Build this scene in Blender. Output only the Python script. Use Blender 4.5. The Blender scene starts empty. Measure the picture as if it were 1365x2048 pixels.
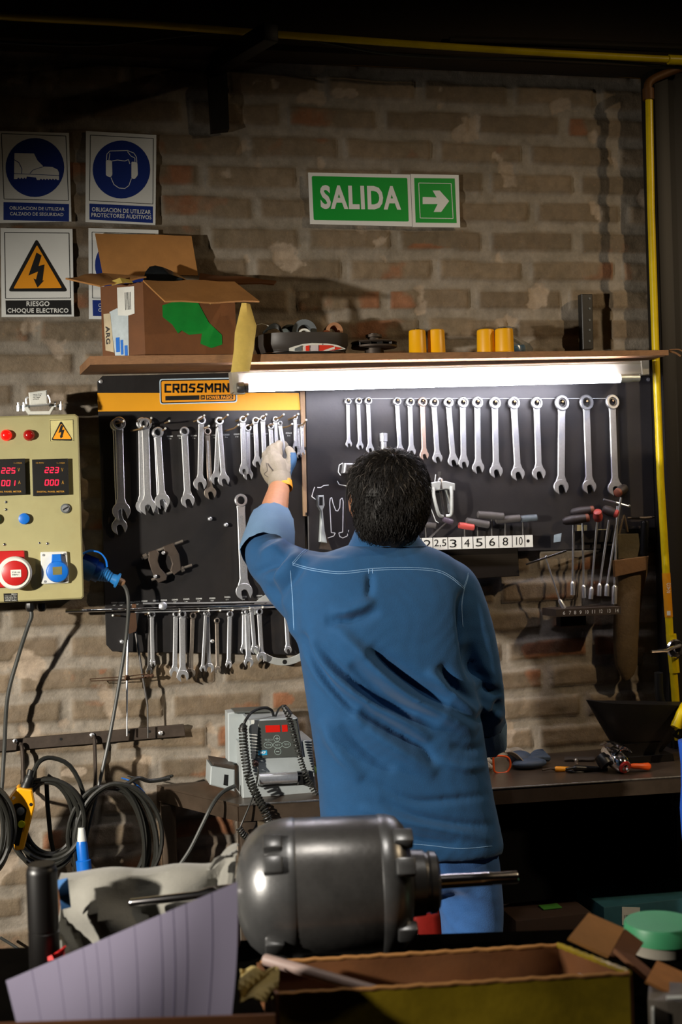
import bpy, bmesh, math, random
import numpy as np
from mathutils import Vector, Matrix
from mathutils.bvhtree import BVHTree

random.seed(7); RNG = np.random.default_rng(7)
scene = bpy.context.scene
COL = scene.collection

# ------------------------------------------------------------------ camera
F = 2600.0; W, H = 1365.0, 2048.0
YAW, ROLL, PITCH, DIST, CAMH = math.radians(13), math.radians(1.9), math.radians(-0.53), 4.0, 1.58
CAM = Vector((-DIST*math.sin(YAW), -DIST*math.cos(YAW), CAMH))
fwd = Vector((math.sin(YAW)*math.cos(PITCH), math.cos(YAW)*math.cos(PITCH), math.sin(PITCH)))
right0 = fwd.cross(Vector((0, 0, 1))).normalized(); up0 = right0.cross(fwd)
cr, sr = math.cos(ROLL), math.sin(ROLL)
RIGHT = right0*cr - up0*sr
UP = up0*cr + right0*sr
cam_data = bpy.data.cameras.new('camera'); cam = bpy.data.objects.new('camera', cam_data); COL.objects.link(cam)
cam.matrix_world = Matrix(((RIGHT.x, UP.x, -fwd.x, CAM.x), (RIGHT.y, UP.y, -fwd.y, CAM.y), (RIGHT.z, UP.z, -fwd.z, CAM.z), (0, 0, 0, 1)))
cam_data.sensor_fit = 'VERTICAL'; cam_data.sensor_height = 36.0; cam_data.lens = F/H*36.0
cam_data.clip_start = 0.05; cam_data.clip_end = 60
cam_data.dof.use_dof = True; cam_data.dof.focus_distance = 3.75; cam_data.dof.aperture_fstop = 4.0
scene.camera = cam

# ------------------------------------------------------------------ light and exposure
scene.view_settings.view_transform = 'Standard'; scene.view_settings.look = 'None'
scene.view_settings.exposure = 0.0; scene.view_settings.gamma = 1.0; scene.view_settings.use_curve_mapping = False
scene.cycles.use_denoising = True
scene.cycles.max_bounces = 6
scene.cycles.sample_clamp_indirect = 4.0
world = bpy.data.worlds.new('world'); scene.world = world; world.use_nodes = True
bg = world.node_tree.nodes['Background']; bg.inputs[0].default_value = (1.0, 0.80, 0.55, 1); bg.inputs[1].default_value = 0.018
TUBE_EMIT = 62.0
def lamp(name, loc, target, power, color, size, angle, blend):
    d = bpy.data.lights.new(name, 'SPOT'); d.energy = power; d.color = color; d.shadow_soft_size = size
    d.spot_size = math.radians(angle); d.spot_blend = blend
    o = bpy.data.objects.new(name, d); COL.objects.link(o); o.location = loc
    o.rotation_euler = (Vector(target)-Vector(loc)).to_track_quat('-Z', 'Y').to_euler()
    return o
lamp('workshop_lamp_right', (2.5, -2.2, 3.45), (0.20, -0.02, 0.72), 180, (1.0, 0.76, 0.48), 0.05, 70, 1.0)
lamp('workshop_lamp_left', (-2.9, -2.3, 1.75), (0.10, -0.1, 0.60), 720, (1.0, 0.93, 0.82), 0.05, 72, 1.0)
lamp('workshop_lamp_front', (-0.5, -2.3, 4.5), (-0.15, -1.3, 0.8), 120, (1.0, 0.95, 0.88), 0.12, 50, 1.0)

# ------------------------------------------------------------------ pixel of the photograph -> point on a real plane
def ray(px, py):
    return (fwd + RIGHT*((px-W/2)/F) + UP*((H/2-py)/F))
def P(px, py, y=0.0):
    d = ray(px, py); t = (y-CAM.y)/d.y
    return CAM + d*t
def PZ(px, py, z):
    d = ray(px, py); t = (z-CAM.z)/d.z
    return CAM + d*t
def PD(px, py, dep):
    return CAM + ray(px, py)*dep
def PX(p):
    v = Vector(p)-CAM; dz = v.dot(fwd)
    return (W/2+F*v.dot(RIGHT)/dz, H/2-F*v.dot(UP)/dz)

# ------------------------------------------------------------------ materials
def s2l(c):
    return c/12.92 if c <= 0.04045 else ((c+0.055)/1.055)**2.4
def rgb(h):
    if isinstance(h, str):
        h = h.lstrip('#'); return tuple(s2l(int(h[i:i+2], 16)/255) for i in (0, 2, 4))
    return tuple(h)
MATS = {}
def mat(name, color, rough=0.5, metal=0.0, var=0.15, scale=25.0, bump=0.0, bscale=None, emit=None, estr=0.0, trans=0.0, alpha=1.0, coat=0.0, stain=None, stain_amt=0.45, sheen=0.0, aniso=None, spec=None):
    if name in MATS: return MATS[name]
    m = bpy.data.materials.new(name); m.use_nodes = True; nt = m.node_tree; N = nt.nodes; L = nt.links
    b = N['Principled BSDF']; c = rgb(color)
    b.inputs['Roughness'].default_value = rough; b.inputs['Metallic'].default_value = metal
    b.inputs['Coat Weight'].default_value = coat
    if spec is not None: b.inputs['Specular IOR Level'].default_value = spec
    if sheen: b.inputs['Sheen Weight'].default_value = sheen
    if trans: b.inputs['Transmission Weight'].default_value = trans
    if alpha < 1: b.inputs['Alpha'].default_value = alpha
    tc = N.new('ShaderNodeTexCoord')
    nz = N.new('ShaderNodeTexNoise'); nz.inputs['Scale'].default_value = scale; nz.inputs['Detail'].default_value = 6; nz.inputs['Roughness'].default_value = 0.65
    if aniso:
        mp = N.new('ShaderNodeMapping'); mp.inputs['Scale'].default_value = aniso
        L.new(tc.outputs['Object'], mp.inputs[0]); L.new(mp.outputs[0], nz.inputs['Vector'])
    else:
        L.new(tc.outputs['Object'], nz.inputs['Vector'])
    rp = N.new('ShaderNodeValToRGB'); rp.color_ramp.elements[0].position = 0.3; rp.color_ramp.elements[1].position = 0.7
    rp.color_ramp.elements[0].color = (*[x*(1-var) for x in c], 1); rp.color_ramp.elements[1].color = (*[min(1, x*(1+var)) for x in c], 1)
    L.new(nz.outputs['Fac'], rp.inputs[0]); out = rp.outputs[0]
    if stain:
        n2 = N.new('ShaderNodeTexNoise'); n2.inputs['Scale'].default_value = scale*0.3; n2.inputs['Detail'].default_value = 8; n2.inputs['Roughness'].default_value = 0.7
        L.new(tc.outputs['Object'], n2.inputs['Vector'])
        r2 = N.new('ShaderNodeValToRGB'); r2.color_ramp.elements[0].position = 0.5; r2.color_ramp.elements[1].position = 0.72
        r2.color_ramp.elements[0].color = (0, 0, 0, 1); r2.color_ramp.elements[1].color = (stain_amt,)*3+(1,)
        L.new(n2.outputs['Fac'], r2.inputs[0])
        mx = N.new('ShaderNodeMix'); mx.data_type = 'RGBA'; L.new(r2.outputs[0], mx.inputs[0]); L.new(out, mx.inputs[6]); mx.inputs[7].default_value = (*rgb(stain), 1); out = mx.outputs[2]
    L.new(out, b.inputs['Base Color'])
    if bump:
        bp = N.new('ShaderNodeBump'); bp.inputs['Strength'].default_value = bump; bp.inputs['Distance'].default_value = 0.004
        n3 = N.new('ShaderNodeTexNoise'); n3.inputs['Scale'].default_value = bscale or scale*4; n3.inputs['Detail'].default_value = 4
        L.new(tc.outputs['Object'], n3.inputs['Vector']); L.new(n3.outputs['Fac'], bp.inputs['Height']); L.new(bp.outputs[0], b.inputs['Normal'])
    if emit:
        b.inputs['Emission Color'].default_value = (*rgb(emit), 1); b.inputs['Emission Strength'].default_value = estr
    MATS[name] = m; return m

M_chrome = mat('satin_steel', (0.80, 0.81, 0.83), 0.33, 0.85, 0.10, 120)
M_chrome_dark = mat('dark_steel', (0.20, 0.19, 0.18), 0.34, 0.9, 0.2, 80)
M_matte_chrome = mat('matte_steel', (0.58, 0.59, 0.61), 0.40, 0.8, 0.08, 120)
M_copper_steel = mat('coppery_steel', (0.72, 0.52, 0.42), 0.38, 0.8, 0.08, 120)
M_recess = mat('stamped_recess', (0.52, 0.52, 0.53), 0.45, 0.85, 0.35, 300)
M_board = mat('board_black', '#1d1b1b', 0.42, 0.0, 0.25, 12, 0.08, 60, stain='#3a322b', stain_amt=0.35)
M_board_grey = mat('board_charcoal', '#2a2829', 0.38, 0.1, 0.2, 10, 0.08, 60, stain='#40372f', stain_amt=0.35)
M_yellow = mat('yellow_print', '#e09b12', 0.5, 0, 0.04, 10)
M_pipe = mat('yellow_paint', '#d3b804', 0.35, 0, 0.12, 9, 0.05, 40, stain='#7a5a08', stain_amt=0.35)
M_pipe_orange = mat('orange_band', '#e0950c', 0.45, 0, 0.06, 10)
M_white = mat('white_print', '#dfe2e0', 0.5, 0, 0.04, 8)
M_blue_print = mat('blue_print', '#0b2a7a', 0.5, 0, 0.05, 10)
M_black_print = mat('black_print', '#0c0c0d', 0.5, 0, 0.05, 10)
M_green = mat('green_print', '#119a36', 0.4, 0, 0.05, 10)
M_orange_print = mat('orange_print', '#eb9a14', 0.5, 0, 0.04, 10)
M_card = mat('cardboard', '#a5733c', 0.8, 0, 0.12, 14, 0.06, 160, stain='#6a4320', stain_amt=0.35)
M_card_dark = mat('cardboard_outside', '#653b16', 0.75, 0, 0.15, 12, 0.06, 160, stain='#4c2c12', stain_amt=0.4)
M_tape = mat('masking_tape', '#cdb35c', 0.6, 0, 0.12, 30, 0.2, 60)
M_wood = mat('shelf_wood', '#8a6443', 0.7, 0, 0.3, 40, 0.15, 90, stain='#3a2716', aniso=(1.2, 8, 30))
M_wood_dusty = mat('wood_strip', '#8c7256', 0.75, 0, 0.3, 40, 0.15, 90, aniso=(30, 8, 1.2))
M_dark = mat('black_plastic', '#161514', 0.4, 0, 0.15, 20)
M_rubber = mat('black_rubber', '#1b1b1a', 0.45, 0, 0.2, 20)
M_cable = mat('cable_sheath', '#23231f', 0.42, 0, 0.2, 25)
M_cable_grey = mat('grey_cable_sheath', '#3b3c39', 0.45, 0, 0.15, 25)
M_iron = mat('black_iron', '#1a1714', 0.5, 0.4, 0.25, 20, 0.1, 80)
M_iron_brown = mat('dusty_iron', '#4a4038', 0.55, 0.5, 0.25, 20, 0.1, 80)
M_fixture = mat('fixture_enamel', '#8a867b', 0.45, 0, 0.08, 8, stain='#8f8a78', stain_amt=0.3)
M_alu = mat('pale_aluminium', '#c2c6c2', 0.42, 0.55, 0.1, 40)
M_panel = mat('panel_enamel', '#a29c70', 0.45, 0, 0.07, 7, stain='#8d7440', stain_amt=0.35)
M_red = mat('red_plastic', '#b01c1c', 0.35, 0, 0.06, 20)
M_blue = mat('blue_plastic', '#1267c4', 0.38, 0, 0.08, 20)
M_blue_dark = mat('dark_blue_plastic', '#1b4a80', 0.4, 0, 0.08, 20)
M_white_plastic = mat('white_plastic', '#d5d6cf', 0.4, 0, 0.05, 20, stain='#9a9482', stain_amt=0.25)
M_grey_plastic = mat('grey_plastic', '#5a5f60', 0.4, 0, 0.1, 20)
M_dev = mat('device_grey', '#a6adae', 0.45, 0.1, 0.08, 14, stain='#6e6a62', stain_amt=0.35)
M_devface = mat('device_face', '#4a4d4a', 0.4, 0, 0.05, 20)
M_bench = mat('bench_steel', '#5d4f42', 0.36, 0.6, 0.25, 9, 0.06, 60, stain='#2e241b', stain_amt=0.6)
M_leather = mat('leather', '#5c4a30', 0.6, 0, 0.25, 18, 0.25, 120, stain='#241a0f')
M_leather_band = mat('leather_band', '#6b4a26', 0.6, 0, 0.2, 18, 0.2, 120)
M_orange = mat('orange_plastic', '#e2571a', 0.4, 0, 0.08, 20)
M_red_handle = mat('red_handle', '#b4473f', 0.45, 0, 0.08, 20)
M_handle = mat('dark_handle', '#332c29', 0.5, 0, 0.15, 20)
M_pendant = mat('pendant_yellow', '#f0a512', 0.35, 0, 0.05, 15)
M_motor = mat('motor_grey', (0.15, 0.145, 0.14), 0.30, 0.75, 0.22, 18, 0.06, 70, stain='#1d1a18', stain_amt=0.6)
M_motor_end = mat('motor_end_grey', (0.20, 0.20, 0.20), 0.33, 0.8, 0.18, 18, 0.06, 70, stain='#2a2624', stain_amt=0.4)
M_shaft = mat('polished_shaft', (0.75, 0.72, 0.74), 0.15, 1.0, 0.04, 60)
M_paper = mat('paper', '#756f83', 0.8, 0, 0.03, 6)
M_rule = mat('paper_rule', '#524c66', 0.8, 0, 0.03, 6)
M_cloth = mat('grey_cloth', '#77756d', 0.9, 0, 0.12, 10, 0.2, 300, stain='#4c4a46', sheen=0.2)
M_denim = mat('blue_denim', '#2a5a96', 0.85, 0, 0.12, 30, 0.25, 420, sheen=0.15)
M_shirt = mat('shirt_blue', '#06436f', 0.85, 0, 0.07, 22, 0.25, 480, sheen=0.1)
M_cuff = mat('shirt_inside', '#5d7b99', 0.85, 0, 0.06, 22, 0.25, 480)
M_stitch = mat('stitch_thread', '#8fb6dd', 0.8, 0, 0.05, 40)
M_skin = mat('skin', '#b07a58', 0.5, 0, 0.10, 40, 0.12, 160, stain='#8e5a40', stain_amt=0.3)
M_hair = mat('black_hair', '#120e0b', 0.55, 0, 0.3, 60, spec=0.25)
M_hair_rim = mat('rim_lit_hair', '#5d564f', 0.4, 0, 0.2, 60)
M_glove = mat('glove_knit', '#8d8474', 0.85, 0, 0.1, 35, 0.3, 350, stain='#6d665a', stain_amt=0.4)
M_glove_blue = mat('glove_blue', '#2c5478', 0.7, 0, 0.1, 35)
M_glove_dip = mat('glove_dip', '#37465a', 0.6, 0, 0.12, 30)
M_chalk = mat('chalk', '#d8dcdc', 0.8, 0, 0.15, 80)
M_led = mat('led_red', '#ff1230', 0.4, 0, 0.0, 10, emit='#ff2040', estr=1.8)
M_amber = mat('amber_print', '#b8862a', 0.5, 0, 0.05, 10)
M_lamp_on = mat('red_lamp_lit', '#c80e0e', 0.2, 0, 0.1, 40, emit='#ff1a10', estr=0.7)
M_lamp_off = mat('red_lamp', '#8e1010', 0.2, 0, 0.1, 40, emit='#ff1a10', estr=0.06)
M_display = mat('red_display', '#b3190f', 0.3, 0, 0.05, 10, emit='#e02010', estr=0.25)
M_tube = mat('tube_light', '#ffffff', 0.4, 0, 0.0, 10, emit='#f1efff', estr=TUBE_EMIT)
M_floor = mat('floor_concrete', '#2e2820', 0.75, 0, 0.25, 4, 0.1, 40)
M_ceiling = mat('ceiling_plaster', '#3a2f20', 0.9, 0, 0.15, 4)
M_door = mat('door_dark', '#14100c', 0.6, 0.1, 0.2, 5)
M_greenlid = mat('green_lid', '#3f8f62', 0.45, 0, 0.06, 15)
M_bucket = mat('bucket_white', '#a9a294', 0.5, 0, 0.08, 12, stain='#6e6654', stain_amt=0.3)
M_polish = mat('bright_chrome', (0.80, 0.80, 0.82), 0.12, 1.0, 0.04, 60)
M_greentape = mat('green_tape', '#0f7d2c', 0.45, 0, 0.12, 30)
M_olive = mat('box_tape', '#86721c', 0.3, 0, 0.3, 9, 0.25, 25, stain='#3c3a14', stain_amt=0.6, coat=0.4)
M_tin = mat('worn_tin', '#6a6460', 0.4, 0.7, 0.2, 20)
M_tarp = mat('blue_tarp', '#1d4fb0', 0.6, 0, 0.1, 12)
M_bag = mat('clear_bag', '#cfdde2', 0.18, 0, 0.05, 20, trans=0.85, alpha=0.55)

# ------------------------------------------------------------------ mesh builder
WL = {}
def uniq(o): return o.name
class MB:
    def __init__(s): s.v = []; s.f = []; s.sm = []
    def add(s, verts, faces, smooth=False):
        n = len(s.v); s.v.extend([Vector(v) for v in verts]); s.f.extend([tuple(i+n for i in f) for f in faces]); s.sm.extend([smooth]*len(faces)); return s
    def prism(s, front, back, smooth=False):
        n = len(front); fs = [tuple(range(n)), tuple(range(2*n-1, n-1, -1))]
        s.add(list(front)+list(back), fs); k = len(s.v)-2*n
        s.f.extend([(k+i, k+n+i, k+n+(i+1) % n, k+(i+1) % n) for i in range(n)]); s.sm.extend([smooth]*n); return s
    def flat(s, pts, y, th, back=None, bev=0.0, smooth=False):
        """outline in photo pixels, laid on plane y, th thick towards the wall; bev: chamfer of the front rim"""
        f = [P(a, b, y) for a, b in pts]; yb = y+th if back is None else back
        bk = [Vector((q.x, yb, q.z)) for q in f]
        if not bev: return s.prism(f, bk, smooth)
        c = sum(f, Vector())/len(f); n = len(f)
        ins = inset([(q.x, q.z) for q in f], bev)
        f2 = [Vector((a, y, b)) for a, b in ins]; mid = [Vector((q.x, y+bev*0.8, q.z)) for q in f]
        k = len(s.v); s.v.extend(f2+mid+bk)
        s.f.append(tuple(range(k, k+n))); s.f.append(tuple(range(k+3*n-1, k+2*n-1, -1))); s.sm += [False]*2
        for A, B in ((0, n), (n, 2*n)):
            for i in range(n):
                j = (i+1) % n; s.f.append((k+A+i, k+B+i, k+B+j, k+A+j)); s.sm.append(smooth)
        return s
    def box(s, c, size, rot=None, bev=0.0):
        bm = bmesh.new(); bmesh.ops.create_cube(bm, size=1.0)
        for v in bm.verts: v.co = Vector((v.co.x*size[0], v.co.y*size[1], v.co.z*size[2]))
        if bev: bmesh.ops.bevel(bm, geom=bm.edges[:], offset=bev, segments=2, affect='EDGES', profile=0.5)
        R = rot.to_matrix() if hasattr(rot, 'to_matrix') else (rot if rot is not None else Matrix.Identity(3))
        bm.verts.index_update()
        s.add([Vector(c)+R @ v.co for v in bm.verts], [tuple(v.index for v in f.verts) for f in bm.faces]); bm.free(); return s
    def tube(s, pts, r, n=8, caps=True, closed=False, smooth=True):
        pts = [Vector(p) for p in pts]; m = len(pts); rs = r if hasattr(r, '__len__') else [r]*m
        tang = []
        for i in range(m):
            a = pts[(i-1) % m] if (closed or i > 0) else pts[i]; b = pts[(i+1) % m] if (closed or i < m-1) else pts[i]
            t = b-a; tang.append(t.normalized() if t.length > 1e-9 else Vector((0, 0, 1)))
        u = tang[0].orthogonal().normalized(); k = len(s.v)
        for i in range(m):
            u = (u-tang[i]*u.dot(tang[i])); u = u.normalized() if u.length > 1e-6 else tang[i].orthogonal().normalized()
            w = tang[i].cross(u)
            for j in range(n):
                a = 2*math.pi*j/n; s.v.append(pts[i]+(u*math.cos(a)+w*math.sin(a))*rs[i])
        for i in range(m if closed else m-1):
            i2 = (i+1) % m
            for j in range(n):
                j2 = (j+1) % n; s.f.append((k+i*n+j, k+i*n+j2, k+i2*n+j2, k+i2*n+j)); s.sm.append(smooth)
        if caps and not closed:
            s.f.append(tuple(k+j for j in reversed(range(n)))); s.f.append(tuple(k+(m-1)*n+j for j in range(n))); s.sm += [False]*2
        return s
    def lathe(s, base, axis, prof, n=24, smooth=True, arc=None):
        """prof: list of (distance along axis, radius)"""
        base = Vector(base); ax = Vector(axis).normalized(); u = ax.orthogonal().normalized(); w = ax.cross(u); k = len(s.v); m = len(prof)
        for d, r in prof:
            for j in range(n):
                a = 2*math.pi*j/n; s.v.append(base+ax*d+(u*math.cos(a)+w*math.sin(a))*max(r, 1e-5))
        for i in range(m-1):
            for j in range(n):
                j2 = (j+1) % n; s.f.append((k+i*n+j, k+i*n+j2, k+(i+1)*n+j2, k+(i+1)*n+j)); s.sm.append(smooth)
        s.f.append(tuple(k+j for j in reversed(range(n)))); s.f.append(tuple(k+(m-1)*n+j for j in range(n))); s.sm += [False]*2
        return s
    def ring(s, c, ax, ro, ri, h, n=24, nin=None):
        """flat annulus solid with chamfered outer rim"""
        b = h*0.22
        return s.loop_lathe(c, ax, [(0, ri), (0, ro-b), (b, ro), (h-b, ro), (h, ro-b), (h, ri)], n)
    def loop_lathe(s, base, axis, prof, n=24, smooth=False):
        base = Vector(base); ax = Vector(axis).normalized(); u = ax.orthogonal().normalized(); w = ax.cross(u); k = len(s.v); m = len(prof)
        for d, r in prof:
            for j in range(n):
                a = 2*math.pi*j/n; s.v.append(base+ax*d+(u*math.cos(a)+w*math.sin(a))*r)
        for i in range(m):
            i2 = (i+1) % m
            for j in range(n):
                j2 = (j+1) % n; s.f.append((k+i*n+j, k+i*n+j2, k+i2*n+j2, k+i2*n+j)); s.sm.append(smooth)
        return s
    def ball(s, c, r, seg=16, rings=10, rot=None):
        c = Vector(c); r = r if hasattr(r, '__len__') else (r, r, r); R = rot if rot is not None else Matrix.Identity(3)
        k = len(s.v)
        for i in range(rings+1):
            t = math.pi*i/rings
            for j in range(seg):
                a = 2*math.pi*j/seg; s.v.append(c+R @ Vector((r[0]*math.sin(t)*math.cos(a), r[1]*math.sin(t)*math.sin(a), r[2]*math.cos(t))))
        for i in range(rings):
            for j in range(seg):
                j2 = (j+1) % seg; s.f.append((k+i*seg+j, k+(i+1)*seg+j, k+(i+1)*seg+j2, k+i*seg+j2)); s.sm.append(True)
        return s
    def loft(s, rings, caps=True, smooth=True):
        n = len(rings[0]); k = len(s.v)
        for r in rings: s.v.extend([Vector(p) for p in r])
        for i in range(len(rings)-1):
            for j in range(n):
                j2 = (j+1) % n; s.f.append((k+i*n+j, k+i*n+j2, k+(i+1)*n+j2, k+(i+1)*n+j)); s.sm.append(smooth)
        if caps:
            s.f.append(tuple(k+j for j in reversed(range(n)))); s.f.append(tuple(k+(len(rings)-1)*n+j for j in range(n))); s.sm += [smooth]*2
        return s
    def sheet(s, grid, th):
        """thin solid sheet from a grid of points, thickness th along its normals"""
        R_, C_ = len(grid), len(grid[0]); g = [[Vector(p) for p in r] for r in grid]; k = len(s.v); back = []
        for i in range(R_):
            for j in range(C_):
                du = g[i][min(j+1, C_-1)]-g[i][max(j-1, 0)]; dv = g[min(i+1, R_-1)][j]-g[max(i-1, 0)][j]
                nrm = du.cross(dv); nrm = nrm.normalized() if nrm.length > 1e-12 else Vector((0, -1, 0))
                s.v.append(g[i][j]); back.append(g[i][j]-nrm*th)
        s.v.extend(back); o = R_*C_
        for i in range(R_-1):
            for j in range(C_-1):
                a, b, c, d = i*C_+j, i*C_+j+1, (i+1)*C_+j+1, (i+1)*C_+j
                s.f.append((k+a, k+b, k+c, k+d)); s.f.append((k+o+d, k+o+c, k+o+b, k+o+a)); s.sm += [True, True]
        bd = [j for j in range(C_)]+[i*C_+C_-1 for i in range(1, R_)]+[(R_-1)*C_+j for j in range(C_-2, -1, -1)]+[i*C_ for i in range(R_-2, 0, -1)]
        for i in range(len(bd)):
            a, b = bd[i], bd[(i+1) % len(bd)]; s.f.append((k+a, k+o+a, k+o+b, k+b)); s.sm.append(False)
        return s
    def mesh(s, name):
        me = bpy.data.meshes.new(name); me.from_pydata([tuple(v) for v in s.v], [], s.f)
        me.polygons.foreach_set('use_smooth', s.sm[:len(me.polygons)])
        bm = bmesh.new(); bm.from_mesh(me); bmesh.ops.recalc_face_normals(bm, faces=bm.faces[:]); bm.to_mesh(me); bm.free()
        return me
    def build(s, name, m, parent=None, label=None):
        me = s.mesh(name); me.set_sharp_from_angle(angle=math.radians(38)); me.materials.append(m); o = bpy.data.objects.new(name, me); COL.objects.link(o)
        if parent is not None:
            off = WL[parent.name]; o.parent = parent; WL[o.name] = off
        else:
            vs = [v.co for v in me.vertices]
            off = Vector(((min(v.x for v in vs)+max(v.x for v in vs))/2, (min(v.y for v in vs)+max(v.y for v in vs))/2, min(v.z for v in vs)))
            o.location = off; WL[o.name] = off
        me.transform(Matrix.Translation(-off)); me.update()
        if label: o['label'] = label
        return o
def inset(p, d):
    n = len(p); A = sum(p[i][0]*p[(i+1) % n][1]-p[(i+1) % n][0]*p[i][1] for i in range(n)); sg = 1 if A > 0 else -1; out = []
    for i in range(n):
        a, b, c = Vector(p[i-1]), Vector(p[i]), Vector(p[(i+1) % n])
        e1, e2 = b-a, c-b
        if e1.length < 1e-9 or e2.length < 1e-9: out.append(tuple(b)); continue
        e1.normalize(); e2.normalize(); n1, n2 = Vector((-e1.y, e1.x))*sg, Vector((-e2.y, e2.x))*sg; m = n1+n2
        if m.length < 0.2: out.append(tuple(b)); continue
        m.normalize(); out.append(tuple(b+m*(d/max(0.5, m.dot(n1)))))
    return out
def tag(o, label, cat, group=None, kind=None):
    o['label'] = label; o['category'] = cat
    if group: o['group'] = group
    if kind: o['kind'] = kind
    return o
def thing(name, label, cat, loc, group=None):
    o = bpy.data.objects.new(name, None); COL.objects.link(o); o.location = Vector(loc); o.empty_display_size = 0.05; WL[o.name] = Vector(loc)
    return tag(o, label, cat, group)
def struct(o): o['kind'] = 'structure'; return o

def rect(x0, y0, x1, y1): return [(x0, y0), (x1, y0), (x1, y1), (x0, y1)]
def rrect(pts, r, seg=4):
    """round the corners of a px polygon"""
    out = []; n = len(pts)
    for i in range(n):
        a, b, c = Vector(pts[i-1]), Vector(pts[i]), Vector(pts[(i+1) % n]); u = (a-b).normalized(); v = (c-b).normalized()
        p0, p1 = b+u*r, b+v*r
        for k in range(seg+1):
            t = k/seg; out.append(tuple(p0*(1-t)**2+b*2*t*(1-t)+p1*t*t))
    return out
def circ(cx, cy, rx, ry=None, n=40): ry = ry or rx; return [(cx+rx*math.cos(2*math.pi*i/n), cy+ry*math.sin(2*math.pi*i/n)) for i in range(n)]
def spline(pts, n=8):
    pts = [Vector(p) for p in pts]; out = []; m = len(pts)
    for i in range(m-1):
        p0, p1, p2, p3 = pts[max(i-1, 0)], pts[i], pts[i+1], pts[min(i+2, m-1)]
        for k in range(n):
            t = k/n; out.append(0.5*((2*p1)+(p2-p0)*t+(2*p0-5*p1+4*p2-p3)*t*t+(3*p1-p0-3*p2+p3)*t**3))
    out.append(pts[-1]); return out
def pxs(pts, y, n=6): return spline([P(a, b, (y if len(r) == 0 else r[0])) for a, b, *r in pts], n)
def strip2(pts, w):
    """px polyline -> closed px outline of width w"""
    L_, R_ = [], []
    for i in range(len(pts)):
        a, b = Vector(pts[max(i-1, 0)]), Vector(pts[min(i+1, len(pts)-1)]); t = (b-a).normalized(); nn = Vector((-t.y, t.x))*w/2; p = Vector(pts[i]); L_.append(tuple(p+nn)); R_.append(tuple(p-nn))
    return L_+R_[::-1]
def lines(mb, polys, y, th, w):
    for p in polys:
        for i in range(len(p)-1):
            mb.flat(strip2([p[i], p[i+1]], w), y, th)
    return mb

_txt = {}
def text_mesh(body, bold):
    key = (body, bold)
    if key not in _txt:
        cu = bpy.data.curves.new('t', 'FONT'); cu.body = body; cu.size = 1.0; cu.resolution_u = 3; cu.fill_mode = 'FRONT'; cu.offset = bold; cu.space_character = 1.0+bold*2.6
        ob = bpy.data.objects.new('t', cu); COL.objects.link(ob); dg = bpy.context.evaluated_depsgraph_get()
        me = bpy.data.meshes.new_from_object(ob.evaluated_get(dg)); _txt[key] = ([v.co.copy() for v in me.vertices], [tuple(p.vertices) for p in me.polygons])
        bpy.data.objects.remove(ob); bpy.data.curves.remove(cu); bpy.data.meshes.remove(me)
    return _txt[key]
def lettering(mb, body, quad, y, bold=0.0, th=0.0004, proj=None):
    """text filling the photo quad (tl, tr, br, bl) on the plane y (or through proj(px,py))"""
    vs, fs = text_mesh(body, bold)
    x0, x1 = min(v.x for v in vs), max(v.x for v in vs); y0, y1 = min(v.y for v in vs), max(v.y for v in vs)
    tl, tr, br, bl = [Vector(q) for q in quad]; pj = proj or (lambda a, b: P(a, b, y)); out = []
    for v in vs:
        u, w = (v.x-x0)/(x1-x0), (v.y-y0)/(y1-y0); p = (bl*(1-u)+br*u)*(1-w)+(tl*(1-u)+tr*u)*w; out.append(pj(p.x, p.y))
    mb.add(out, fs); return mb
def tq(x0, y0, x1, y1, s=0.0):
    """text quad from a px box, with slope s (dy per px)"""
    d = (x1-x0)*s; return [(x0, y0), (x1, y0+d), (x1, y1+d), (x0, y1)]
SEG = {'0': 'abcdef', '1': 'bc', '2': 'abged', '3': 'abgcd', '5': 'afgcd'}
def seg7(mb, ch, x, y, w, h, yy, t=1.7):
    sl = 0.12
    def q(a, b): return (x+a+(h-b)*sl, y+b)
    S = {'a': [(0, 0), (w, 0)], 'b': [(w, 0), (w, h/2)], 'c': [(w, h/2), (w, h)], 'd': [(0, h), (w, h)], 'e': [(0, h/2), (0, h)], 'f': [(0, 0), (0, h/2)], 'g': [(0, h/2), (w, h/2)]}
    for k in SEG[ch]:
        mb.flat(strip2([q(*S[k][0]), q(*S[k][1])], t), yy, 0.0006)
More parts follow.
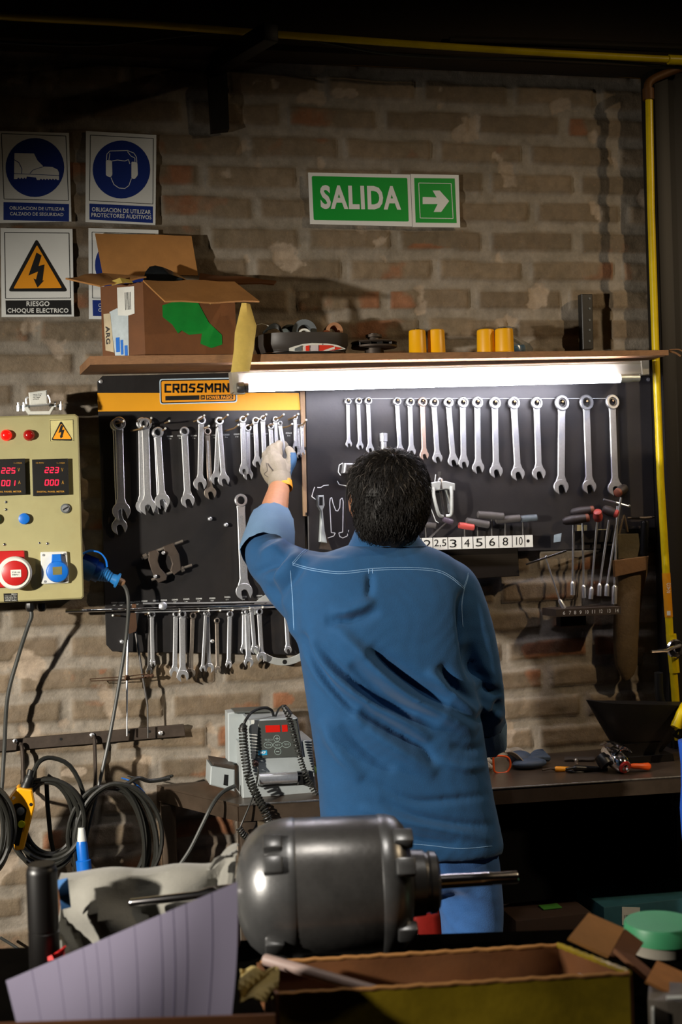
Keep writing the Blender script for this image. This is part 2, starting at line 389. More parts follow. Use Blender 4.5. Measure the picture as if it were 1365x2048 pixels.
# ================================================================== THE SETTING
def vnoise(x, z, f, seed):
    r = np.random.default_rng(seed); G = r.random((256, 256)); X = x*f+100.3; Z = z*f+100.7
    xi, zi = np.floor(X).astype(int), np.floor(Z).astype(int); fx, fz = X-xi, Z-zi; fx = fx*fx*(3-2*fx); fz = fz*fz*(3-2*fz)
    g = lambda a, b: G[a % 256, b % 256]
    return (g(xi, zi)*(1-fx)+g(xi+1, zi)*fx)*(1-fz)+(g(xi, zi+1)*(1-fx)+g(xi+1, zi+1)*fx)*fz
def fbm(x, z, f, seed, o=4):
    s, a, t = 0, 1.0, 0
    for i in range(o): s = s+a*vnoise(x, z, f*2**i, seed+i); t += a; a *= 0.5
    return s/t
def brick_wall():
    x0, x1, z0, z1, st = -2.3, 1.75, -0.02, 3.4, 0.0075
    nx, nz = int((x1-x0)/st), int((z1-z0)/st)
    xs = np.linspace(x0, x1, nx); zs = np.linspace(z0, z1, nz); X, Z = np.meshgrid(xs, zs)
    wx = X+0.012*(fbm(X, Z, 6, 11)-0.5)+0.03*(vnoise(X, Z, 1.5, 5)-0.5); wz = Z+0.016*(fbm(X, Z, 5, 31)-0.5)+0.02*(vnoise(X, Z, 1.2, 8)-0.5)
    ch, bl = 0.0935, 0.30
    row = np.floor(wz/ch); v = wz/ch-row; off = (row % 2)*0.5+0.22*np.sin(row*12.9898)
    cu = wx/bl+off; colm = np.floor(cu); u = cu-colm
    h1 = np.modf(np.abs(np.sin(row*12.9898+colm*78.233)*43758.5453))[0]; h2 = np.modf(np.abs(np.sin(row*39.346+colm*11.135)*24634.63))[0]
    du = np.minimum(u, 1-u)*bl; dv = np.minimum(v, 1-v)*ch; d = np.minimum(du, dv)
    jw = 0.008+0.010*fbm(X, Z, 9, 51)
    m = np.clip((d-jw)/0.010, 0, 1); m = m*m*(3-2*m)          # 1 on brick, 0 in mortar
    n1 = fbm(X, Z, 14, 71, 5); n2 = fbm(X, Z, 45, 91, 3)
    depth = m*(0.0065+0.004*(h1-0.5))+0.010*(n1-0.5)+0.005*(n2-0.5)-(1-m)*0.004*n2
    chip = np.clip((fbm(X, Z, 10, 131, 5)-0.66)*14, 0, 1)
    depth -= chip*0.004
    depth = np.minimum(depth, 0.013)
    Y = 0.013-depth
    verts = np.stack([X, Y, Z], -1).reshape(-1, 3)
    idx = np.arange(nx*nz).reshape(nz, nx); faces = np.stack([idx[:-1, :-1], idx[:-1, 1:], idx[1:, 1:], idx[1:, :-1]], -1).reshape(-1, 4)
    me = bpy.data.meshes.new('wall_back'); me.vertices.add(len(verts)); me.vertices.foreach_set('co', verts.ravel())
    me.loops.add(faces.size); me.loops.foreach_set('vertex_index', faces.ravel().astype(np.int32))
    me.polygons.add(len(faces)); me.polygons.foreach_set('loop_start', np.arange(0, faces.size, 4, dtype=np.int32)); me.polygons.foreach_set('loop_total', np.full(len(faces), 4, dtype=np.int32))
    me.update(calc_edges=True); me.validate(); me.polygons.foreach_set('use_smooth', np.ones(len(faces), dtype=bool))
    extra = np.zeros_like(chip)
    for px, py, rx, rz, kind in ((1012, 1470, .045, .055, 0), (560, 1500, .03, .02, 0), (150, 1545, .05, .02, 0), (950, 1325, .06, .03, 1), (205, 1330, .02, .03, 1), (1075, 1300, .06, .035, 1), (560, 1400, .05, .03, 1), (400, 1600, .06, .03, 1), (860, 500, .08, .03, 1), (690, 185, .05, .02, 0), (30, 160, .03, .012, 0)):
        q = P(px, py); g = np.exp(-(((X-q.x)/rx)**2+((Z-q.z)/rz)**2)); s_ = np.clip((g*(.4+fbm(X, Z, 30, 301, 4))-.38)*7, 0, 1)
        if kind == 0: chip = np.maximum(chip, s_)
        else: extra = np.maximum(extra, s_)
    red = np.maximum(extra*m, np.clip((fbm(X, Z, 7, 171, 5)-0.57)*7, 0, 1)*m*(h2 > 0.35))
    for nm, a in (('brick_mask', m), ('brick_tone', h1), ('bare_brick', red), ('plaster_chip', chip)):
        at = me.attributes.new(nm, 'FLOAT', 'POINT'); at.data.foreach_set('value', np.asarray(a, dtype=np.float32).ravel())
    mt = bpy.data.materials.new('painted_brick'); mt.use_nodes = True; N = mt.node_tree.nodes; L = mt.node_tree.links; b = N['Principled BSDF']; b.inputs['Roughness'].default_value = 0.72
    def attr(n): a = N.new('ShaderNodeAttribute'); a.attribute_name = n; return a.outputs['Fac']
    tc = N.new('ShaderNodeTexCoord')
    def noise(sc, det=6): n = N.new('ShaderNodeTexNoise'); n.inputs['Scale'].default_value = sc; n.inputs['Detail'].default_value = det; n.inputs['Roughness'].default_value = 0.7; L.new(tc.outputs['Object'], n.inputs['Vector']); return n.outputs['Fac']
    def mix(f, a, c, mode='MIX'):
        x = N.new('ShaderNodeMix'); x.data_type = 'RGBA'; x.blend_type = mode
        for s, val in ((0, f), (6, a), (7, c)):
            if isinstance(val, (int, float)): x.inputs[s].default_value = val
            elif isinstance(val, tuple): x.inputs[s].default_value = (*val, 1)
            else: L.new(val, x.inputs[s])
        return x.outputs[2]
    def ramp(f, p0, p1, c0=(0, 0, 0), c1=(1, 1, 1)):
        r = N.new('ShaderNodeValToRGB'); r.color_ramp.elements[0].position = p0; r.color_ramp.elements[1].position = p1; r.color_ramp.elements[0].color = (*c0, 1); r.color_ramp.elements[1].color = (*c1, 1); L.new(f, r.inputs[0]); return r.outputs[0]
    tone = ramp(attr('brick_tone'), 0, 1, rgb('#6f5f4b'), rgb('#897760'))
    c = mix(attr('brick_mask'), rgb('#948a7c'), tone)
    c = mix(ramp(noise(6), 0.45, 0.75, (0, 0, 0), (0.5, 0.5, 0.5)), c, rgb('#5c5440'))
    c = mix(ramp(attr('bare_brick'), 0.2, 1, (0, 0, 0), (0.75, 0.75, 0.75)), c, rgb('#925a36'))
    c = mix(ramp(noise(70, 4), 0.62, 0.78, (0, 0, 0), (0.7, 0.7, 0.7)), c, rgb('#a3835f'))
    c = mix(ramp(attr('plaster_chip'), 0.3, 0.9), c, rgb('#a79682'))
    c = mix(0.55, c, ramp(noise(28), 0.3, 0.7, (0.35,)*3, (1, 1, 1)), 'MULTIPLY')
    L.new(c, b.inputs['Base Color'])
    bp = N.new('ShaderNodeBump'); bp.inputs['Strength'].default_value = 0.5; bp.inputs['Distance'].default_value = 0.004; L.new(noise(120, 5), bp.inputs['Height']); L.new(bp.outputs[0], b.inputs['Normal'])
    me.materials.append(mt); o = bpy.data.objects.new('wall_back', me); COL.objects.link(o); struct(o)
brick_wall()
m = MB(); m.box((-0.2, 0.075, 2.6), (6, 0.10, 5.2)); struct(m.build('wall_core', M_iron))
m = MB(); m.box((-0.2, -2.6, -0.03), (6, 6, 0.06)); struct(m.build('floor', M_floor))
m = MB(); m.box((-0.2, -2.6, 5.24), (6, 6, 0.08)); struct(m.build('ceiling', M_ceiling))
# the concrete beam over the wall
zb = P(682, 108, -0.10).z
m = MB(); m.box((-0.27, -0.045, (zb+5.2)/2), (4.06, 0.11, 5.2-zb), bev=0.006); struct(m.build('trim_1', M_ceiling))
# dark sliding door at the right edge
xd = P(1312, 600, -0.07).x
m = MB(); m.box((xd+0.55, -0.045, 1.55), (1.10, 0.07, 3.10), bev=0.004); m.box((xd+0.03, -0.085, 1.55), (0.05, 0.02, 3.10), bev=0.003)
d1 = struct(m.build('door_1', M_door))
m = MB(); m.box((2.8, -2.6, 2.6), (0.06, 6, 5.2)); struct(m.build('wall_right', M_ceiling))
m = MB(); m.box((-3.2, -2.6, 2.6), (0.06, 6, 5.2)); struct(m.build('wall_left', M_ceiling))
m = MB(); m.box((-0.2, -5.6, 2.6), (6, 0.06, 5.2)); struct(m.build('wall_front', M_ceiling))

# ================================================================== PIPES, CABLES, BRACKET
t = thing('gas_pipe', 'yellow painted gas pipe running along the beam at the top of the wall', 'pipe', P(660, 70, -0.16))
y = -0.16
m = MB(); m.tube(pxs([(-60, 22), (0, 32), (270, 47), (545, 68), (820, 88), (1050, 103), (1250, 114), (1345, 119)], y, 6), 0.0105, 12); m.build('pipe_run', M_pipe, t)
m = MB(); m.tube([P(1338, 119, y), P(1400, 122, y)], 0.0150, 14); m.build('coupling', M_pipe, t)
t = thing('riser_pipe', 'yellow vertical gas pipe beside the dark door with a lever valve', 'pipe', P(1345, 1300, -0.13))
y = -0.125
m = MB(); m.tube([P(1299, 190, y), P(1303, 420, y), P(1312, 700, y), P(1322, 960, y), P(1341, 1275, y)], 0.0118, 14); m.tube([P(1347, 1330, y), P(1358, 1480, y)], 0.0122, 14); m.build('pipe_run', M_pipe, t)
m = MB(); m.tube([P(1333.2, 1146, y), P(1338.5, 1234, y)], 0.0130, 18); b = m.build('marker_band', M_pipe_orange, t, 'orange band with white lettering')
m = MB()
for i, ch in enumerate('GAS'): lettering(m, ch, [(1334, 1166+i*7), (1334, 1172+i*7), (1342, 1172+i*7), (1342, 1166+i*7)][1:]+[(1334, 1166+i*7)], y-0.0136)
m.flat(rect(1335, 1222, 1342, 1231), y-0.0133, 0.0005); m.build('lettering', M_white, b)
m = MB(); m.tube([P(1343, 1268, y), P(1350, 1345, y)], [0.017, 0.017], 8, smooth=False); m.build('valve_body', M_pipe, t)
m = MB(); c = P(1350, 1297, y-0.017); m.lathe(c, (0, -1, 0), [(0, 0.028), (0.006, 0.030), (0.012, 0.026), (0.016, 0.012), (0.022, 0.010)], 24); m.build('valve_bonnet', M_polish, t)
m = MB(); m.tube([P(1362, 1291, y-0.035), P(1345, 1296, y-0.040), P(1335, 1301, y-0.040), P(1304, 1303, y-0.040)], [0.006, 0.006, 0.0055, 0.005], 8); m.build('lever', M_polish, t)
m = MB(); m.tube(pxs([(1299, 196), (1297, 172), (1305, 160), (1330, 148), (1372, 132)], y, 5), 0.0135, 12); m.lathe(P(1298, 200, y), P(1297, 172, y)-P(1298, 200, y), [(0, 0.014), (0, 0.018), (0.035, 0.018), (0.035, 0.014)], 14); m.build('elbow', mat('rusty_elbow', '#5c3a12', 0.6, 0.2, 0.2, 20), t)
m = MB(); m.tube(pxs([(1318, 1345, -.11), (1320, 1390, -.105), (1330, 1420, -.105), (1345, 1440, -.13)], y, 5), 0.014, 10); tag(m.build('hose', M_rubber), 'short black rubber hose behind the yellow riser pipe, under its valve', 'hose')
# pipe stub with a chrome mouth over the anvil
t = thing('pipe_stub', 'yellow pipe end with a shiny open mouth behind the anvil', 'pipe', P(1352, 1455, -0.30))
m = MB(); m.tube(spline([P(1357, 1474, -0.125), P(1374, 1440, -0.17), P(1371, 1412, -0.25), P(1364, 1424, -0.30), P(1352, 1455, -0.312)], 6), [0.013]*18+[.0145]*4+[.016]*3, 12); m.build('elbow', M_pipe, t)
m = MB(); c = P(1355, 1466, -0.31); m.loop_lathe(c, Vector((0.1, -1, 0)), [(0, .007), (0, .016), (.014, .016), (.014, .007)], 18, True); m.build('mouth', M_polish, t)
# cables along the top
def cable(name, pts, r, mt, label, cat='cable', y=-0.1, n=6, grp=None):
    m = MB(); m.tube(pxs(pts, y, n), r, 8); return tag(m.build(name, mt), label, cat, grp)
cable('thick_cable', [(-50, 80), (0, 84), (200, 90), (430, 66), (620, 80), (760, 105), (900, 115), (1080, 118), (1230, 124), (1372, 136)], 0.0045, M_cable, 'black cable sagging just below the yellow pipe at the top', y=-0.14)
cable('thin_wire', [(-50, 97), (0, 98), (150, 103), (300, 109), (540, 120), (740, 132), (950, 139), (1150, 147), (1290, 158), (1305, 165)], 0.0022, mat('brass_wire', '#7d5f2a', 0.4, 0.3), 'thin tan wire strung along the top course of bricks', 'wire', y=-0.006)
cable('conduit', [(900, 78), (1100, 84), (1290, 92), (1400, 96)], 0.0085, mat('dark_conduit', '#2c2412', 0.6), 'dark conduit above the right end of the yellow pipe', 'conduit', y=-0.115)
t = thing('iron_bracket', 'black iron bracket jutting from the wall near the top', 'bracket', P(440, 200, -0.02))
m = MB(); m.flat([(416, 128), (454, 128), (459, 258), (424, 262)], -0.035, 0.037, back=0.0); m.build('wall_plate', M_iron, t)
a = P(432, 132, -0.03); e = P(530, 72, -0.34); m = MB(); q = (e-a).normalized(); R = q.to_track_quat('X', 'Z').to_matrix()
m.box((a+e)/2+q*0.02, ((e-a).length+0.04, 0.045, 0.05), R, 0.004); m.build('arm', M_iron, t)

# ================================================================== SIGNS
def sign(name, label, corners, mtl=None):
    m = MB(); m.flat(corners, -0.004, 0.0035, back=0.0); return tag(m.build(name, mtl or M_white), label, 'sign')
Y1, Y2, Y3, Y4 = -0.0046, -0.0052, -0.0058, -0.0064
def frame_lines(parent, q, w=1.1, mt=None):
    m = MB(); lines(m, [q+[q[0]]], Y1, 0.0006, w); m.build('border_line', mt or M_black_print, parent)
t = sign('safety_sign', 'white safety sign with a boot in a blue disc', [(-2, 262), (138, 266), (143, 443), (-2, 446)])
frame_lines(t, [(3, 267), (132, 272), (137, 401), (8, 398)])
m = MB(); m.flat(circ(70, 335, 58.5, 59), Y1, 0.0006); dd = m.build('blue_disc', M_blue_print, t)
m = MB(); m.flat([(29, 306), (68, 307), (75, 321), (87, 333), (105, 334), (115, 339), (118, 345), (118, 360), (114, 360), (112, 357), (109, 360), (106, 357), (103, 360), (100, 357), (97, 360), (94, 357), (91, 360), (88, 357), (85, 360), (82, 357), (79, 360), (74, 360), (72, 355), (54, 353), (52, 358), (49, 355), (46, 358), (43, 355), (40, 358), (37, 355), (34, 358), (28, 358)], Y2, 0.0006); bt = m.build('boot_pictogram', M_white, dd)
m = MB(); lines(m, [[(28, 319), (38, 325), (44, 338), (43, 347)], [(88, 333), (75, 337), (66, 340), (60, 347)], [(28, 347), (118, 351)]], Y3, 0.0006, 1.0); m.build('pictogram_line', M_blue_print, bt)
m = MB(); m.flat([(7, 404), (138, 408), (138, 443), (7, 440)], Y1, 0.0006); bd = m.build('text_band', M_blue_print, t)
m = MB(); lettering(m, 'OBLIGACION DE UTILIZAR', tq(19, 412.5, 129, 419, 0.022), Y2, 0.012); lettering(m, 'CALZADO DE SEGURIDAD', tq(20, 424, 127, 430.5, 0.018), Y2, 0.012); m.build('lettering', M_white, bd)
t = sign('safety_sign', 'white safety sign with ear defenders in a blue disc', [(172, 262), (313, 270), (311, 450), (171, 444)])
frame_lines(t, [(181, 270), (307, 277), (306, 408), (179, 401)])
m = MB(); m.flat(circ(243, 339, 57.5, 58), Y1, 0.0006); dd = m.build('blue_disc', M_blue_print, t)
m = MB(); m.flat(rrect([(212, 320), (224, 321), (225, 350), (221, 355), (212, 351)], 3), Y2, 0.0006); m.flat(rrect([(263, 323), (275, 325), (276, 350), (270, 358), (263, 357)], 3), Y2, 0.0006)
lines(m, [[(213, 320), (214, 308), (220, 302), (255, 301), (268, 306), (273, 314), (274, 325)], [(218, 320), (220, 306)], [(255, 303), (262, 312), (270, 316), (270, 324)], [(224, 322), (235, 320), (250, 322), (257, 319), (260, 328)], [(222, 355), (228, 369), (238, 376), (250, 377), (258, 371), (263, 357)]], Y2, 0.0006, 1.3); m.build('ear_defender_pictogram', M_white, dd)
m = MB(); m.flat([(179, 407), (306, 413), (306, 446), (179, 439)], Y1, 0.0006); bd = m.build('text_band', M_blue_print, t)
m = MB(); lettering(m, 'OBLIGACION DE UTILIZAR', tq(184, 414, 302, 422.5, 0.052), Y2, 0.012); lettering(m, 'PROTECTORES AUDITIVOS', tq(183, 425.5, 303, 433.5, 0.045), Y2, 0.012); m.build('lettering', M_white, bd)
t = sign('safety_sign', 'white warning sign with a lightning bolt in an orange triangle', [(1, 456), (145, 458), (148, 633), (3, 634)])
frame_lines(t, [(9, 465), (138, 466), (141, 596), (11, 597)], 1.4)
m = MB(); m.flat(rrect([(73, 477), (136, 583), (16, 583)], 7), Y1, 0.0006); tr = m.build('triangle_border', M_black_print, t)
m = MB(); m.flat(rrect([(74, 490), (124, 576), (27, 577)], 3), Y2, 0.0006); to = m.build('orange_triangle', M_orange_print, tr)
BOLT = [(73, 505), (83, 511), (77, 532), (89, 529), (85, 561), (88, 561), (75, 575), (67, 557), (72, 559), (76, 543), (57, 551)]
m = MB(); m.flat(BOLT, Y3, 0.0006); m.build('lightning_bolt', M_black_print, to)
m = MB(); m.flat([(11, 601), (142, 600), (143, 629), (12, 629)], Y1, 0.0006); bd = m.build('text_band', M_black_print, t)
m = MB(); lettering(m, 'RIESGO', tq(53, 602.5, 99, 612.5), Y2, 0.025); lettering(m, 'CHOQUE ELECTRICO', tq(15, 616.5, 137, 627), Y2, 0.025); m.build('lettering', M_white, bd)
t = sign('safety_sign', 'blue and white safety sign half hidden behind the cardboard box', [(177, 456), (317, 460), (320, 640), (178, 638)])
frame_lines(t, [(184, 464), (310, 468), (312, 598), (185, 596)])
m = MB(); m.flat(circ(248, 530, 58), Y1, 0.0006); m.build('blue_disc', M_blue_print, t)
m = MB(); m.flat([(185, 600), (313, 602), (314, 634), (186, 632)], Y1, 0.0006); bd = m.build('text_band', M_blue_print, t)
m = MB(); lettering(m, 'O', tq(197, 607, 203.5, 614), Y2); lettering(m, 'G', tq(197, 616.5, 203.5, 623.5), Y2); m.build('lettering', M_white, bd)
t = sign('exit_sign', 'green SALIDA exit sign on the brick wall', [(617, 345), (821, 349), (825, 453), (621, 448)])
m = MB(); m.flat(rrect([(624, 352), (815, 356), (818, 443), (628, 440)], 3), Y1, 0.0006); gp = m.build('green_panel', M_green, t)
m = MB(); lettering(m, 'SALIDA', [(640, 370), (801, 372), (803, 420), (642, 418)], Y2, 0.035); m.build('lettering', M_white, gp)
t = sign('exit_sign', 'green sign with a white arrow, right of the SALIDA sign', [(822, 348), (918, 350), (921, 455), (826, 454)])
m = MB(); m.flat([(829, 356), (910, 357), (914, 446), (832, 445)], Y1, 0.0006); gp = m.build('green_panel', M_green, t)
m = MB(); lines(m, [[(838, 366), (903, 367), (907, 437), (841, 436), (838, 366)]], Y2, 0.0006, 1.2)
m.flat([(846, 394), (874, 395), (866, 381), (880, 381), (899, 402), (883, 424), (868, 424), (876, 408), (846, 408)], Y2, 0.0006); m.build('arrow', M_white, gp)

# ================================================================== SHELF AND LAMP
SHY = -0.27
zs = P(760, 711, SHY).z
t = thing('wall_shelf', 'long worn wooden shelf carrying boxes above the tool boards', 'shelf', P(700, 712, -0.13))
A, B = P(180, 712, SHY), P(1338, 700, SHY); zt = [P(180, 711, SHY).z, P(1338, 699, SHY).z]
m = MB(); th = 0.024
f = [A+Vector((0, 0, 0)), B, B-Vector((0, 0, 0.016)), A-Vector((0, 0, th))]
A2, B2 = P(140, 705, -0.01), P(1352, 697, -0.01)
bk = [Vector((A.x-0.02, 0.0, A.z)), Vector((B.x, 0.0, B.z)), Vector((B.x, 0.0, B.z-0.016)), Vector((A.x-0.02, 0.0, A.z-th))]
m.prism(f, bk); m.build('board', M_wood, t)
m = MB(); m.tube(pxs([(1340, 703), (1352, 706), (1362, 712)], SHY+.01, 4), 0.003, 6); m.tube(pxs([(1340, 700), (1358, 699), (1368, 704)], SHY+.02, 4), 0.0022, 6); m.build('loose_splinter', M_wood, t)
def zshelf(px): return A.z+(B.z-A.z)*(px-180)/(1338-180)
def SH(px, y, dz=0.0):
    """point on the shelf top below photo column px at wall distance y"""
    x = P(px, 705, y).x; return Vector((x, y, A.z+(B.z-A.z)*(x-A.x)/(B.x-A.x)+dz))
t = thing('fluorescent_lamp', 'lit white fluorescent tube lamp under the shelf', 'lamp', P(880, 750, -0.2))
yf, yb = -0.235, -0.165
m = MB(); m.flat([(465, 741), (1288, 721), (1293, 748), (468, 783)], yf+0.02, 0.05, bev=0.003); m.build('housing', M_fixture, t)
m = MB(); m.flat([(466, 746), (1288, 726), (1288, 728), (466, 748.5)], yf+0.018, 0.003); m.build('housing_seam', mat('seam_grey', '#86806e', 0.5), t)
c0, c1 = P(497, 775, yf-0.012), P(1240, 757, yf-0.012); ax = (c1-c0)
m = MB(); m.lathe(c0, ax, [(0, 0.0125), (ax.length, 0.0125)], 20); m.build('tube', M_tube, t)
a2, b2 = P(474, 775.5, yf-0.012), P(1279, 756, yf-0.012)
m = MB(); m.lathe(a2, ax, [(0, 0.013), (0.006, 0.0155), (0.02, 0.0155), (0.021, 0.0128), ((c0-a2).length, 0.0128)], 18); m.build('end_cap', M_chrome_dark, t)
m = MB(); m.lathe(c1, ax, [(0, 0.0128), (0.03, 0.0128), ((b2-c1).length-0.02, 0.0105), ((b2-c1).length, 0.0105)], 18); m.build('end_cap', M_alu, t)
m = MB(); m.flat([(463, 742), (476, 744), (480, 785), (467, 784)], yf-0.004, 0.06); m.build('end_bracket', M_fixture, t)
m = MB(); m.flat([(1284, 721), (1299, 720), (1299, 748), (1287, 750)], yf+0.012, 0.06); m.build('end_bracket', M_fixture, t)
m = MB(); m.flat([(470, 783), (480, 781), (492, 787), (470, 788)], yf, 0.03); m.build('tube_clip', M_fixture, t)
# ================================================================== TOOL BOARDS
BY = -0.022
t = thing('tool_board', 'black tool board with a yellow CROSSMAN band and wrenches on pegs', 'tool board', P(405, 1290, -0.01))
m = MB(); m.flat([(205, 752), (605, 742), (615, 1310), (225, 1303), (213, 1290), (195, 763)], BY, 0.02, back=0.0, bev=0.0015); bp_ = m.build('panel', M_board, t)
m = MB(); m.flat([(195, 786), (598, 786), (601, 820), (196, 823)], BY-0.0008, 0.0007); m.build('yellow_band', M_yellow, t)
m = MB(); m.flat(rrect([(319, 758), (473, 755), (475, 805), (320, 809)], 6), BY-0.0016, 0.0007); lg = m.build('logo_plate', mat('pale_blue_print', '#b9cfe0', 0.5), t, 'orange logo plate lettered CROSSMAN with a pale border')
m = MB(); m.flat(rrect([(321, 760), (471.5, 757.5), (473, 803), (322, 807)], 5), BY-0.0022, 0.0007); m.build('logo_outline', M_black_print, lg)
m = MB(); m.flat(rrect([(323, 762), (470, 760), (471, 801), (324, 805)], 4), BY-0.0028, 0.0007); m.build('logo_ground', M_orange_print, lg)
BLOCK = {'C': [[(1, .12), (.12, .12), (.12, .88), (1, .88)]], 'R': [[(.12, 1), (.12, .12), (.88, .12), (.88, .55), (.12, .55)], [(.5, .55), (.95, 1)]], 'O': [[(.12, .12), (.88, .12), (.88, .88), (.12, .88), (.12, .05)]], 'S': [[(1, .12), (.3, .12), (.15, .42), (.85, .55), (.72, .88), (0, .88)]], 'M': [[(.1, 1), (.1, 0)], [(.1, .05), (.5, .6), (.9, .05)], [(.9, 0), (.9, 1)]], 'A': [[(.12, 1), (.12, .12), (.88, .12), (.88, 1)], [(.12, .62), (.88, .62)]], 'N': [[(.12, 1), (.12, 0)], [(.12, .08), (.88, .92)], [(.88, 0), (.88, 1)]]}
m = MB(); x_ = 329.5
for ch in 'CROSSMAN':
    w_ = 16.5 if ch == 'M' else 13.2
    for st_ in BLOCK[ch]:
        for a_, b_ in zip(st_[:-1], st_[1:]):
            q0, q1 = Vector((x_+a_[0]*w_, 767.2+a_[1]*18.6-(x_-329)*.008)), Vector((x_+b_[0]*w_, 767.2+b_[1]*18.6-(x_-329)*.008)); e_ = (q1-q0).normalized()*1.6; m.flat(strip2([tuple(q0-e_ if a_ != st_[0] else q0), tuple(q1+e_ if b_ != st_[-1] else q1)], 3.9), BY-0.0033, 0.0004)
    x_ += w_+2.9
pass; m.flat([(331, 792), (399, 790.5), (399, 799.5), (331, 801)], BY-0.0034, 0.0006)
m.flat([(401.5, 790.5), (410, 790.3), (410, 799), (401.5, 799.2)], BY-0.0034, 0.0006); m.flat([(412, 790.2), (467, 789), (467, 798.6), (412, 799.5)], BY-0.0034, 0.0006); m.build('lettering', M_black_print, lg)
m = MB(); lettering(m, 'POWER PAGIO', [(414, 791.6), (465, 790.6), (465, 797.6), (414, 798.2)], BY-0.0042, 0.03); lettering(m, 'jn', tq(403, 792, 408.5, 798), BY-0.0042, 0.03); lettering(m, 'S.A.', [(468.3, 785), (468.3, 768), (470, 768), (470, 785)], BY-0.0034); m.build('small_lettering', M_orange_print, lg)
m = MB()
for x, yy in [(340, 874), (361, 873), (388, 873), (429, 872), (453, 871), (474, 870), (507, 869), (530, 869), (578, 868)]:
    lettering(m, 'COD%d' % (100+x), tq(x-6, yy-3, x+6, yy, -0.02), BY-0.0006, 0.01); lettering(m, '%d mm' % (x//22), tq(x-3, yy+2, x+3, yy+4.5), BY-0.0006)
for x, yy in [(229, 1207), (243, 1207), (263, 1206), (275, 1205), (289, 1204), (312, 1203), (328, 1202), (350, 1201), (373, 1200), (398, 1199), (425, 1198), (455, 1196), (488, 1195), (519, 1193)]:
    lettering(m, 'COD%d' % (100+x), tq(x-6, yy-3, x+6, yy, -0.02), BY-0.0006, 0.01); lettering(m, '1/%d"' % (x//40), tq(x-3, yy+2, x+3, yy+4.5), BY-0.0006)
m.build('size_lettering', M_white, t)
m = MB(); m.lathe(P(202, 763, BY), (0, -1, 0), [(0, 0.006), (0.002, 0.006), (0.003, 0.004)], 14); m.build('bolt', M_chrome, t)
for c in ((419, 1038), (451, 1050), (243, 1287-4), (423, 1282)):
    m = MB(); m.lathe(P(c[0], c[1], BY), (0.1, -1, 0.05), [(0, 0.006), (0.014, 0.006), (0.016, 0.003)], 8, smooth=False); m.build('bolt', M_matte_chrome, t)
M_peg = mat('brass_peg', '#8d7350', 0.4, 0.6, 0.1, 40)
def peg(px, py, tx, ty, out=0.055):
    """a bent peg: root on the board at (px,py), tip seen at (tx,ty)"""
    a = P(px, py, BY); b = P(px+(tx-px)*0.7, py+(ty-py)*0.45, BY-out*0.75); c = P(tx, ty, BY-out)
    m = MB(); m.tube([a, b, c], [0.0026, 0.0026, 0.0026], 7); pg = m.build('peg', M_peg, t)
    m = MB(); m.ball(c, 0.0034, 8, 6); m.build('peg_tip', M_white_plastic, pg)
for q in [(228, 848, 248, 842), (262, 862, 288, 853), (300, 850, 303, 836), (330, 846, 339, 842), (322, 862, 331, 857), (388, 843, 409, 831), (404, 857, 418, 852), (432, 842, 456, 830), (450, 862, 477, 850), (472, 842, 496, 829), (494, 853, 507, 846), (506, 841, 518, 838), (521, 838, 533, 829), (534, 851, 549, 847), (545, 840, 568, 829), (563, 856, 585, 848), (577, 839, 597, 828), (592, 855, 613, 840),
          (240, 1232, 226, 1231), (290, 1229, 298, 1226), (352, 1224, 360, 1222), (386, 1224, 398, 1222), (410, 1222, 418, 1221), (434, 1222, 441, 1221), (460, 1222, 466, 1220), (492, 1219, 500, 1217), (518, 1217, 526, 1215), (556, 1216, 562, 1214), (572, 1215, 580, 1213)]:
    peg(*q)
t = thing('wooden_batten', 'narrow wooden batten standing between the two tool boards', 'batten', P(612, 1050, -0.03))
m = MB(); m.flat([(601, 783), (610.5, 783), (614.5, 1032), (607, 1032)], -0.031, 0.0085); m.build('strip', M_wood_dusty, t)
m = MB()
for x, yy in ((611, 897), (613, 1028)): m.flat(rect(x-1.6, yy-3, x+1.6, yy+3), -0.032, 0.001)
m.build('nail', M_iron, t)
GY = -0.024
t = thing('tool_board', 'charcoal tool board holding the neat row of ratchet wrenches', 'tool board', P(955, 1100, -0.01))
m = MB(); m.flat([(611, 772), (1303, 752), (1313, 1094), (1060, 1102), (830, 1112), (618, 1120)], GY, 0.02, back=0.0, bev=0.0015); m.build('panel', M_board_grey, t)
m = MB(); m.flat([(690, 797), (1230, 796.5), (1230, 797.4), (690, 797.9)], GY-0.0004, 0.0004); m.build('guide_line', M_chalk, t)
m = MB(); lines(m, [[(686, 926), (679, 930), (677, 944), (682, 951)], [(632, 999), (624, 993), (628, 979), (630, 974)], [(635, 975), (642, 975), (648, 971), (658, 970)], [(675, 962), (679, 969), (690, 971), (700, 974)], [(661, 997), (664, 995), (667, 1008), (672, 1021), (676, 1022), (680, 1015), (681, 999), (685, 996), (687, 1003), (686, 1064), (678, 1066), (680, 1073), (686, 1076), (695, 1072), (698, 1060)], [(661, 997), (660, 1006), (663, 1065), (671, 1066), (668, 1072), (656, 1076)], [(846, 950), (849, 934)], [(858, 968), (870, 965), (872, 949)], [(859, 990), (862, 1015), (872, 1042), (878, 1046)]], GY-0.0004, 0.0004, 1.6); m.build('chalk_outline', M_chalk, t)
for c in ((1297, 759), (1296, 1075)): m = MB(); m.lathe(P(c[0], c[1], GY), (0, -1, 0), [(0, 0.006), (0.003, 0.006), (0.004, 0.003)], 12); m.build('screw', M_chrome, t)
m = MB(); m.flat([(1109, 1070), (1124, 1066), (1122, 1083), (1108, 1085)], GY-0.0006, 0.0005); m.build('tape_scrap', mat('grey_tape', '#93a0a8', 0.5), t)
m = MB()
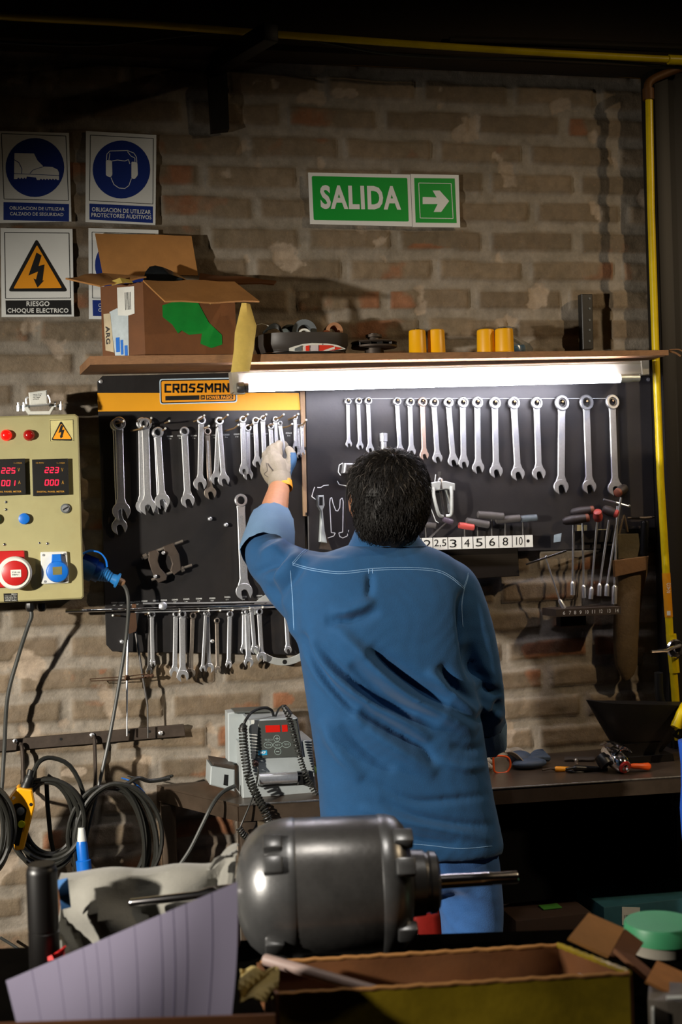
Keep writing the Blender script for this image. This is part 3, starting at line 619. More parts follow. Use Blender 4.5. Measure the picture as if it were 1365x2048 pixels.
for q in (rect(1155, 1050, 1175, 1068), rect(1197, 1058, 1217, 1066)): m.flat(q, GY-0.0006, 0.0005)
m.build('paper_scrap', mat('buff_paper', '#8c7f56', 0.7), t)

# ------------------------------------------------------------------ wrenches
def wrench(name, label, ring, jaw, rd, jw, sw, y, mt=None, group=None, tilt=15, twist=0.0, rec=True, cat='wrench', thick=0.006, peg_=None):
    """combination wrench hanging in front of the board: ring centre and jaw centre in photo px, rd ring diameter, jw jaw width, sw shank width in px"""
    mt = mt or M_chrome
    R_, J = Vector(ring), Vector(jaw); ax = (J-R_).normalized(); nx = Vector((ax.y, -ax.x))
    if nx.x < 0: nx = -nx
    k = (P(ring[0]+1, ring[1], y)-P(ring[0], ring[1], y)).length
    w = lambda a, b: tuple(R_+ax*a+nx*b)
    Lg = (J-R_).length
    t = thing(name, label, cat, P(ring[0], ring[1], y), group)
    # shank
    r0, j0 = rd*0.42, Lg-jw*0.38
    m = MB(); s1, s2 = sw*0.5, sw*0.5
    m.flat([w(r0, -s1*1.1), w(r0+sw*.6, -s1), w(j0-sw*.8, -s2), w(j0, -s2*1.5), w(j0, s2*1.5), w(j0-sw*.8, s2), w(r0+sw*.6, s1), w(r0, s1*1.1)], y, thick, bev=min(0.0018, sw*k*0.16)); sh = m.build('shank', mt, t)
    if rec:
        m = MB(); a0, a1 = r0+sw*1.2, j0-sw*1.5
        m.flat(rrect([w(a0, -s1*.38), w(a1, -s1*.38), w(a1, s1*.38), w(a0, s1*.38)], sw*.15, 2), y-0.0003, 0.0006); m.build('stamped_panel', M_recess, sh)
    # ring
    m = MB(); c = P(ring[0], ring[1], y-0.001); m.ring(c+Vector((0, thick+0.002, 0)), (0.12+twist, -1, 0.10), rd*k/2, rd*k/2*0.64, thick+0.004, 24); m.build('ring_end', mt, t)
    # open jaw
    m = MB(); h = jw/2; ta = math.radians(tilt); ca, sa = math.cos(ta), math.sin(ta); pts = []
    g = h*0.42
    for i in range(17):
        a = math.radians(-62+i*(304/16.0))-math.pi/2-math.radians(0)
        a = math.radians(62)+math.radians(236)*i/16          # from one prong round the back to the other
        pts.append((h*1.02*math.cos(a), h*1.02*math.sin(a)))
    pts += [(h*0.98, -g*1.15), (g*0.55, -g), (-g*0.30, -g*.75), (-g*0.62, 0), (-g*0.30, g*.75), (g*0.55, g), (h*0.98, g*1.15)][0:7]
    poly = []
    for a, b in pts: poly.append(w(Lg+a*ca-b*sa, a*sa+b*ca))
    m.flat(poly, y-0.0006, thick+0.001, bev=min(0.0011, jw*k*0.05)); m.build('open_jaw', mt, t)
    return t
# row of ratchet wrenches
ords = ['first', 'second', 'third', 'fourth', 'fifth', 'sixth', 'seventh', 'eighth', 'ninth', 'tenth', 'eleventh', 'twelfth', 'thirteenth', 'fourteenth', 'fifteenth', 'sixteenth']
RW = [((696.5, 803), (698.5, 888), 14, 12.5, 6.5), ((717.5, 802), (721, 892), 14.5, 13.5, 6.8), ((737, 802), (741, 898), 15.5, 15, 7.5), ((795, 803), (801, 901), 17, 16, 8), ((821, 804), (824, 903), 18, 17, 9), ((846, 804), (849.5, 910), 18.5, 17.5, 9), ((869, 805), (876, 916), 19.5, 19.5, 9.8), ((898, 805), (907.5, 922), 20.5, 21, 10.5), ((927, 805), (928.5, 926), 22, 20.5, 11), ((956, 805), (957.5, 935), 23, 23.5, 11.5), ((991, 806), (993.5, 942), 24, 25.5, 12), ((1029, 806), (1037, 947), 24.5, 26.5, 12.5), ((1074.5, 806), (1079, 946), 24, 26, 12), ((1125, 806), (1123.5, 973), 30, 29, 14), ((1174, 805), (1180, 973), 29, 27, 13), ((1226, 804), (1232, 976), 28, 29, 13)]
LB = ['smallest steel ratchet wrench, first in the row under the lamp', 'second small ratchet wrench in the row under the lamp', 'third ratchet wrench in the row, last before the wide gap', 'ratchet wrench directly after the wide gap in the row under the lamp', 'ratchet wrench between the wide gap\'s first wrench and the coppery one', 'coppery tinted ratchet wrench in the row under the lamp', 'ratchet wrench just after the coppery one in the row', 'tilted ratchet wrench, second after the coppery one', 'straight hanging ratchet wrench, its jaw touching the tilted one beside it', 'tenth ratchet wrench in the row under the lamp, above the gear puller\'s right side', 'eleventh ratchet wrench in the row, with a rusty spot', 'twelfth ratchet wrench in the row, over the hex key rack', 'thirteenth ratchet wrench, the last of middling length before the three big ones', 'first of the three biggest ratchet wrenches at the row\'s right', 'middle one of the three biggest ratchet wrenches, darker ring', 'last ratchet wrench in the row, beside the yellow pipe']
for i, (r, j, rd, jw, sw) in enumerate(RW):
    t = wrench('ratchet_wrench', LB[i], r, j, rd, jw, sw, -0.040, M_copper_steel if i == 5 else M_matte_chrome, 'ratchet wrenches in a row under the lamp', tilt=14, rec=False)
    m = MB(); c = P(r[0], r[1], -0.047); m.tube([P(r[0]+0.5, r[1]-2, GY), P(r[0]+1.5, r[1]-3, -0.047)], 0.0032 if i > 5 else 0.0024, 8)
    pg = m.build('hanging_pin', M_peg, bpy.data.objects['tool_board.001']); 
    if i > 6:
        k = 0.00155; m = MB(); m.ring(P(r[0], r[1], -0.0405)+Vector((0, 0.004, 0)), (0.12, -1, 0.1), rd*k*.33, rd*k*.24, 0.003, 18); m.build('ratchet_collar', M_chrome_dark, t)
# wrenches on the black board: label, ring, jaw, rd, jw, sw, y, material
G1 = 'combination wrenches on the black board'
LW = [('big wrench hanging behind the first big one on the black board, jaw showing below it', (232, 850), (239, 1053), 25, 31, 13, -0.034, M_chrome),
      ('biggest wrench at the left end of the black board, in front', (238, 847), (243, 1022), 27, 36, 15.5, -0.048, M_chrome),
      ('long wrench half hidden behind the second peg\'s front wrench', (284, 847), (286, 1012), 24, 28, 14, -0.034, M_chrome),
      ('front wrench on the second peg of the black board', (291, 848), (296, 1013), 25, 32, 14, -0.048, M_chrome),
      ('wrench at the back of the third peg, jaw peeping out below', (314, 866), (321, 1014), 22, 27, 12, -0.034, M_chrome),
      ('wrench at the front of the third peg from the left on the black board', (316, 865), (325, 1002), 22, 30, 12.5, -0.048, M_chrome),
      ('single wrench hanging alone in the middle of the black board\'s upper row', (369, 863), (376, 1001), 19, 27, 13, -0.042, M_chrome),
      ('wrench hanging before a browner one, ring high on its peg', (403, 841), (400.5, 967), 18, 26, 10.5, -0.048, M_chrome),
      ('brownish tarnished wrench in the middle of the black board', (415, 863), (421, 986), 16, 24, 9.5, -0.036, mat('tarnished_steel', (0.36, 0.31, 0.26), 0.38, 0.85, 0.2, 60)),
      ('left wrench of the pair spreading from one ring peg', (438, 842), (433, 957), 17, 23, 10, -0.036, M_chrome),
      ('right wrench of the pair spreading from one ring peg', (439, 842), (448, 960), 17, 23, 9.5, -0.048, M_chrome),
      ('narrow wrench behind another, fifth cluster on the black board', (496, 856), (497, 950), 15, 19, 9, -0.036, M_chrome),
      ('narrow front wrench just left of the gloved hand\'s neighbours', (486, 839), (488.5, 940), 15, 19, 10, -0.048, M_chrome),
      ('wrench with its jaw beside the glove', (511, 841), (515, 925), 14, 18, 8.5, -0.044, M_chrome),
      ('wrench hanging with its jaw hidden behind the glove', (526, 837), (530, 925), 13, 17, 8.5, -0.044, M_chrome),
      ('short wrench on the low peg just above the glove', (542, 853), (546, 930), 12, 16, 8, -0.040, M_chrome),
      ('wrench on the high peg just above the glove', (551, 839), (556, 925), 12, 16, 7.5, -0.033, M_chrome),
      ('small wrench on the last high peg of the black board', (591, 835), (592, 894), 9.5, 11, 6.5, -0.044, M_chrome),
      ('small wrench behind the last peg\'s front one at the board edge', (597, 853), (599, 911), 9, 11, 6, -0.036, M_chrome),
      ('smallest wrench at the right edge of the black board, by the batten', (605, 851), (606, 906), 8.5, 9.5, 6, -0.050, M_chrome)]
for i, (lb, r, j, rd, jw, sw, y, mt) in enumerate(LW):
    wrench('combination_wrench', lb, r, j, rd, jw, sw, y, mt, G1, tilt=12 if i % 2 else 15)
wrench('combination_wrench', 'wrench held in the gloved hand', (560.5, 847), (573, 930), 9.5, 13, 7, -0.094, M_polish and M_matte_chrome, G1, rec=False)
wrench('combination_wrench', 'large single wrench hanging left of the man\'s rolled sleeve', (482, 1001), (489, 1183), 26, 33, 16, -0.040, M_chrome, G1)
G2 = 'wrenches along the bottom of the black board'
LO = [('slim dark wrench leaning on the compass\'s right, under the long rod', (300, 1231), (299, 1342), 12, 13, 7, -0.036, M_chrome_dark),
      ('slim bright wrench beside the compass, under the long rod', (304, 1230), (306, 1328), 13, 11, 8, -0.050, M_chrome),
      ('wrench hanging just left behind the long stamped one under the rod', (352, 1229), (350, 1345), 14, 21, 9, -0.036, M_chrome),
      ('longest stamped wrench under the rod, with a white stain below its jaw', (365, 1229), (366, 1352), 15, 24, 12, -0.052, M_chrome),
      ('brown tarnished wrench just right of the longest one under the rod', (386, 1232), (382, 1346), 14, 19, 8, -0.036, MATS['tarnished_steel']),
      ('bright wrench turned edge on, with a big jaw behind it', (412, 1227), (406, 1338), 11, 12, 6, -0.050, M_chrome),
      ('wrench whose round jaw shows below the edge-on one', (415, 1229), (419, 1336), 11, 19, 8, -0.038, M_chrome),
      ('brown wrench in shadow, right of the middle bolt under the rod', (434, 1242), (436, 1340), 12, 13, 7, -0.034, MATS['tarnished_steel']),
      ('chrome wrench twisted sideways, between the middle bolt and the stamped pair', (460, 1229), (458, 1330), 13, 13, 8, -0.044, M_chrome),
      ('wrench hanging behind the stamped one left of the curved spanner', (489, 1225), (488, 1300), 13, 14, 8, -0.034, M_chrome),
      ('stamped wrench hanging left of the curved spanner', (495, 1224), (498, 1325), 13, 19, 10, -0.044, M_chrome),
      ('short bright wrench hung in front of the stamped one', (504, 1220), (510, 1300), 12, 15, 8, -0.058, M_chrome),
      ('wrench overlapping the left tip of the curved spanner', (519, 1224), (524, 1314), 14, 20, 9, -0.050, M_chrome),
      ('small wrench hanging close to the man\'s side, over the curved spanner', (573, 1229), (577, 1300), 12, 14.5, 8, -0.046, M_chrome)]
for i, (lb, r, j, rd, jw, sw, y, mt) in enumerate(LO):
    wrench('combination_wrench', lb, r, j, rd, jw, sw, y, mt, G2, tilt=14 if i % 2 else -10, rec=(sw > 8.5))
# hook spanner: a flat arc with a hole
def arc_px(cx, cy, ro, ri, a0, a1, n=30):
    o = [(cx+ro*math.cos(math.radians(a0+(a1-a0)*i/n)), cy+ro*math.sin(math.radians(a0+(a1-a0)*i/n))) for i in range(n+1)]
    q = [(cx+ri*math.cos(math.radians(a1-(a1-a0)*i/n)), cy+ri*math.sin(math.radians(a1-(a1-a0)*i/n))) for i in range(n+1)]
    return o+q
t = thing('hook_spanner', 'pale curved flat spanner half hidden behind the man\'s left side', 'spanner', P(566, 1320, -0.034))
m = MB(); m.flat(arc_px(566, 1256, 75, 61, 145, -20), -0.034, 0.004, bev=0.0008); m.flat(arc_px(566, 1256, 75, 61, 205, 268, 14), -0.034, 0.004, bev=0.0008); b = m.build('curved_blade', M_alu, t)
m = MB(); m.flat(circ(570, 1324, 4.6, n=16), -0.0345, 0.001); m.build('pin_hole', M_black_print, b)
m = MB(); m.flat([(531, 1208), (545, 1200), (610, 1206), (610, 1214), (545, 1212)], -0.032, 0.004); m.build('bridge', M_alu, t)
# long rod across the pegs
t = thing('steel_rod', 'long bright steel rod lying across the lower pegs', 'rod', P(340, 1218, -0.07))
m = MB(); m.tube([P(131, 1222.5, -0.07), P(345, 1216, -0.07), P(560, 1210, -0.07)], 0.0048, 10); m.build('shaft', M_polish, t)
m = MB(); m.tube([P(264, 1214, -0.066), P(272, 1214, -0.066)], [0.009, 0.009], 8); m.build('collar', mat('rust', '#5b3d26', 0.7, 0.2), t)
m = MB(); m.tube([P(286, 1207, -0.075), P(420, 1206, -0.075), P(556, 1203, -0.075)], 0.0024, 8); m.tube([P(270, 1225, -0.072), P(420, 1221, -0.072), P(560, 1214, -0.072)], 0.0018, 8); tag(m.build('thin_rod', M_chrome), 'pair of thin wires beside the long bright rod on the lower pegs', 'rod')
m = MB(); m.lathe(P(326, 1212, -0.074), (0, -1, 0.2), [(0, 0.011), (0.004, 0.012), (0.008, 0.006)], 14); m.build('swivel', M_matte_chrome, t)
# large compass (dividers)
t = thing('dividers', 'rusty long-legged dividers hanging from the rod over the rail', 'dividers', P(262, 1240, -0.045))
m = MB(); m.flat([(262, 1226), (272, 1226), (275, 1262), (258, 1268), (256, 1262)], -0.06, 0.012); m.build('hinge', mat('rusty_iron', '#4d3524', 0.6, 0.4), t)
m = MB(); m.tube([P(256, 1262, -0.045), P(254, 1350, -0.045), P(254, 1472, -0.045)], [0.004, 0.0036, 0.0022], 8); m.build('leg', M_chrome, t)
m = MB(); m.tube([P(271, 1262, -0.045), P(285, 1350, -0.043), P(295, 1410, -0.04), P(296, 1476, -0.04)], [0.004, 0.0034, 0.003, 0.002], 8); m.build('leg', M_chrome_dark, t)
m = MB(); m.tube([P(180, 1358, -0.05), P(255, 1353, -0.05), P(290, 1348, -0.05)], 0.0016, 6); m.tube([P(180, 1358, -0.05), P(182, 1362, -0.05), P(256, 1359, -0.05), P(290, 1354, -0.05)], 0.0016, 6); m.build('cross_wire', MATS['rusty_iron'], t)
m = MB(); m.lathe(P(254, 1355, -0.042), (0, -1, 0), [(0, 0.009), (0.012, 0.009), (0.013, 0.006)], 6, smooth=False); m.build('wing_nut', MATS['rust'], t)
m = MB(); m.lathe(P(296, 1352, -0.042), (1, -0.2, 0.05), [(-.01, 0.005), (0.0, 0.007), (0.006, 0.004), (0.012, 0.007), (0.018, 0.003)], 10); m.build('thumb_nut', MATS['rusty_iron'], t)

# bearing separator (two half rings on bolts)
t = thing('bearing_separator', 'dark split bearing puller clamp hanging on the black board', 'puller', P(335, 1160, -0.03))
y = -0.048
m = MB(); m.flat([(298, 1104), (312, 1100), (319, 1106), (316, 1122), (320, 1135), (330, 1146), (335, 1152), (333, 1160), (318, 1166), (311, 1158), (303, 1140), (297, 1120)], y, 0.022, bev=0.002); m.build('half_ring', M_iron_brown, t)
m = MB(); m.flat([(327, 1093), (347, 1086), (352, 1097), (359, 1109), (361, 1122), (363, 1140), (349, 1150), (341, 1141), (345, 1128), (340, 1113), (330, 1106)], y, 0.022, bev=0.002); m.build('half_ring', M_iron_brown, t)
m = MB(); m.tube([P(283, 1117, y+.01), P(318, 1100, y+.01), P(366, 1082, y+.01)], 0.0045, 8); m.lathe(P(287, 1115, y+.01), P(318, 1100, y)-P(287, 1115, y), [(0, .009), (.012, .009)], 6, smooth=False); m.build('threaded_bolt', MATS['tarnished_steel'], t)
m = MB(); m.tube([P(303, 1160, y+.01), P(340, 1146, y+.01), P(384, 1130, y+.01)], 0.0045, 8); m.lathe(P(362, 1140, y+.01), P(384, 1130, y)-P(362, 1140, y), [(0, .009), (.010, .009)], 6, smooth=False); m.build('threaded_bolt', MATS['tarnished_steel'], t)
for c in ((327, 1106), (311, 1153)):
    m = MB(); m.lathe(P(c[0], c[1], y-.001), (-.1, -1, .1), [(0, .0055), (.008, .0055), (.010, .003)], 10); m.build('set_screw', M_chrome, t)
# big puller behind the head
t = thing('puller_yoke', 'steel puller with a crossbar behind the man\'s head', 'puller', P(768, 945, -0.05))
m = MB(); m.flat([(690, 926), (846, 928), (852, 948), (688, 946)], -0.062, 0.035, bev=0.003); cb = m.build('crossbar', M_matte_chrome, t)
m = MB(); m.flat([(694, 930), (843, 931), (846, 944), (692, 943)], -0.0628, 0.001); m.build('recess', M_chrome_dark, cb)
m = MB(); c = P(769, 945, -0.045); d = P(767.5, 866, -0.045)-c; m.lathe(c, d, [(0, 0.0095), (d.length*0.78, 0.0095), (d.length*0.79, 0.0125), (d.length*0.99, 0.0125), (d.length, 0.009)], 14); m.build('screw', M_chrome, t)
t = thing('gear_puller', 'silver three-jaw gear puller right of the man\'s head', 'puller', P(884, 960, -0.05))
m = MB(); m.flat([(857, 967), (875, 963), (892, 962), (911, 967), (911, 981), (893, 978), (875, 981), (857, 985)], -0.072, 0.03, bev=0.002); m.build('yoke', M_alu, t)
m = MB(); c = P(881, 975, -0.06); m.lathe(c, (0, 0, 1), [(-.005, .013), (.024, .012), (.030, .008)], 14); d = P(880, 943, -0.06); m.lathe(d, (0, 0, -1), [(0, .006), (.012, .006), (.013, .004), (.03, .004)], 6, smooth=False); m.tube([P(882, 982, -.06), P(889, 1030, -.06)], .0042, 10); m.build('screw', M_chrome_dark, t)
for pl in ([(866, 975, -.075), (870, 1000, -.082), (878, 1028, -.08), (886, 1033, -.07)], [(903, 973, -.07), (904, 1000, -.078), (903, 1028, -.075), (893, 1032, -.068)], [(890, 970, -.05), (897, 1000, -.045), (900, 1025, -.045)]):
    m = MB(); q = spline([P(*p) for p in pl], 5); m.tube(q, [0.0062]*3+[0.0054]*(len(q)-3), 8); m.build('jaw', M_alu, t)
t = thing('pivot_tool', 'grey forked lever tool beside the chalk outlines', 'tool', P(644, 1000, -0.03))
m = MB(); m.flat([(636, 991), (648, 990), (650, 1010), (646, 1020), (650, 1062), (655, 1086), (640, 1084), (642, 1050), (643, 1022), (637, 1012)], -0.048, 0.02, bev=0.002); b = m.build('lever', M_dev, t)
m = MB(); m.flat(rect(639, 994, 646, 1011), -0.0485, 0.001); m.build('slot', M_black_print, b)
m = MB(); m.flat([(651, 1064), (664, 1100), (640, 1098)], -0.043, 0.015); m.build('foot', M_iron_brown, t)
# number strip with hex keys
t = thing('hex_key_rack', 'rack with a white number strip from 2 to 10, under the charcoal board', 'tool rack', P(946, 1150, -0.02))
m = MB(); m.flat([(832, 1098), (1036, 1088), (1040, 1152), (948, 1158), (836, 1158)], -0.055, 0.05, back=-0.0245, bev=0.002); m.build('rack_body', mat('rack_dark', '#211b15', 0.5, 0.2), t)
m = MB(); m.flat([(826, 1077), (1066, 1070), (1067, 1094), (827, 1101)], -0.075, 0.006, back=-0.058); sp = m.build('number_strip', M_white_plastic, t, 'white strip with hand written sizes 2 2,5 3 4 5 6 8 10')
m = MB(); yy = -0.0756
for x in (843.5, 866, 896, 924, 946.5, 971, 998, 1025, 1050):
    lines(m, [[(x, 1076.5-(x-826)*.028), (x+.6, 1100-(x-826)*.028)]], yy, 0.0005, 1.2)
m.flat(circ(836, 1089, 3.2, n=14), yy, .0005); m.flat(circ(1057, 1082, 3.2, n=14), yy, .0005)
for s_, x0, x1, yc in [('2', 848, 863, 1088), ('2,5', 869, 893, 1087), ('3', 900, 914, 1087), ('4', 929, 940, 1086), ('5', 952, 966, 1085), ('6', 979, 991, 1084), ('8', 1006, 1017, 1083), ('10', 1033, 1046, 1082)]:
    lettering(m, s_, tq(x0, yc-8, x1, yc+8, -.02), yy, 0.0, 0.0005)
m.build('handwriting', M_black_print, sp)
G3 = 'hex keys standing in the numbered rack'
def tkey(label, hx0, hy0, hx1, hy1, r, mt, sx, sy, yb, y=-0.05, tipmt=None, group=G3, name='hex_key'):
    t = thing(name, label, 'hex key', P(sx, yb, y), group)
    m = MB(); a, b = P(hx0, hy0, y), P(hx1, hy1, y-0.01); q = (b-a); m.lathe(a, q, [(0, r*.6), (.003, r), (q.length*.5, r*1.05), (q.length-.003, r), (q.length, r*.6)], 14); m.build('grip', mt, t)
    m = MB(); c = P(sx, (hy0+hy1)/2+4, y); m.tube([c, P(sx+1, yb, y)], 0.0026, 8); m.build('shaft', M_chrome_dark, t)
    return t
M_grip = mat('grey_rubber_grip', '#4a4644', 0.6, 0, 0.12, 30)
tkey('small grey T-handle hex key nearest the man\'s head', 843, 1048, 874, 1052, .009, M_grip, 852, 1072, 1100)
tkey('red T-handle hex key over the number 4', 917, 1050, 950, 1055, .0100, M_red_handle, 930, 1060, 1130)
tkey('grey T-handle hex key over the number 5', 932, 1042, 980, 1050, .0115, M_grip, 956, 1055, 1135)
tkey('upper grey T-handle hex key over the number 6', 955, 1029, 1009, 1033, .0115, M_grip, 984, 1040, 1140)
tkey('ribbed grey T-handle hex key over the number 8', 990, 1041, 1042, 1036, .0115, M_grip, 1011, 1045, 1150, -0.042)
tkey('T-handle hex key with a bluish ribbed grip, rightmost in the numbered rack', 1040, 1038, 1076, 1035, .0105, mat('ribbed_grip', '#565f66', 0.5), 1046, 1045, 1075, -0.046)
t = thing('hex_key', 'dark hex key slanting out of the rack below the gear puller', 'hex key', P(862, 1075, -0.06), G3)
m = MB(); m.tube([P(857, 1078, -.06), P(895, 1044, -.07)], .0032, 8); m.build('shaft', M_chrome_dark, t)
m = MB(); m.lathe(P(886, 1038, -.07), P(910, 1046, -.08)-P(886, 1038, -.07), [(0, .005), (.003, .008), (.02, .009), (.03, .009), (.034, .006)], 12); m.build('grip', mat('violet_grip', '#4b3f4c', 0.5), t)

# nut driver rack
t = thing('nut_driver_rack', 'iron rail with sizes 6 to 14 painted on its edge', 'tool rack', P(1180, 1230, -0.06))
m = MB(); a = [P(1113, 1219, -.11), P(1243, 1213, -.11), P(1243, 1228, -.11), P(1113, 1234, -.11)]; m.prism(a, [q+Vector((-.012, .085, 0)) for q in a]); rl = m.build('rail', M_iron_brown, t)
m = MB(); m.flat([(1122, 1233), (1173, 1231), (1173, 1250), (1122, 1253)], -.035, .03, back=0.0); m.build('wall_bracket', M_iron, t)
m = MB()
for s_, x in zip(('6', '7', '8', '9', '10', '11', '12', '13', '14'), (1129, 1141, 1151, 1162, 1175, 1188, 1203, 1219, 1235)):
    yc = 1226-(x-1129)*.047; lettering(m, s_, tq(x-2.2-.8*(len(s_)-1), yc-3.6, x+2.2+.8*(len(s_)-1), yc+3.6), -.1106, 0.01)
m.build('painted_number', M_white, rl)
G4 = 'nut drivers standing in the iron rail'
def driver(label, top, bot, sock, hnd=None, hm=None, y=-.075, r=.0036, sr=.0075, hr=.0140, end=None):
    t = thing('nut_driver', label, 'nut driver', P(bot[0], bot[1], y), G4)
    m = MB(); m.tube([P(*top, y), P(*sock, y)], r, 9); m.build('shaft', M_chrome, t)
    m = MB(); a, b = P(*sock, y), P(*bot, y); d = b-a; m.lathe(a, d, [(-.004, r), (0, sr*.85), (.004, sr), (d.length, sr)], 12); m.build('socket', M_chrome, t)
    if hnd:
        h0, h1 = P(*hnd[0], y-.01), P(*hnd[1], y-.03); d = h1-h0; L_ = d.length
        m = MB(); m.lathe(h0, d, [(0, hr*.55), (L_*.12, hr*.95), (L_*.5, hr*1.12), (L_*.82, hr), (L_, hr*.9)], 16); g = m.build('grip', hm or M_handle, t)
        m = MB(); m.lathe(h1, d, [(-.003, hr*.98), (.006, hr*.92), (.009, hr*.6)], 12); m.build('grip_end', end or mat('rusty_red_grip', '#7c4530', 0.5), g)
    return t
driver('nut driver with a dark T-handle, first grip over the iron rail', (1148, 1050), (1146, 1190), (1146, 1165), [(1126, 1043), (1174, 1036)])
driver('nut driver behind the first dark T-handle in the iron rail', (1166, 1040), (1169, 1196), (1168, 1172), [(1142, 1026), (1184, 1020)], y=-.060)
driver('nut driver with a pinkish square grip end facing out', (1196, 1035), (1182, 1198), (1184, 1176), [(1197, 1040), (1196, 1026)], M_red_handle, end=M_red_handle)
driver('nut driver with a dark grip and a red round end', (1219, 1040), (1199, 1192), (1200, 1169), [(1206, 1017), (1232, 1027)], y=-.070, end=M_red_handle)
driver('tallest nut driver, its brown grip over the last ratchet wrench', (1243, 995), (1214, 1192), (1215, 1170), [(1252, 975), (1237, 985)], y=-.085, hr=.0145)
driver('nut driver with a bare cross bar, at the holster side', (1236, 1012), (1229, 1208), (1230, 1172), None, y=-.066, sr=.009)
m = MB(); m.tube([P(1208, 999, -.066), P(1236, 1006, -.066), P(1259, 1013, -.066)], .0034, 8); m.ball(P(1259, 1012, -.066), .005, 8, 6)
o = m.build('cross_bar', M_chrome, bpy.data.objects['nut_driver.005'])
t = thing('sliding_t_bar', 'leaning steel T-bar wrench at the left end of the iron rail', 'T-bar', P(1130, 1216, -.075), None)
m = MB(); m.tube([P(1092, 1115, -.075), P(1120, 1200, -.075)], .003, 8); m.lathe(P(1119, 1198, -.075), P(1130, 1219, -.075)-P(1119, 1198, -.075), [(0, .003), (.006, .007), (.033, .0085)], 12); m.build('shaft', M_chrome, t)
m = MB(); m.tube([P(1053, 1129, -.078), P(1133, 1102, -.078)], .0033, 8); m.ball(P(1093, 1114, -.078), .0055, 10, 8); m.build('cross_bar', M_polish, t)

# leather holster with a tool
t = thing('leather_holster', 'long brown leather tool holster hanging on the wall', 'holster', P(1265, 1350, -.03))
rings = []
for px0, px1, py, dp in ((1238, 1280, 1067, .02), (1236, 1292, 1090, .03), (1230, 1299, 1115, .04), (1232, 1296, 1150, .042), (1231, 1287, 1190, .042), (1229, 1281, 1240, .040), (1228, 1278, 1290, .034), (1232, 1277, 1330, .026), (1243, 1270, 1352, .016), (1252, 1262, 1361, .008)):
    a, b = P(px0, py, -.05), P(px1, py-3, -.05); c = (a+b)/2; w_ = (b.x-a.x)/2; rings.append([Vector((c.x+w_*math.cos(q), -.046-dp*.5*math.sin(q)*1.1, c.z+(b.z-a.z)*.5*math.cos(q))) for q in [2*math.pi*i/20 for i in range(20)]])
m = MB(); m.loft(rings[2:]); m.build('sheath', M_leather, t)
m = MB(); m.flat([(1236, 1068), (1278, 1067), (1281, 1090), (1276, 1116), (1238, 1118)], -.068, .004, bev=.001); m.build('back_flap', mat('leather_flap', '#4d4227', 0.55, 0, 0.2, 18, 0.2, 120), t)
m = MB(); m.flat([(1229, 1121), (1299, 1112), (1295, 1140), (1231, 1154)], -.083, .012, bev=.0015); m.build('band', M_leather_band, t)
m = MB(); m.tube(pxs([(1238, 1072), (1247, 1036), (1250, 1034), (1256, 1064)], -.06, 5), .0035, 6); m.build('hanging_loop', M_leather, t)
t = thing('handled_tool', 'black taped tool handle standing up out of the leather holster', 'tool', P(1290, 1110, -.055))
m = MB(); a, b = P(1287, 1112, -.055), P(1291, 1042, -.055); d = b-a; L_ = d.length; pr = []
for i in range(13): pr.append((L_*i/12, .0125+.0022*(i % 2)))
m.lathe(a, d, pr, 16); m.build('grip', M_dark, t)
m = MB(); m.tube([P(1255, 1036, -.045), P(1290, 1036, -.045), P(1309, 1034, -.045)], [.004, .0055, .004], 8); m.build('cross_bar', M_iron_brown, t)
m = MB(); m.flat([(1150, 1062), (1312, 1056), (1313, 1080), (1150, 1086)], -.032, .006); tag(m.build('wall_strap', M_iron), 'dark flat iron strap behind the nut drivers and the holster', 'strap')
# notice on the shelf: spirit level
# ================================================================== THINGS ON THE SHELF
# open cardboard box: a skewed corner points to the viewer
def bilerp(q, u, v): return (q[0]*(1-u)+q[1]*u)*(1-v)+(q[3]*(1-u)+q[2]*u)*v
t = thing('cardboard_box', 'big open cardboard box with torn flaps on the left end of the shelf', 'box', SH(330, -.16))
fc = SH(291, -.262); zb_ = fc.z
cor = P(291, 713, -.262); z0 = SH(291, -.2).z
pl = P(205, 692, -.17); pr_ = P(474, 708, -.245); pb = Vector((pl.x+(pr_.x-cor.x), -.03, 0))
def V(p, z): return Vector((p.x, p.y, z))
h0, h1 = z0+.001, P(291, 563, -.262).z
zl, zr = P(205, 572, -.17).z, P(474, 585, -.245).z
th = .005
wall = lambda a, b, za, zb2, zc, zd: [V(a, za), V(b, zb2), V(b, zd), V(a, zc)]
ft, lt, rt = h1, h1-.002, h1-.004
pbk = Vector((pl.x+.34, -.05, 0)); pl2 = Vector((pl.x, pl.y, 0)); 
quad = [cor, pr_, pbk, pl2]
m = MB()
cen = sum((V(q, 0) for q in quad), Vector())/4
for i in range(4):
    a, b = quad[i], quad[(i+1) % 4]; o_ = [V(a, h0), V(b, h0), V(b, h1), V(a, h1)]; ia, ib = V(a, 0)+(cen-V(a, 0)).normalized()*th*1.4, V(b, 0)+(cen-V(b, 0)).normalized()*th*1.4
    m.prism(o_, [V(ia, h0), V(ib, h0), V(ib, h1), V(ia, h1)])
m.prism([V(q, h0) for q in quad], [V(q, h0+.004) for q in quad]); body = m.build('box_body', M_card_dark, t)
def panelq(p, th=.0045): # quad of world points -> thin solid with soft bow
    g = [[bilerp(p, u/6, v/4) for u in range(7)] for v in range(5)]
    n_ = (p[1]-p[0]).cross(p[3]-p[0]).normalized()
    for v in range(5):
        for u in range(7): g[v][u] = g[v][u]+n_*(.004*math.sin(u*1.3+v)*math.sin(math.pi*u/6))
    return MB().sheet(g, th)
f_ = [V(cor, h1), V(pr_, h1), P(519, 605, -.345), P(330, 605, -.375)]
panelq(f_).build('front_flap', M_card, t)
f_ = [V(pl2, h1), V(cor, h1), P(232, 566, -.33), P(131, 561, -.24)]
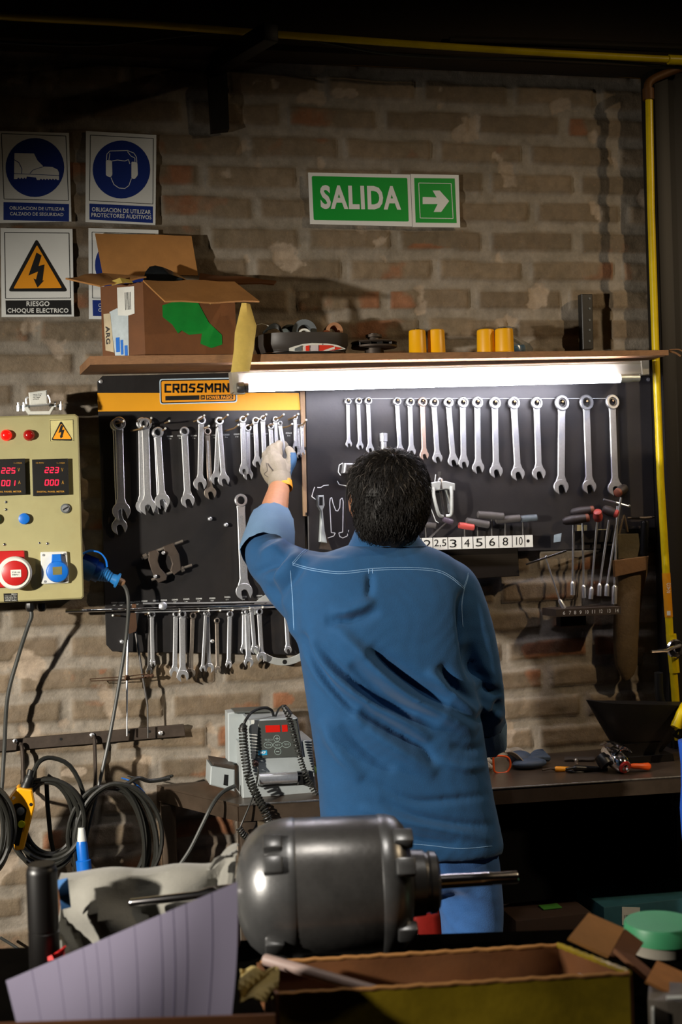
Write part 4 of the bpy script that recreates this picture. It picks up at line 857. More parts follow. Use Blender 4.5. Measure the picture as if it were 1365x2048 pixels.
panelq([P(131, 559, -.24), P(205, 549, -.165), P(293, 556, -.26), P(200, 574, -.30)]).build('side_flap', M_card, t)
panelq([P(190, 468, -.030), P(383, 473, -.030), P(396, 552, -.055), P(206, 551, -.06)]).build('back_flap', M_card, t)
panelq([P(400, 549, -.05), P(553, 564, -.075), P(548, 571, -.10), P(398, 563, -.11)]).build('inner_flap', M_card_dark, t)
# labels and tape on the left face and front
def lf(u, v, off=.0012):   # left face: u 0 (back) .. 1 (corner), v 0 top .. 1 bottom
    p = V(pl2, 0)*(1-u)+V(cor, 0)*u; p.z = h1*(1-v)+h0*v; n_ = (V(cor, 0)-V(pl2, 0)).cross(Vector((0, 0, 1))).normalized()
    if n_.y > 0: n_ = -n_
    return p+n_*off
def ff(u, v, off=.0012):
    p = V(cor, 0)*(1-u)+V(pr_, 0)*u; p.z = h1*(1-v)+h0*v; n_ = (V(pr_, 0)-V(cor, 0)).cross(Vector((0, 0, 1))).normalized()
    if n_.y > 0: n_ = -n_
    return p+n_*off
def patch(fn, poly, off, th=.0006): return MB().prism([fn(u, v, off) for u, v in poly], [fn(u, v, off-th) for u, v in poly])
lb = patch(lf, [(.40, .04), (.80, .05), (.79, .42), (.62, .44), (.40, .42)], .0014).build('paper_label', M_white_plastic, t)
lb2 = patch(lf, [(.20, .36), (.38, .32), (.64, .42), (.62, .99), (.30, .97)], .0010).build('paper_label', mat('clear_tape', '#b9c4c8', 0.3, coat=.4), t)
lb3 = patch(lf, [(.06, .38), (.22, .38), (.28, .92), (.08, .88)], .0018).build('paper_label', mat('cream_label', '#b8a98a', 0.6), t)
m = MB(); lettering(m, 'ARG', [(0.20, .55), (.20, .80), (.10, .80), (.10, .55)], 0, .03, proj=lambda a, b: lf(a, b, .0024))
for i in range(5): m.prism([lf(.58+.03*i, .12, .0019), lf(.58+.03*i+.012, .12, .0019), lf(.58+.03*i+.012, .36, .0019), lf(.58+.03*i, .36, .0019)], [lf(.58+.03*i, .12, .0015), lf(.58+.03*i+.012, .12, .0015), lf(.58+.03*i+.012, .36, .0015), lf(.58+.03*i, .36, .0015)])
m.build('lettering', M_black_print, lb3)
m = MB()
for p in ([(.33, .72), (.42, .72), (.42, .92), (.33, .92)], [(.44, .76), (.50, .76), (.50, .96), (.44, .96)], [(.53, .84), (.60, .84), (.60, .98), (.53, .98)]): m.prism([lf(u, v, .0018) for u, v in p], [lf(u, v, .0012) for u, v in p])
m.build('blue_print', M_blue, lb2)
patch(ff, [(.20, .32), (.55, .18), (.70, .55), (.84, .72), (.84, .85), (.72, .90), (.60, .84), (.62, .70), (.48, .72), (.40, .66), (.36, .70), (.30, .58), (.20, .48)], .0014).build('green_tape', M_greentape, t)
patch(ff, [(.60, .10), (.73, .10), (.73, .30), (.60, .24)], .0018).build('masking_tape', M_tape, t)
m = MB(); q = [[P(484, 606, -.285), P(500, 608, -.285)], [P(478, 630, -.292), P(509, 640, -.280)], [P(470, 665, -.30), P(513, 652, -.288)], [P(468, 700, -.30), P(507, 700, -.29)], [P(462, 745, -.30), P(499, 743, -.292)]]
g = []
for a, b in q: g.append([a, (a+b)/2+Vector((0, -.008, 0)), b])
m.sheet(g, .0012); m.build('hanging_tape', M_tape, t)
m = MB(); m.sheet([[P(222, 563, -.27), P(240, 556, -.28), P(262, 560, -.27)], [P(224, 571, -.285), P(245, 566, -.292), P(266, 566, -.28)]], .001); m.build('masking_tape', M_tape, t)
# dark visor in the box
t = thing('face_shield', 'dark glossy visor sticking up out of the cardboard box', 'visor', V(cen, h1-.07))
g = []
for i in range(9):
    u = i/8; a = P(288+88*u, 562, -.15); top = P([288, 291, 299, 310, 325, 342, 356, 368, 376][i], [562, 545, 535, 532.5, 536, 543, 551, 558, 563][i], -.17+.05*math.sin(u*3))
    g.append([a-Vector((0, 0, .05)), a, (a+top)/2+Vector((0, -.01, 0)), top])
MB().sheet(g, .003).build('visor', mat('smoked_visor', '#23272a', 0.12, 0, 0.05, 10, coat=.6), t)
# black tray
t = thing('plastic_tray', 'black rounded plastic tray on the shelf, full of odds and ends', 'tray', SH(605, -.15))
zt_ = SH(600, -.2).z
def ell(cx, cy, z, a, b, n=36, e=3.0):
    o = []
    for i in range(n):
        q = 2*math.pi*i/n; c, s_ = math.cos(q), math.sin(q); o.append(Vector((cx+a*abs(c)**(2/e)*(1 if c >= 0 else -1), cy+b*abs(s_)**(2/e)*(1 if s_ >= 0 else -1), z)))
    return o
c = P(603, 690, -.16); a_ = (P(693, 690, -.16).x-P(513, 690, -.16).x)/2; htr = P(600, 664, -.27).z-zt_
m = MB(); m.loft([ell(c.x, -.16, zt_+.001, a_*.82, .075), ell(c.x, -.16, zt_+.010, a_*.93, .098), ell(c.x, -.16, zt_+htr*.5, a_*.99, .112), ell(c.x, -.16, zt_+htr, a_*.99, .112), ell(c.x, -.16, zt_+htr, a_*.95, .106), ell(c.x, -.16, zt_+.014, a_*.88, .09)]); m.build('tray_shell', mat('tray_grey', '#38332f', .5, 0, .12, 15), t)
m = MB(); pts = [q for q in ell(c.x, -.16, zt_+.008, a_*.945, .1005) if q.y < -.2]; m.tube(sorted(pts, key=lambda p: p.x), .0016, 6); m.build('chrome_strip', M_polish, t)
def tf(px, py): # point on the tray's front wall
    q = P(px, py, -.28); dx = min(.98, abs(q.x-c.x)/(a_*.99)); yy = -.16-.112*(1-dx**3)**(1/3); q = P(px, py, yy); return Vector((q.x, yy-.0006, q.z))
def tp(poly, mt, nm, par, off=0):
    f = [tf(*p)+Vector((0, -off, 0)) for p in poly]; return MB().prism(f, [q+Vector((0, .004, 0)) for q in f]).build(nm, mt, par)
lab = tp([(579, 696), (588, 693), (606, 688), (625, 686), (655, 687), (675, 690), (689, 696), (692, 698), (680, 700), (655, 702), (590, 703), (579, 702)], M_white_plastic, 'label', t)
tp([(639, 690), (660, 690.5), (684, 696.5), (670, 700.5), (639, 702)], M_led if False else mat('label_red', '#d2301c', 0.4), 'label_print', lab, .0008)
tp([(612, 692), (619, 690.5), (619, 702), (612, 702)], MATS['label_red'], 'label_print', lab, .0008)
tp([(590, 697), (604, 691), (604, 702), (590, 702)], M_grey_plastic, 'label_print', lab, .0008); tp([(622, 690), (637, 690), (637, 702), (622, 702)], mat('label_grey', '#b9b0b2', 0.4), 'label_print', lab, .0008)
# contents
m = MB()
for i in range(4): m.tube(pxs([(532-i*2, 664+i, -.17), (540-i*2, 652+i*2.5, -.175), (551, 648+i*2.5, -.18), (560, 654+i*2, -.185), (566+i, 668, -.19)], -.17, 6), .0028, 7)
tag(m.build('coiled_lead', M_cable), 'bunch of black lead poking out of the tray\'s left end', 'cable')
m = MB(); cc = P(610, 668, -.16); m.loop_lathe(cc+Vector((0, .02, 0)), (-.12, -1, .1), [(0, .020), (0, .036), (.045, .036), (.045, .020)], 28, True); tag(m.build('hose_clamp', mat('grey_ring', '#70767a', 0.35, .2)), 'grey rounded ring lying in the middle of the tray', 'ring')
m = MB(); m.loop_lathe(P(609, 672, -.20), (-.12, -1, .1), [(0, .014), (0, .0195), (.012, .0195), (.012, .014)], 24, True); tag(m.build('ring_gasket', M_white_plastic), 'white ring in front of the grey ring in the tray', 'ring')
m = MB(); m.loop_lathe(P(662, 668, -.13), (.1, -1, .12), [(0, .016), (0, .025), (.04, .025), (.04, .016)], 26, True); tag(m.build('tape_roll', mat('tan_tape', '#a87856', 0.6)), 'tan tape roll standing in the right end of the tray', 'tape roll')
m = MB(); m.ball(P(653, 667, -.19), (.012, .010, .010)); tag(m.build('rubber_bung', mat('brown_rubber', '#8a4a2a', 0.5)), 'small brown lump in front of the tan tape roll', 'bung')
m = MB(); m.sheet([[P(508+i*8, 654-6*math.sin(i*.8), -.12-.02*j) for i in range(5)] for j in range(3)], .002); tag(m.build('paper_wrapper', M_white_plastic), 'crumpled wrapper at the left end of the tray', 'wrapper')
m = MB(); m.ball(P(580, 664, -.13), (.028, .03, .022)); tag(m.build('cloth_bundle', mat('grey_bundle', '#4c524f', 0.8)), 'grey bundle between the black lead and the grey ring in the tray', 'cloth')
# impeller
t = thing('impeller', 'dark iron impeller standing on the shelf beside the tray', 'impeller', SH(749, -.17))
cb_ = SH(749, -.17); k = (P(800, 690, -.17).x-P(700, 690, -.17).x)/100
m = MB(); m.lathe(cb_, (0, 0, 1), [(0, 19*k), (.024, 18.5*k), (.024, 21*k), (.026, 44*k), (.031, 45*k), (.0315, 40*k)], 32); m.build('hub', M_iron_brown, t)
m = MB()
for i in range(12):
    a = i*math.pi/6; R = Matrix.Rotation(a, 3, 'Z'); m.box(cb_+R @ Vector((33*k, 0, .035)), (24*k, .003, .008), Matrix.Rotation(a+.5, 3, 'Z'))
m.build('vane', M_iron, t)
m = MB(); m.lathe(cb_, (0, 0, 1), [(.038, 42*k), (.041, 45*k), (.044, 44*k), (.046, 12*k)], 32); m.lathe(cb_+Vector((0, 0, .045)), (0, 0, 1), [(0, 13*k), (.012, 11.5*k), (.0125, 16*k), (.020, 16*k), (.0205, 9*k), (.024, 9*k)], 20); m.build('cover_plate', M_iron_brown, t)
# yellow caps
G5 = 'yellow pots on the shelf'
cap_lb = ['yellow pot with a dark knob, first of four from the tray', 'yellow pot right of the knobbed first one, plain topped', 'yellow pot touching the clear bag, behind the last one', 'last yellow pot, standing in front of the clear bag']
M_pot = mat('pot_yellow', '#e8a909', 0.4, 0, 0.04, 20)
for i, (px, pt, pb_, hw, y) in enumerate([(836, 657, 708, 17, -.19), (874, 656, 708, 17, -.18), (973, 654, 706, 17.5, -.17), (1010, 655, 706, 18, -.20)]):
    t = thing('yellow_pot', cap_lb[i], 'pot', SH(px, y), G5); b = SH(px, y); k = (P(px+1, 690, y)-P(px, 690, y)).length; h = P(px, pt, y).z-P(px, pb_, y).z
    m = MB(); m.lathe(b, (0, 0, 1), [(0, hw*1.06*k), (.003, hw*1.08*k), (.006, hw*1.06*k), (.008, hw*k), (h*.9, hw*.95*k), (h*.97, hw*.92*k), (h, hw*.82*k)], 28); m.build('pot_body', M_pot, t)
    if i in (0, 3): m = MB(); m.lathe(b+Vector((0, 0, h)), (0, 0, 1), [(-.002, .011), (.003, .011), (.005, .006)], 14); m.build('knob', M_dark, t)
# clear plastic bag
t = thing('plastic_bag', 'knotted clear plastic bag with blue contents behind the yellow pots', 'bag', SH(1025, -.10))
bc = SH(1022, -.10); rg = []
for z, r, o in ((0.003, .055, 0), (.012, .066, 0), (.03, .066, .004), (.048, .052, .004), (.06, .026, .0), (.068, .010, -.004), (.074, .007, -.006), (.082, .016, -.01), (.092, .026, -.012)):
    rg.append([bc+Vector((o+r*(1+.10*math.sin(5*q+z*90)+.06*math.sin(9*q))*math.cos(q), r*.6*(1+.1*math.sin(4*q+z*60))*math.sin(q), z+.005*math.sin(3*q))) for q in [2*math.pi*i/40 for i in range(40)]])
m = MB(); m.loft(rg); m.build('bag_film', M_bag, t)
t = thing('hose_fitting', 'blue fitting seen through the clear plastic bag', 'fitting', SH(1035, -.10))
m = MB(); m.lathe(SH(1012, -.10, .022), (1, -.1, .12), [(0, .012), (.02, .014), (.02, .017), (.045, .017), (.045, .012), (.06, .012)], 18); m.build('fitting_body', M_blue_dark if False else mat('fitting_blue', '#2c7db8', 0.4), t)
# spirit level
t = thing('spirit_level', 'short black level standing upright against the wall on the shelf', 'level', SH(1177, -.03))
b = SH(1177, -.03); tp_ = P(1175, 588, -.03)
m = MB(); zz = P(1178, 698, -.03).z; m.flat([(1164, 588), (1186, 588), (1188, 698.5), (1167, 699)], -.045, .03, bev=.002); lv = m.build('level_body', M_dark, t)
for yy_ in (597, 617, 640, 660, 682): m = MB(); m.lathe(P(1180, yy_, -.0455), (0, -1, 0), [(0, .0035), (.0012, .0035)], 10); m.build('screw', M_grey_plastic, lv)

# ================================================================== CONTROL PANEL
FY = -.20
t = thing('control_panel', 'cream electrical control cabinet with red lamps and digital meters', 'control panel', P(10, 1200, -.1))
m = MB(); m.flat([(-178, 838), (150, 828), (157, 833), (168, 1193), (163, 1198), (-168, 1213)], FY, 0, back=0.0, bev=.004); m.build('cabinet', M_panel, t)
for i, (px, mt) in enumerate(((12.5, M_lamp_on), (58, M_lamp_off))):
    m = MB(); k = .0014; c = P(px, 870.5, FY); m.lathe(c, (0, -1, 0), [(0, .0155), (.004, .0155), (.005, .0145), (.013, .0135), (.018, .010), (.020, .004)], 20); m.build('indicator_lamp', mt, t, ['lit red indicator lamp', 'dim red indicator lamp'][i])
m = MB(); m.flat(rrect([(98.5, 839), (147, 838), (149, 883), (100, 884)], 3), FY-.0006, .0006); st = m.build('warning_sticker', mat('sticker_cream', '#c6bd83', .5), t)
m = MB(); lines(m, [[(100, 840.5), (146, 839.5), (147.5, 881.5), (101.5, 882.5), (100, 840.5)]], FY-.0011, .0005, .9); m.flat(rrect([(122, 841), (146.5, 881), (102, 881)], 5), FY-.0011, .0005); b1 = m.build('triangle_border', M_black_print, st)
m = MB(); m.flat(rrect([(122.5, 847), (143.5, 878), (105.5, 878)], 3), FY-.0017, .0005); b2 = m.build('yellow_triangle', M_orange_print, b1)
m = MB(); m.flat([(122, 849.5), (126, 852), (124, 860), (129, 859), (125, 872), (126, 873), (121.5, 877), (119.5, 871), (121, 871), (122.5, 864), (117, 866)], FY-.0023, .0005); m.build('lightning_bolt', M_black_print, b1)
def meter(px0, px1, lab, rows, x7):
    m = MB(); m.flat([(px0, 919), (px1-2, 917), (px1, 989), (px0+2, 992)], FY-.014, .014, bev=.0015); mb_ = m.build('digital_meter', M_dark, t, lab)
    m = MB()
    for (s_, yy) in rows:
        for j, ch in enumerate(s_): seg7(m, ch, x7+j*10, yy, 6.2, 10.2, FY-.0146)
    m.build('led_digits', M_led, mb_)
    m = MB(); lettering(m, 'V', tq(x7+32.5, 936, x7+36.5, 943), FY-.0145); lettering(m, 'A', tq(x7+33.5, 961, x7+38, 968), FY-.0145); lettering(m, 'DIGITAL PANEL METER', tq(px0+10, 982, px1-9, 985.3, -.01), FY-.0145, .02)
    lettering(m, '10-999V', tq(px0+8, 924.5, px0+24, 927.2), FY-.0145); lettering(m, '1-100A', tq(px1-24, 924.5, px1-8, 927.2), FY-.0145); m.build('meter_lettering', M_amber, mb_)
meter(64, 138, 'black meter reading 223 and 000', (('223', 935), ('000', 960)), 90)
meter(-24, 52, 'black meter reading 225 and 001', (('225', 936), ('001', 961)), 3)
for px, yy, r in ((12, 1004, .0042), (12, 1019, .0042), (9, 1089, .0045), (79, 1086, .0035), (95, 1087, .0045)): m = MB(); m.ball(P(px, yy, FY), (r, r*.7, r), 12, 8); m.build('screw', M_polish, t)
m = MB(); c = P(131, 1017, FY); m.lathe(c, (0, -1, 0), [(0, .0135), (.005, .0135), (.007, .011)], 22); kn = m.build('key_switch', M_grey_plastic, t)
m = MB(); m.lathe(c+Vector((0, -.006, 0)), (0, -1, 0), [(0, .0095), (.003, .009)], 20); m.build('switch_face', M_chrome, kn)
m = MB(); m.flat(strip2([(126, 1020), (136, 1014)], 3), FY-.0096, .0008); m.build('switch_slot', M_black_print, kn)
m = MB(); c = P(48.5, 1037.5, FY); m.lathe(c, (0, -1, 0), [(0, .0155), (.004, .0155), (.0045, .0145), (.012, .0140), (.013, .012)], 22); m.build('push_button', M_blue, t, 'blue push button')
m = MB(); c = P(-10, 1038, FY); m.lathe(c, (0, -1, 0), [(0, .0155), (.004, .0155), (.0045, .0145), (.012, .0140), (.013, .012)], 22); m.build('push_button', mat('green_button', '#3d6f4d', .4), t, 'green push button')
# red socket
m = MB(); m.flat(rrect([(-22, 1103), (49, 1101), (52, 1173), (-20, 1176)], 4), FY-.012, .012, bev=.002); so = m.build('red_socket', M_red, t, 'red three-phase socket with a white ring')
m = MB(); c = P(31, 1145, FY-.012); m.lathe(c, (-.05, -1, -.02), [(0, .044), (.024, .046), (.030, .045), (.034, .041), (.034, .034)], 36); m.build('cap_ring', M_white_plastic, so)
m = MB(); m.lathe(c+Vector((-.0017, -.034, 0)), (-.05, -1, -.02), [(0, .0345), (.003, .034), (.004, .032)], 32); m.build('cap_disc', M_red, so)
m = MB(); y_ = FY-.052; m.flat(rrect([(21, 1140), (42, 1139), (42.5, 1154), (22, 1155)], 1.5), y_, .004); m.build('cap_label', M_white_plastic, so)
m = MB(); lettering(m, '32A 6h', tq(24, 1143, 40, 1146), y_-.0005); lettering(m, '380V~', tq(24, 1148, 40, 1151), y_-.0005); m.build('lettering', M_black_print, so)
# blue socket
m = MB(); m.flat(rrect([(81, 1104), (134, 1103), (138, 1166), (83, 1168)], 3), FY-.010, .010, bev=.002); so = m.build('blue_socket', M_white_plastic, t, 'white plate socket with a round blue lid')
m = MB(); m.lathe(P(115, 1143, FY-.010), (0, -1, 0), [(0, .031), (.012, .030), (.017, .028), (.018, .026)], 32); m.flat([(104, 1109), (122, 1108), (124, 1124), (103, 1124)], FY-.024, .014, bev=.002); m.build('lid', M_blue, so)
m = MB(); m.flat([(105, 1134), (124, 1133), (124, 1149), (106, 1150)], FY-.0285, .001); m.build('lid_label', M_amber and mat('olive_label', '#6f6a3c', .5), so)
for px, yy in ((87, 1110), (129, 1108), (90, 1163), (131, 1161)): m = MB(); m.lathe(P(px, yy, FY-.010), (0, -1, 0), [(0, .004), (.0015, .0035)], 12); m.build('screw', M_chrome, so)
m = MB(); m.flat([(7, 1187), (35, 1186), (35, 1203), (8, 1204)], FY-.0006, .0006); rp_ = m.build('rating_plate', M_dark, t)
m = MB(); lettering(m, 'IEC', tq(23, 1187, 34, 1189.5), FY-.0011); 
for i in range(4): lettering(m, ['MAX 32A 380V', 'FASE 50HZ IP44', 'TABLERO N 2', 'SERIE 0455'][i], tq(10, 1191+i*3, 33, 1192.8+i*3), FY-.0011)
m.build('lettering', M_white_plastic, rp_)
# gland and cable under the cabinet
m = MB(); m.lathe(P(60, 1206, -.14), (0, 0, -1), [(0, .013), (.012, .014), (.02, .011), (.024, .008)], 8, smooth=False); m.build('cable_gland', M_dark, t)
m = MB(); m.lathe(P(83, 1206, -.09), (0, 0, -1), [(0, .013), (.012, .014), (.02, .011), (.024, .008)], 8, smooth=False); m.build('cable_gland', M_dark, t)
cable('panel_cable', [(60, 1215, -.14), (63, 1232, -.14), (55, 1255, -.13), (35, 1318, -.10), (15, 1395, -.08), (9, 1490, -.06), (4, 1570, -.06), (0, 1600, -.06)], .0058, M_cable_grey, 'grey cable dropping from the bottom of the cream cabinet')
# connector housing on top
t = thing('cable_connector', 'white industrial connector plug lying on top of the cream cabinet', 'connector', P(78, 828, -.12))
m = MB(); m.flat([(47, 815), (56, 813), (62, 822), (98, 822), (104, 813), (110, 812), (101, 829), (57, 829)], -.16, .05, bev=.002); m.build('lever_frame', M_white_plastic, t)
m = MB(); m.flat([(57, 785), (94, 780), (95, 807), (59, 810)], -.17, .06, bev=.003); h_ = m.build('hood', M_white_plastic, t)
m = MB()
for i, s_ in enumerate(('HEAVY DUTY', 'CONECTOR', '16A 400V', '6 POLOS')): lettering(m, s_, tq(66, 788+i*3.2, 84-2*i, 790+i*3.2, -.06), -.1706, .01)
m.build('lettering', M_black_print, h_)
m = MB(); m.tube(pxs([(53, 808, -.15), (52, 798, -.15), (56, 794, -.15)], -.15), .003, 6); m.tube(pxs([(96, 790, -.17), (100, 800, -.17), (96, 809, -.17), (60, 812, -.17)], -.17), .003, 6); m.build('clip_wire', M_chrome, t)
for px in (37, 48, 111, 122):
    m = MB(); m.lathe(P(px, 814-(px-37)*.03, -.14), (0, 0, 1), [(-.012, .006), (.004, .006), (.004, .004), (.012, .004)], 8, smooth=False); m.build('terminal_screw', M_chrome, t)
m = MB(); m.tube([P(33, 815, -.14), P(60, 812, -.14)], .004, 8); m.tube([P(98, 810, -.14), P(126, 813, -.14)], .004, 8); m.build('bus_bar', M_grey_plastic, t)
# blue plug on the side of the cabinet
t = thing('blue_plug', 'blue industrial plug in the side of the cream cabinet', 'plug', P(200, 1145, -.12))
y = -.115; a = P(160, 1128, y); b = P(240, 1163, y); ax_ = b-a; L_ = ax_.length
m = MB(); m.lathe(a, ax_, [(0, .034), (L_*.35, .036), (L_*.36, .030), (L_*.5, .030)], 24); m.build('socket_body', M_blue_dark, t)
m = MB(); pr = [(L_*.42, .029)]
for i in range(6): pr += [(L_*(.45+.06*i), .0285-.0025*i), (L_*(.48+.06*i), .0255-.0025*i)]
pr += [(L_*.9, .016), (L_*.92, .022), (L_*.96, .022), (L_*.97, .016)]
m.lathe(a, ax_, pr, 24); m.build('plug_grip', mat('plug_blue', '#1f6aa6', .4), t)
m = MB(); q = [P(160, 1108, y-.02), P(180, 1100, y-.02), P(200, 1104, y-.02), P(212, 1118, y-.02), P(215, 1133, y-.02)]; q = spline(q, 5)
m.sheet([[p+Vector((0, -.03+.02*j, 0)) for p in q] for j in range(4)], .004); m.build('flap_lid', M_blue, t)
m = MB(); m.lathe(P(234, 1160, y), ax_, [(0, .012), (.02, .010), (.024, .007)], 14); m.build('strain_relief', mat('brown_relief', '#8a6a4e', .5), t)
cable('plug_cable', [(240, 1163, -.115), (253, 1180, -.115), (257, 1215, -.11), (252, 1280, -.09), (238, 1370, -.08), (220, 1470, -.08), (198, 1570, -.10), (176, 1660, -.13), (158, 1748, -.18), (150, 1800, -.2)], .0052, M_cable_grey, 'grey cable running down from the blue plug in front of the rail')

# ================================================================== RAIL AND CABLE COILS
t = thing('wall_rail', 'dark flat iron rail with hooks low on the brick wall', 'rail', P(180, 1470, -.01))
m = MB(); m.flat([(-60, 1487), (0, 1481), (368, 1449), (371, 1472), (0, 1503), (-60, 1508)], -.013, .016, back=0.0, bev=.001); m.build('flat_bar', M_iron_brown, t)
for c in ((122, 1478), (258, 1464), (299, 1463), (218, 1469)): m = MB(); m.lathe(P(c[0], c[1], -.0135), (0, -1, 0), [(0, .004), (.0006, .004)], 12); m.build('screw_hole', M_black_print, t)
for c in ((30, 1482), (184, 1470), (321, 1466)):
    m = MB(); m.lathe(P(c[0], c[1], -.013), (.05, -1, .1), [(0, .007), (.007, .007), (.009, .004)], 6, smooth=False); m.build('bolt', M_chrome, t)
for q in ([(38, 1488), (44, 1496), (46, 1560), (44, 1580)], [(184, 1474), (189, 1482), (191, 1550), (190, 1575)]):
    m = MB(); q3 = pxs([(a, b, -.03) for a, b in q], -.03, 6); m.tube(q3, .0055, 8); m.tube([q3[-1], q3[-1]+Vector((0, -.04, -.012)), q3[-1]+Vector((0, -.11, .0)), q3[-1]+Vector((0, -.125, .03))], .005, 8); m.build('threaded_hook', M_iron_brown, t)
def coil(name, label, cx, cy, rx, ry, n, y, r, seed, mt=M_cable, lead=None, spread=.16, tail=None):
    rr = random.Random(seed); pts = []
    for k in range(n):
        ex, ey = rx*(1+rr.uniform(-spread, spread)), ry*(1+rr.uniform(-spread, spread)*.6); ox, oy = rr.uniform(-8, 8), rr.uniform(-4, 6); dy = rr.uniform(-.018, .018)
        for i in range(16):
            a = 2*math.pi*i/16-math.pi/2; pts.append(P(cx+ox+ex*math.cos(a), cy+oy+(ey)*(1+math.sin(a))-ry, y-.006*k+dy*math.sin(a/2)))
    lead_ = [P(a, b, c) for a, b, c in lead] if lead else []
    tail_ = [P(a, b, c) for a, b, c in tail] if tail else []
    m = MB(); m.tube(spline(lead_+pts[::1]+tail_, 3), r, 7); return tag(m.build(name, mt), label, 'cable coil')
coil('cable_coil', 'black cable coil hanging behind the yellow pendant switch', 95, 1642, 62, 82, 9, -.15, .0066, 3, lead=[(58, 1582, -.22), (66, 1548, -.22), (80, 1522, -.21), (105, 1516, -.19), (140, 1532, -.18), (165, 1580, -.17), (170, 1640, -.16), (150, 1700, -.16), (110, 1722, -.15)])
coil('cable_coil', 'large black cable coil hanging near the bench leg', 226, 1690, 80, 120, 10, -.14, .0064, 8, spread=.24, tail=[(245, 1572, -.14), (275, 1556, -.12), (300, 1562, -.10), (340, 1556, -.09)])
coil('cable_coil', 'black cable loops cut off by the frame in front of the yellow pendant', -32, 1662, 50, 88, 7, -.27, .0066, 12)
m = MB(); m.tube(pxs([(243, 1556, -.115), (262, 1562, -.115), (276, 1572, -.115), (290, 1586, -.115)], -.115), .0022, 6); tag(m.build('blue_wire', M_blue), 'thin blue wire among the black cables near the bench corner', 'wire')
t = thing('wire_end', 'taped black wire end above the bench\'s back corner', 'wire', P(325, 1560, -.08))
m = MB(); m.tube(pxs([(255, 1552, -.10), (285, 1558, -.09), (315, 1563, -.085)], -.09), .0024, 6); m.build('wire', M_cable_grey, t)
m = MB(); m.tube(pxs([(314, 1563, -.085), (330, 1556, -.085), (347, 1551, -.085)], -.085), [.003]*3+[.005]*6+[.0045]*3+[.002], 8); m.build('taped_joint', M_cable, t)
# pendant switch
t = thing('pendant_switch', 'yellow hand-held pendant switch hanging among the black coils', 'pendant', P(40, 1700, -.24))
y = -.25
m = MB(); m.flat(rrect([(36, 1576), (64, 1580), (70, 1612), (48, 1700), (30, 1702), (14, 1606)], 3), y, .05, bev=.004); bd = m.build('housing', M_pendant, t)
m = MB(); m.flat(rrect([(27, 1608), (40, 1606), (54, 1618), (38, 1692), (28, 1690)], 4), y-.0008, .002); m.build('recess', M_dark, bd)
m = MB(); m.lathe(P(41, 1622, y), (0, -1, 0), [(0, .011), (.01, .010), (.012, .007)], 16); m.build('push_button', M_grey_plastic, bd)
m = MB(); m.lathe(P(43, 1648, y), (0, -1, 0), [(0, .010), (.008, .009)], 14); m.build('push_button', mat('lime_button', '#c0c020', .4), bd)
m = MB(); m.lathe(P(62, 1609, y), (0, -1, 0), [(0, .0048), (.0012, .0045)], 12); m.build('screw_hole', M_black_print, bd)
m = MB(); lettering(m, 'P', tq(25, 1593, 31, 1600), y-.0007, .03); m.build('lettering', M_white, bd)
m = MB(); m.tube(pxs([(48, 1580, -.225), (57, 1558, -.222), (62, 1540, -.22)], -.22), [.014]*4+[.012]*4+[.009]*5, 12); m.build('strain_relief', M_rubber, t)
# blue connector hanging among the coils
t = thing('blue_connector', 'blue plug with a pale tip hanging between the two black coils', 'plug', P(165, 1735, -.15))
m = MB(); a = P(163, 1682, -.20); d = P(172, 1775, -.21)-a; L_ = d.length; m.lathe(a, d, [(0, .013), (.01, .016), (L_*.4, .016), (L_*.42, .021), (L_*.7, .021), (L_*.72, .017), (L_, .019)], 20); m.build('plug_body', M_blue, t)
m = MB(); m.lathe(P(163, 1655, -.20), P(164, 1686, -.20)-P(163, 1655, -.20), [(0, .009), (.03, .0125), (.05, .013)], 18); m.build('pale_tip', M_white_plastic, t)
cable('floor_cable', [(0, 1875, -.05), (25, 1890, -.05), (60, 1912, -.06), (120, 1930, -.07)], .0045, M_cable_grey, 'grey cable sagging across the wall at the lower left corner')
# ================================================================== BENCH
BZ = 0.75
t = thing('workbench', 'dusty dark steel workbench standing along the brick wall', 'workbench', (0.3, -.2, 0))
fl, fr = PZ(478, 1609, BZ), PZ(1362, 1551.5, BZ); bl_ = PZ(312, 1567, BZ); bl_.y = min(bl_.y, -.004)
ed = (fr-fl)/(fr.x-fl.x); fr2 = fl+ed*(1.45-fl.x)
top = [fl, fr2, Vector((1.45, -.004, BZ)), Vector((bl_.x, -.004, BZ))]
m = MB(); m.prism(top, [q-Vector((0, 0, .006)) for q in top]); m.build('top_plate', M_bench, t)
m = MB(); m.tube([fl+Vector((0, -.001, -.002)), fr2+Vector((0, -.001, -.002))], .0026, 8); m.build('edge_highlight', mat('highlight_steel', (.55, .53, .50), .28, .95, .5, 30), t, 'bright highlight along the worn front edge')  # front-edge highlight built as a bright steel tube
m = MB(); d_ = Vector((0, .012, 0)); m.prism([fl-Vector((0, 0, .0065)), fr2-Vector((0, 0, .0065)), fr2-Vector((0, 0, .048)), fl-Vector((0, 0, .048))], [q+d_ for q in [fl-Vector((0, 0, .0065)), fr2-Vector((0, 0, .0065)), fr2-Vector((0, 0, .048)), fl-Vector((0, 0, .048))]]); m.build('front_apron', M_bench, t)
bq = Vector((bl_.x, -.006, BZ)); s_ = (bq-fl).normalized(); nn = Vector((-s_.y, s_.x, 0)); nn = nn if nn.x > 0 else -nn
e = [fl+s_*.006-Vector((0, 0, .0065)), bq-Vector((0, 0, .0065)), bq-Vector((0, 0, .048)), fl+s_*.006-Vector((0, 0, .048))]
m = MB(); m.prism(e, [q+nn*.01 for q in e]); m.build('side_apron', M_bench, t)
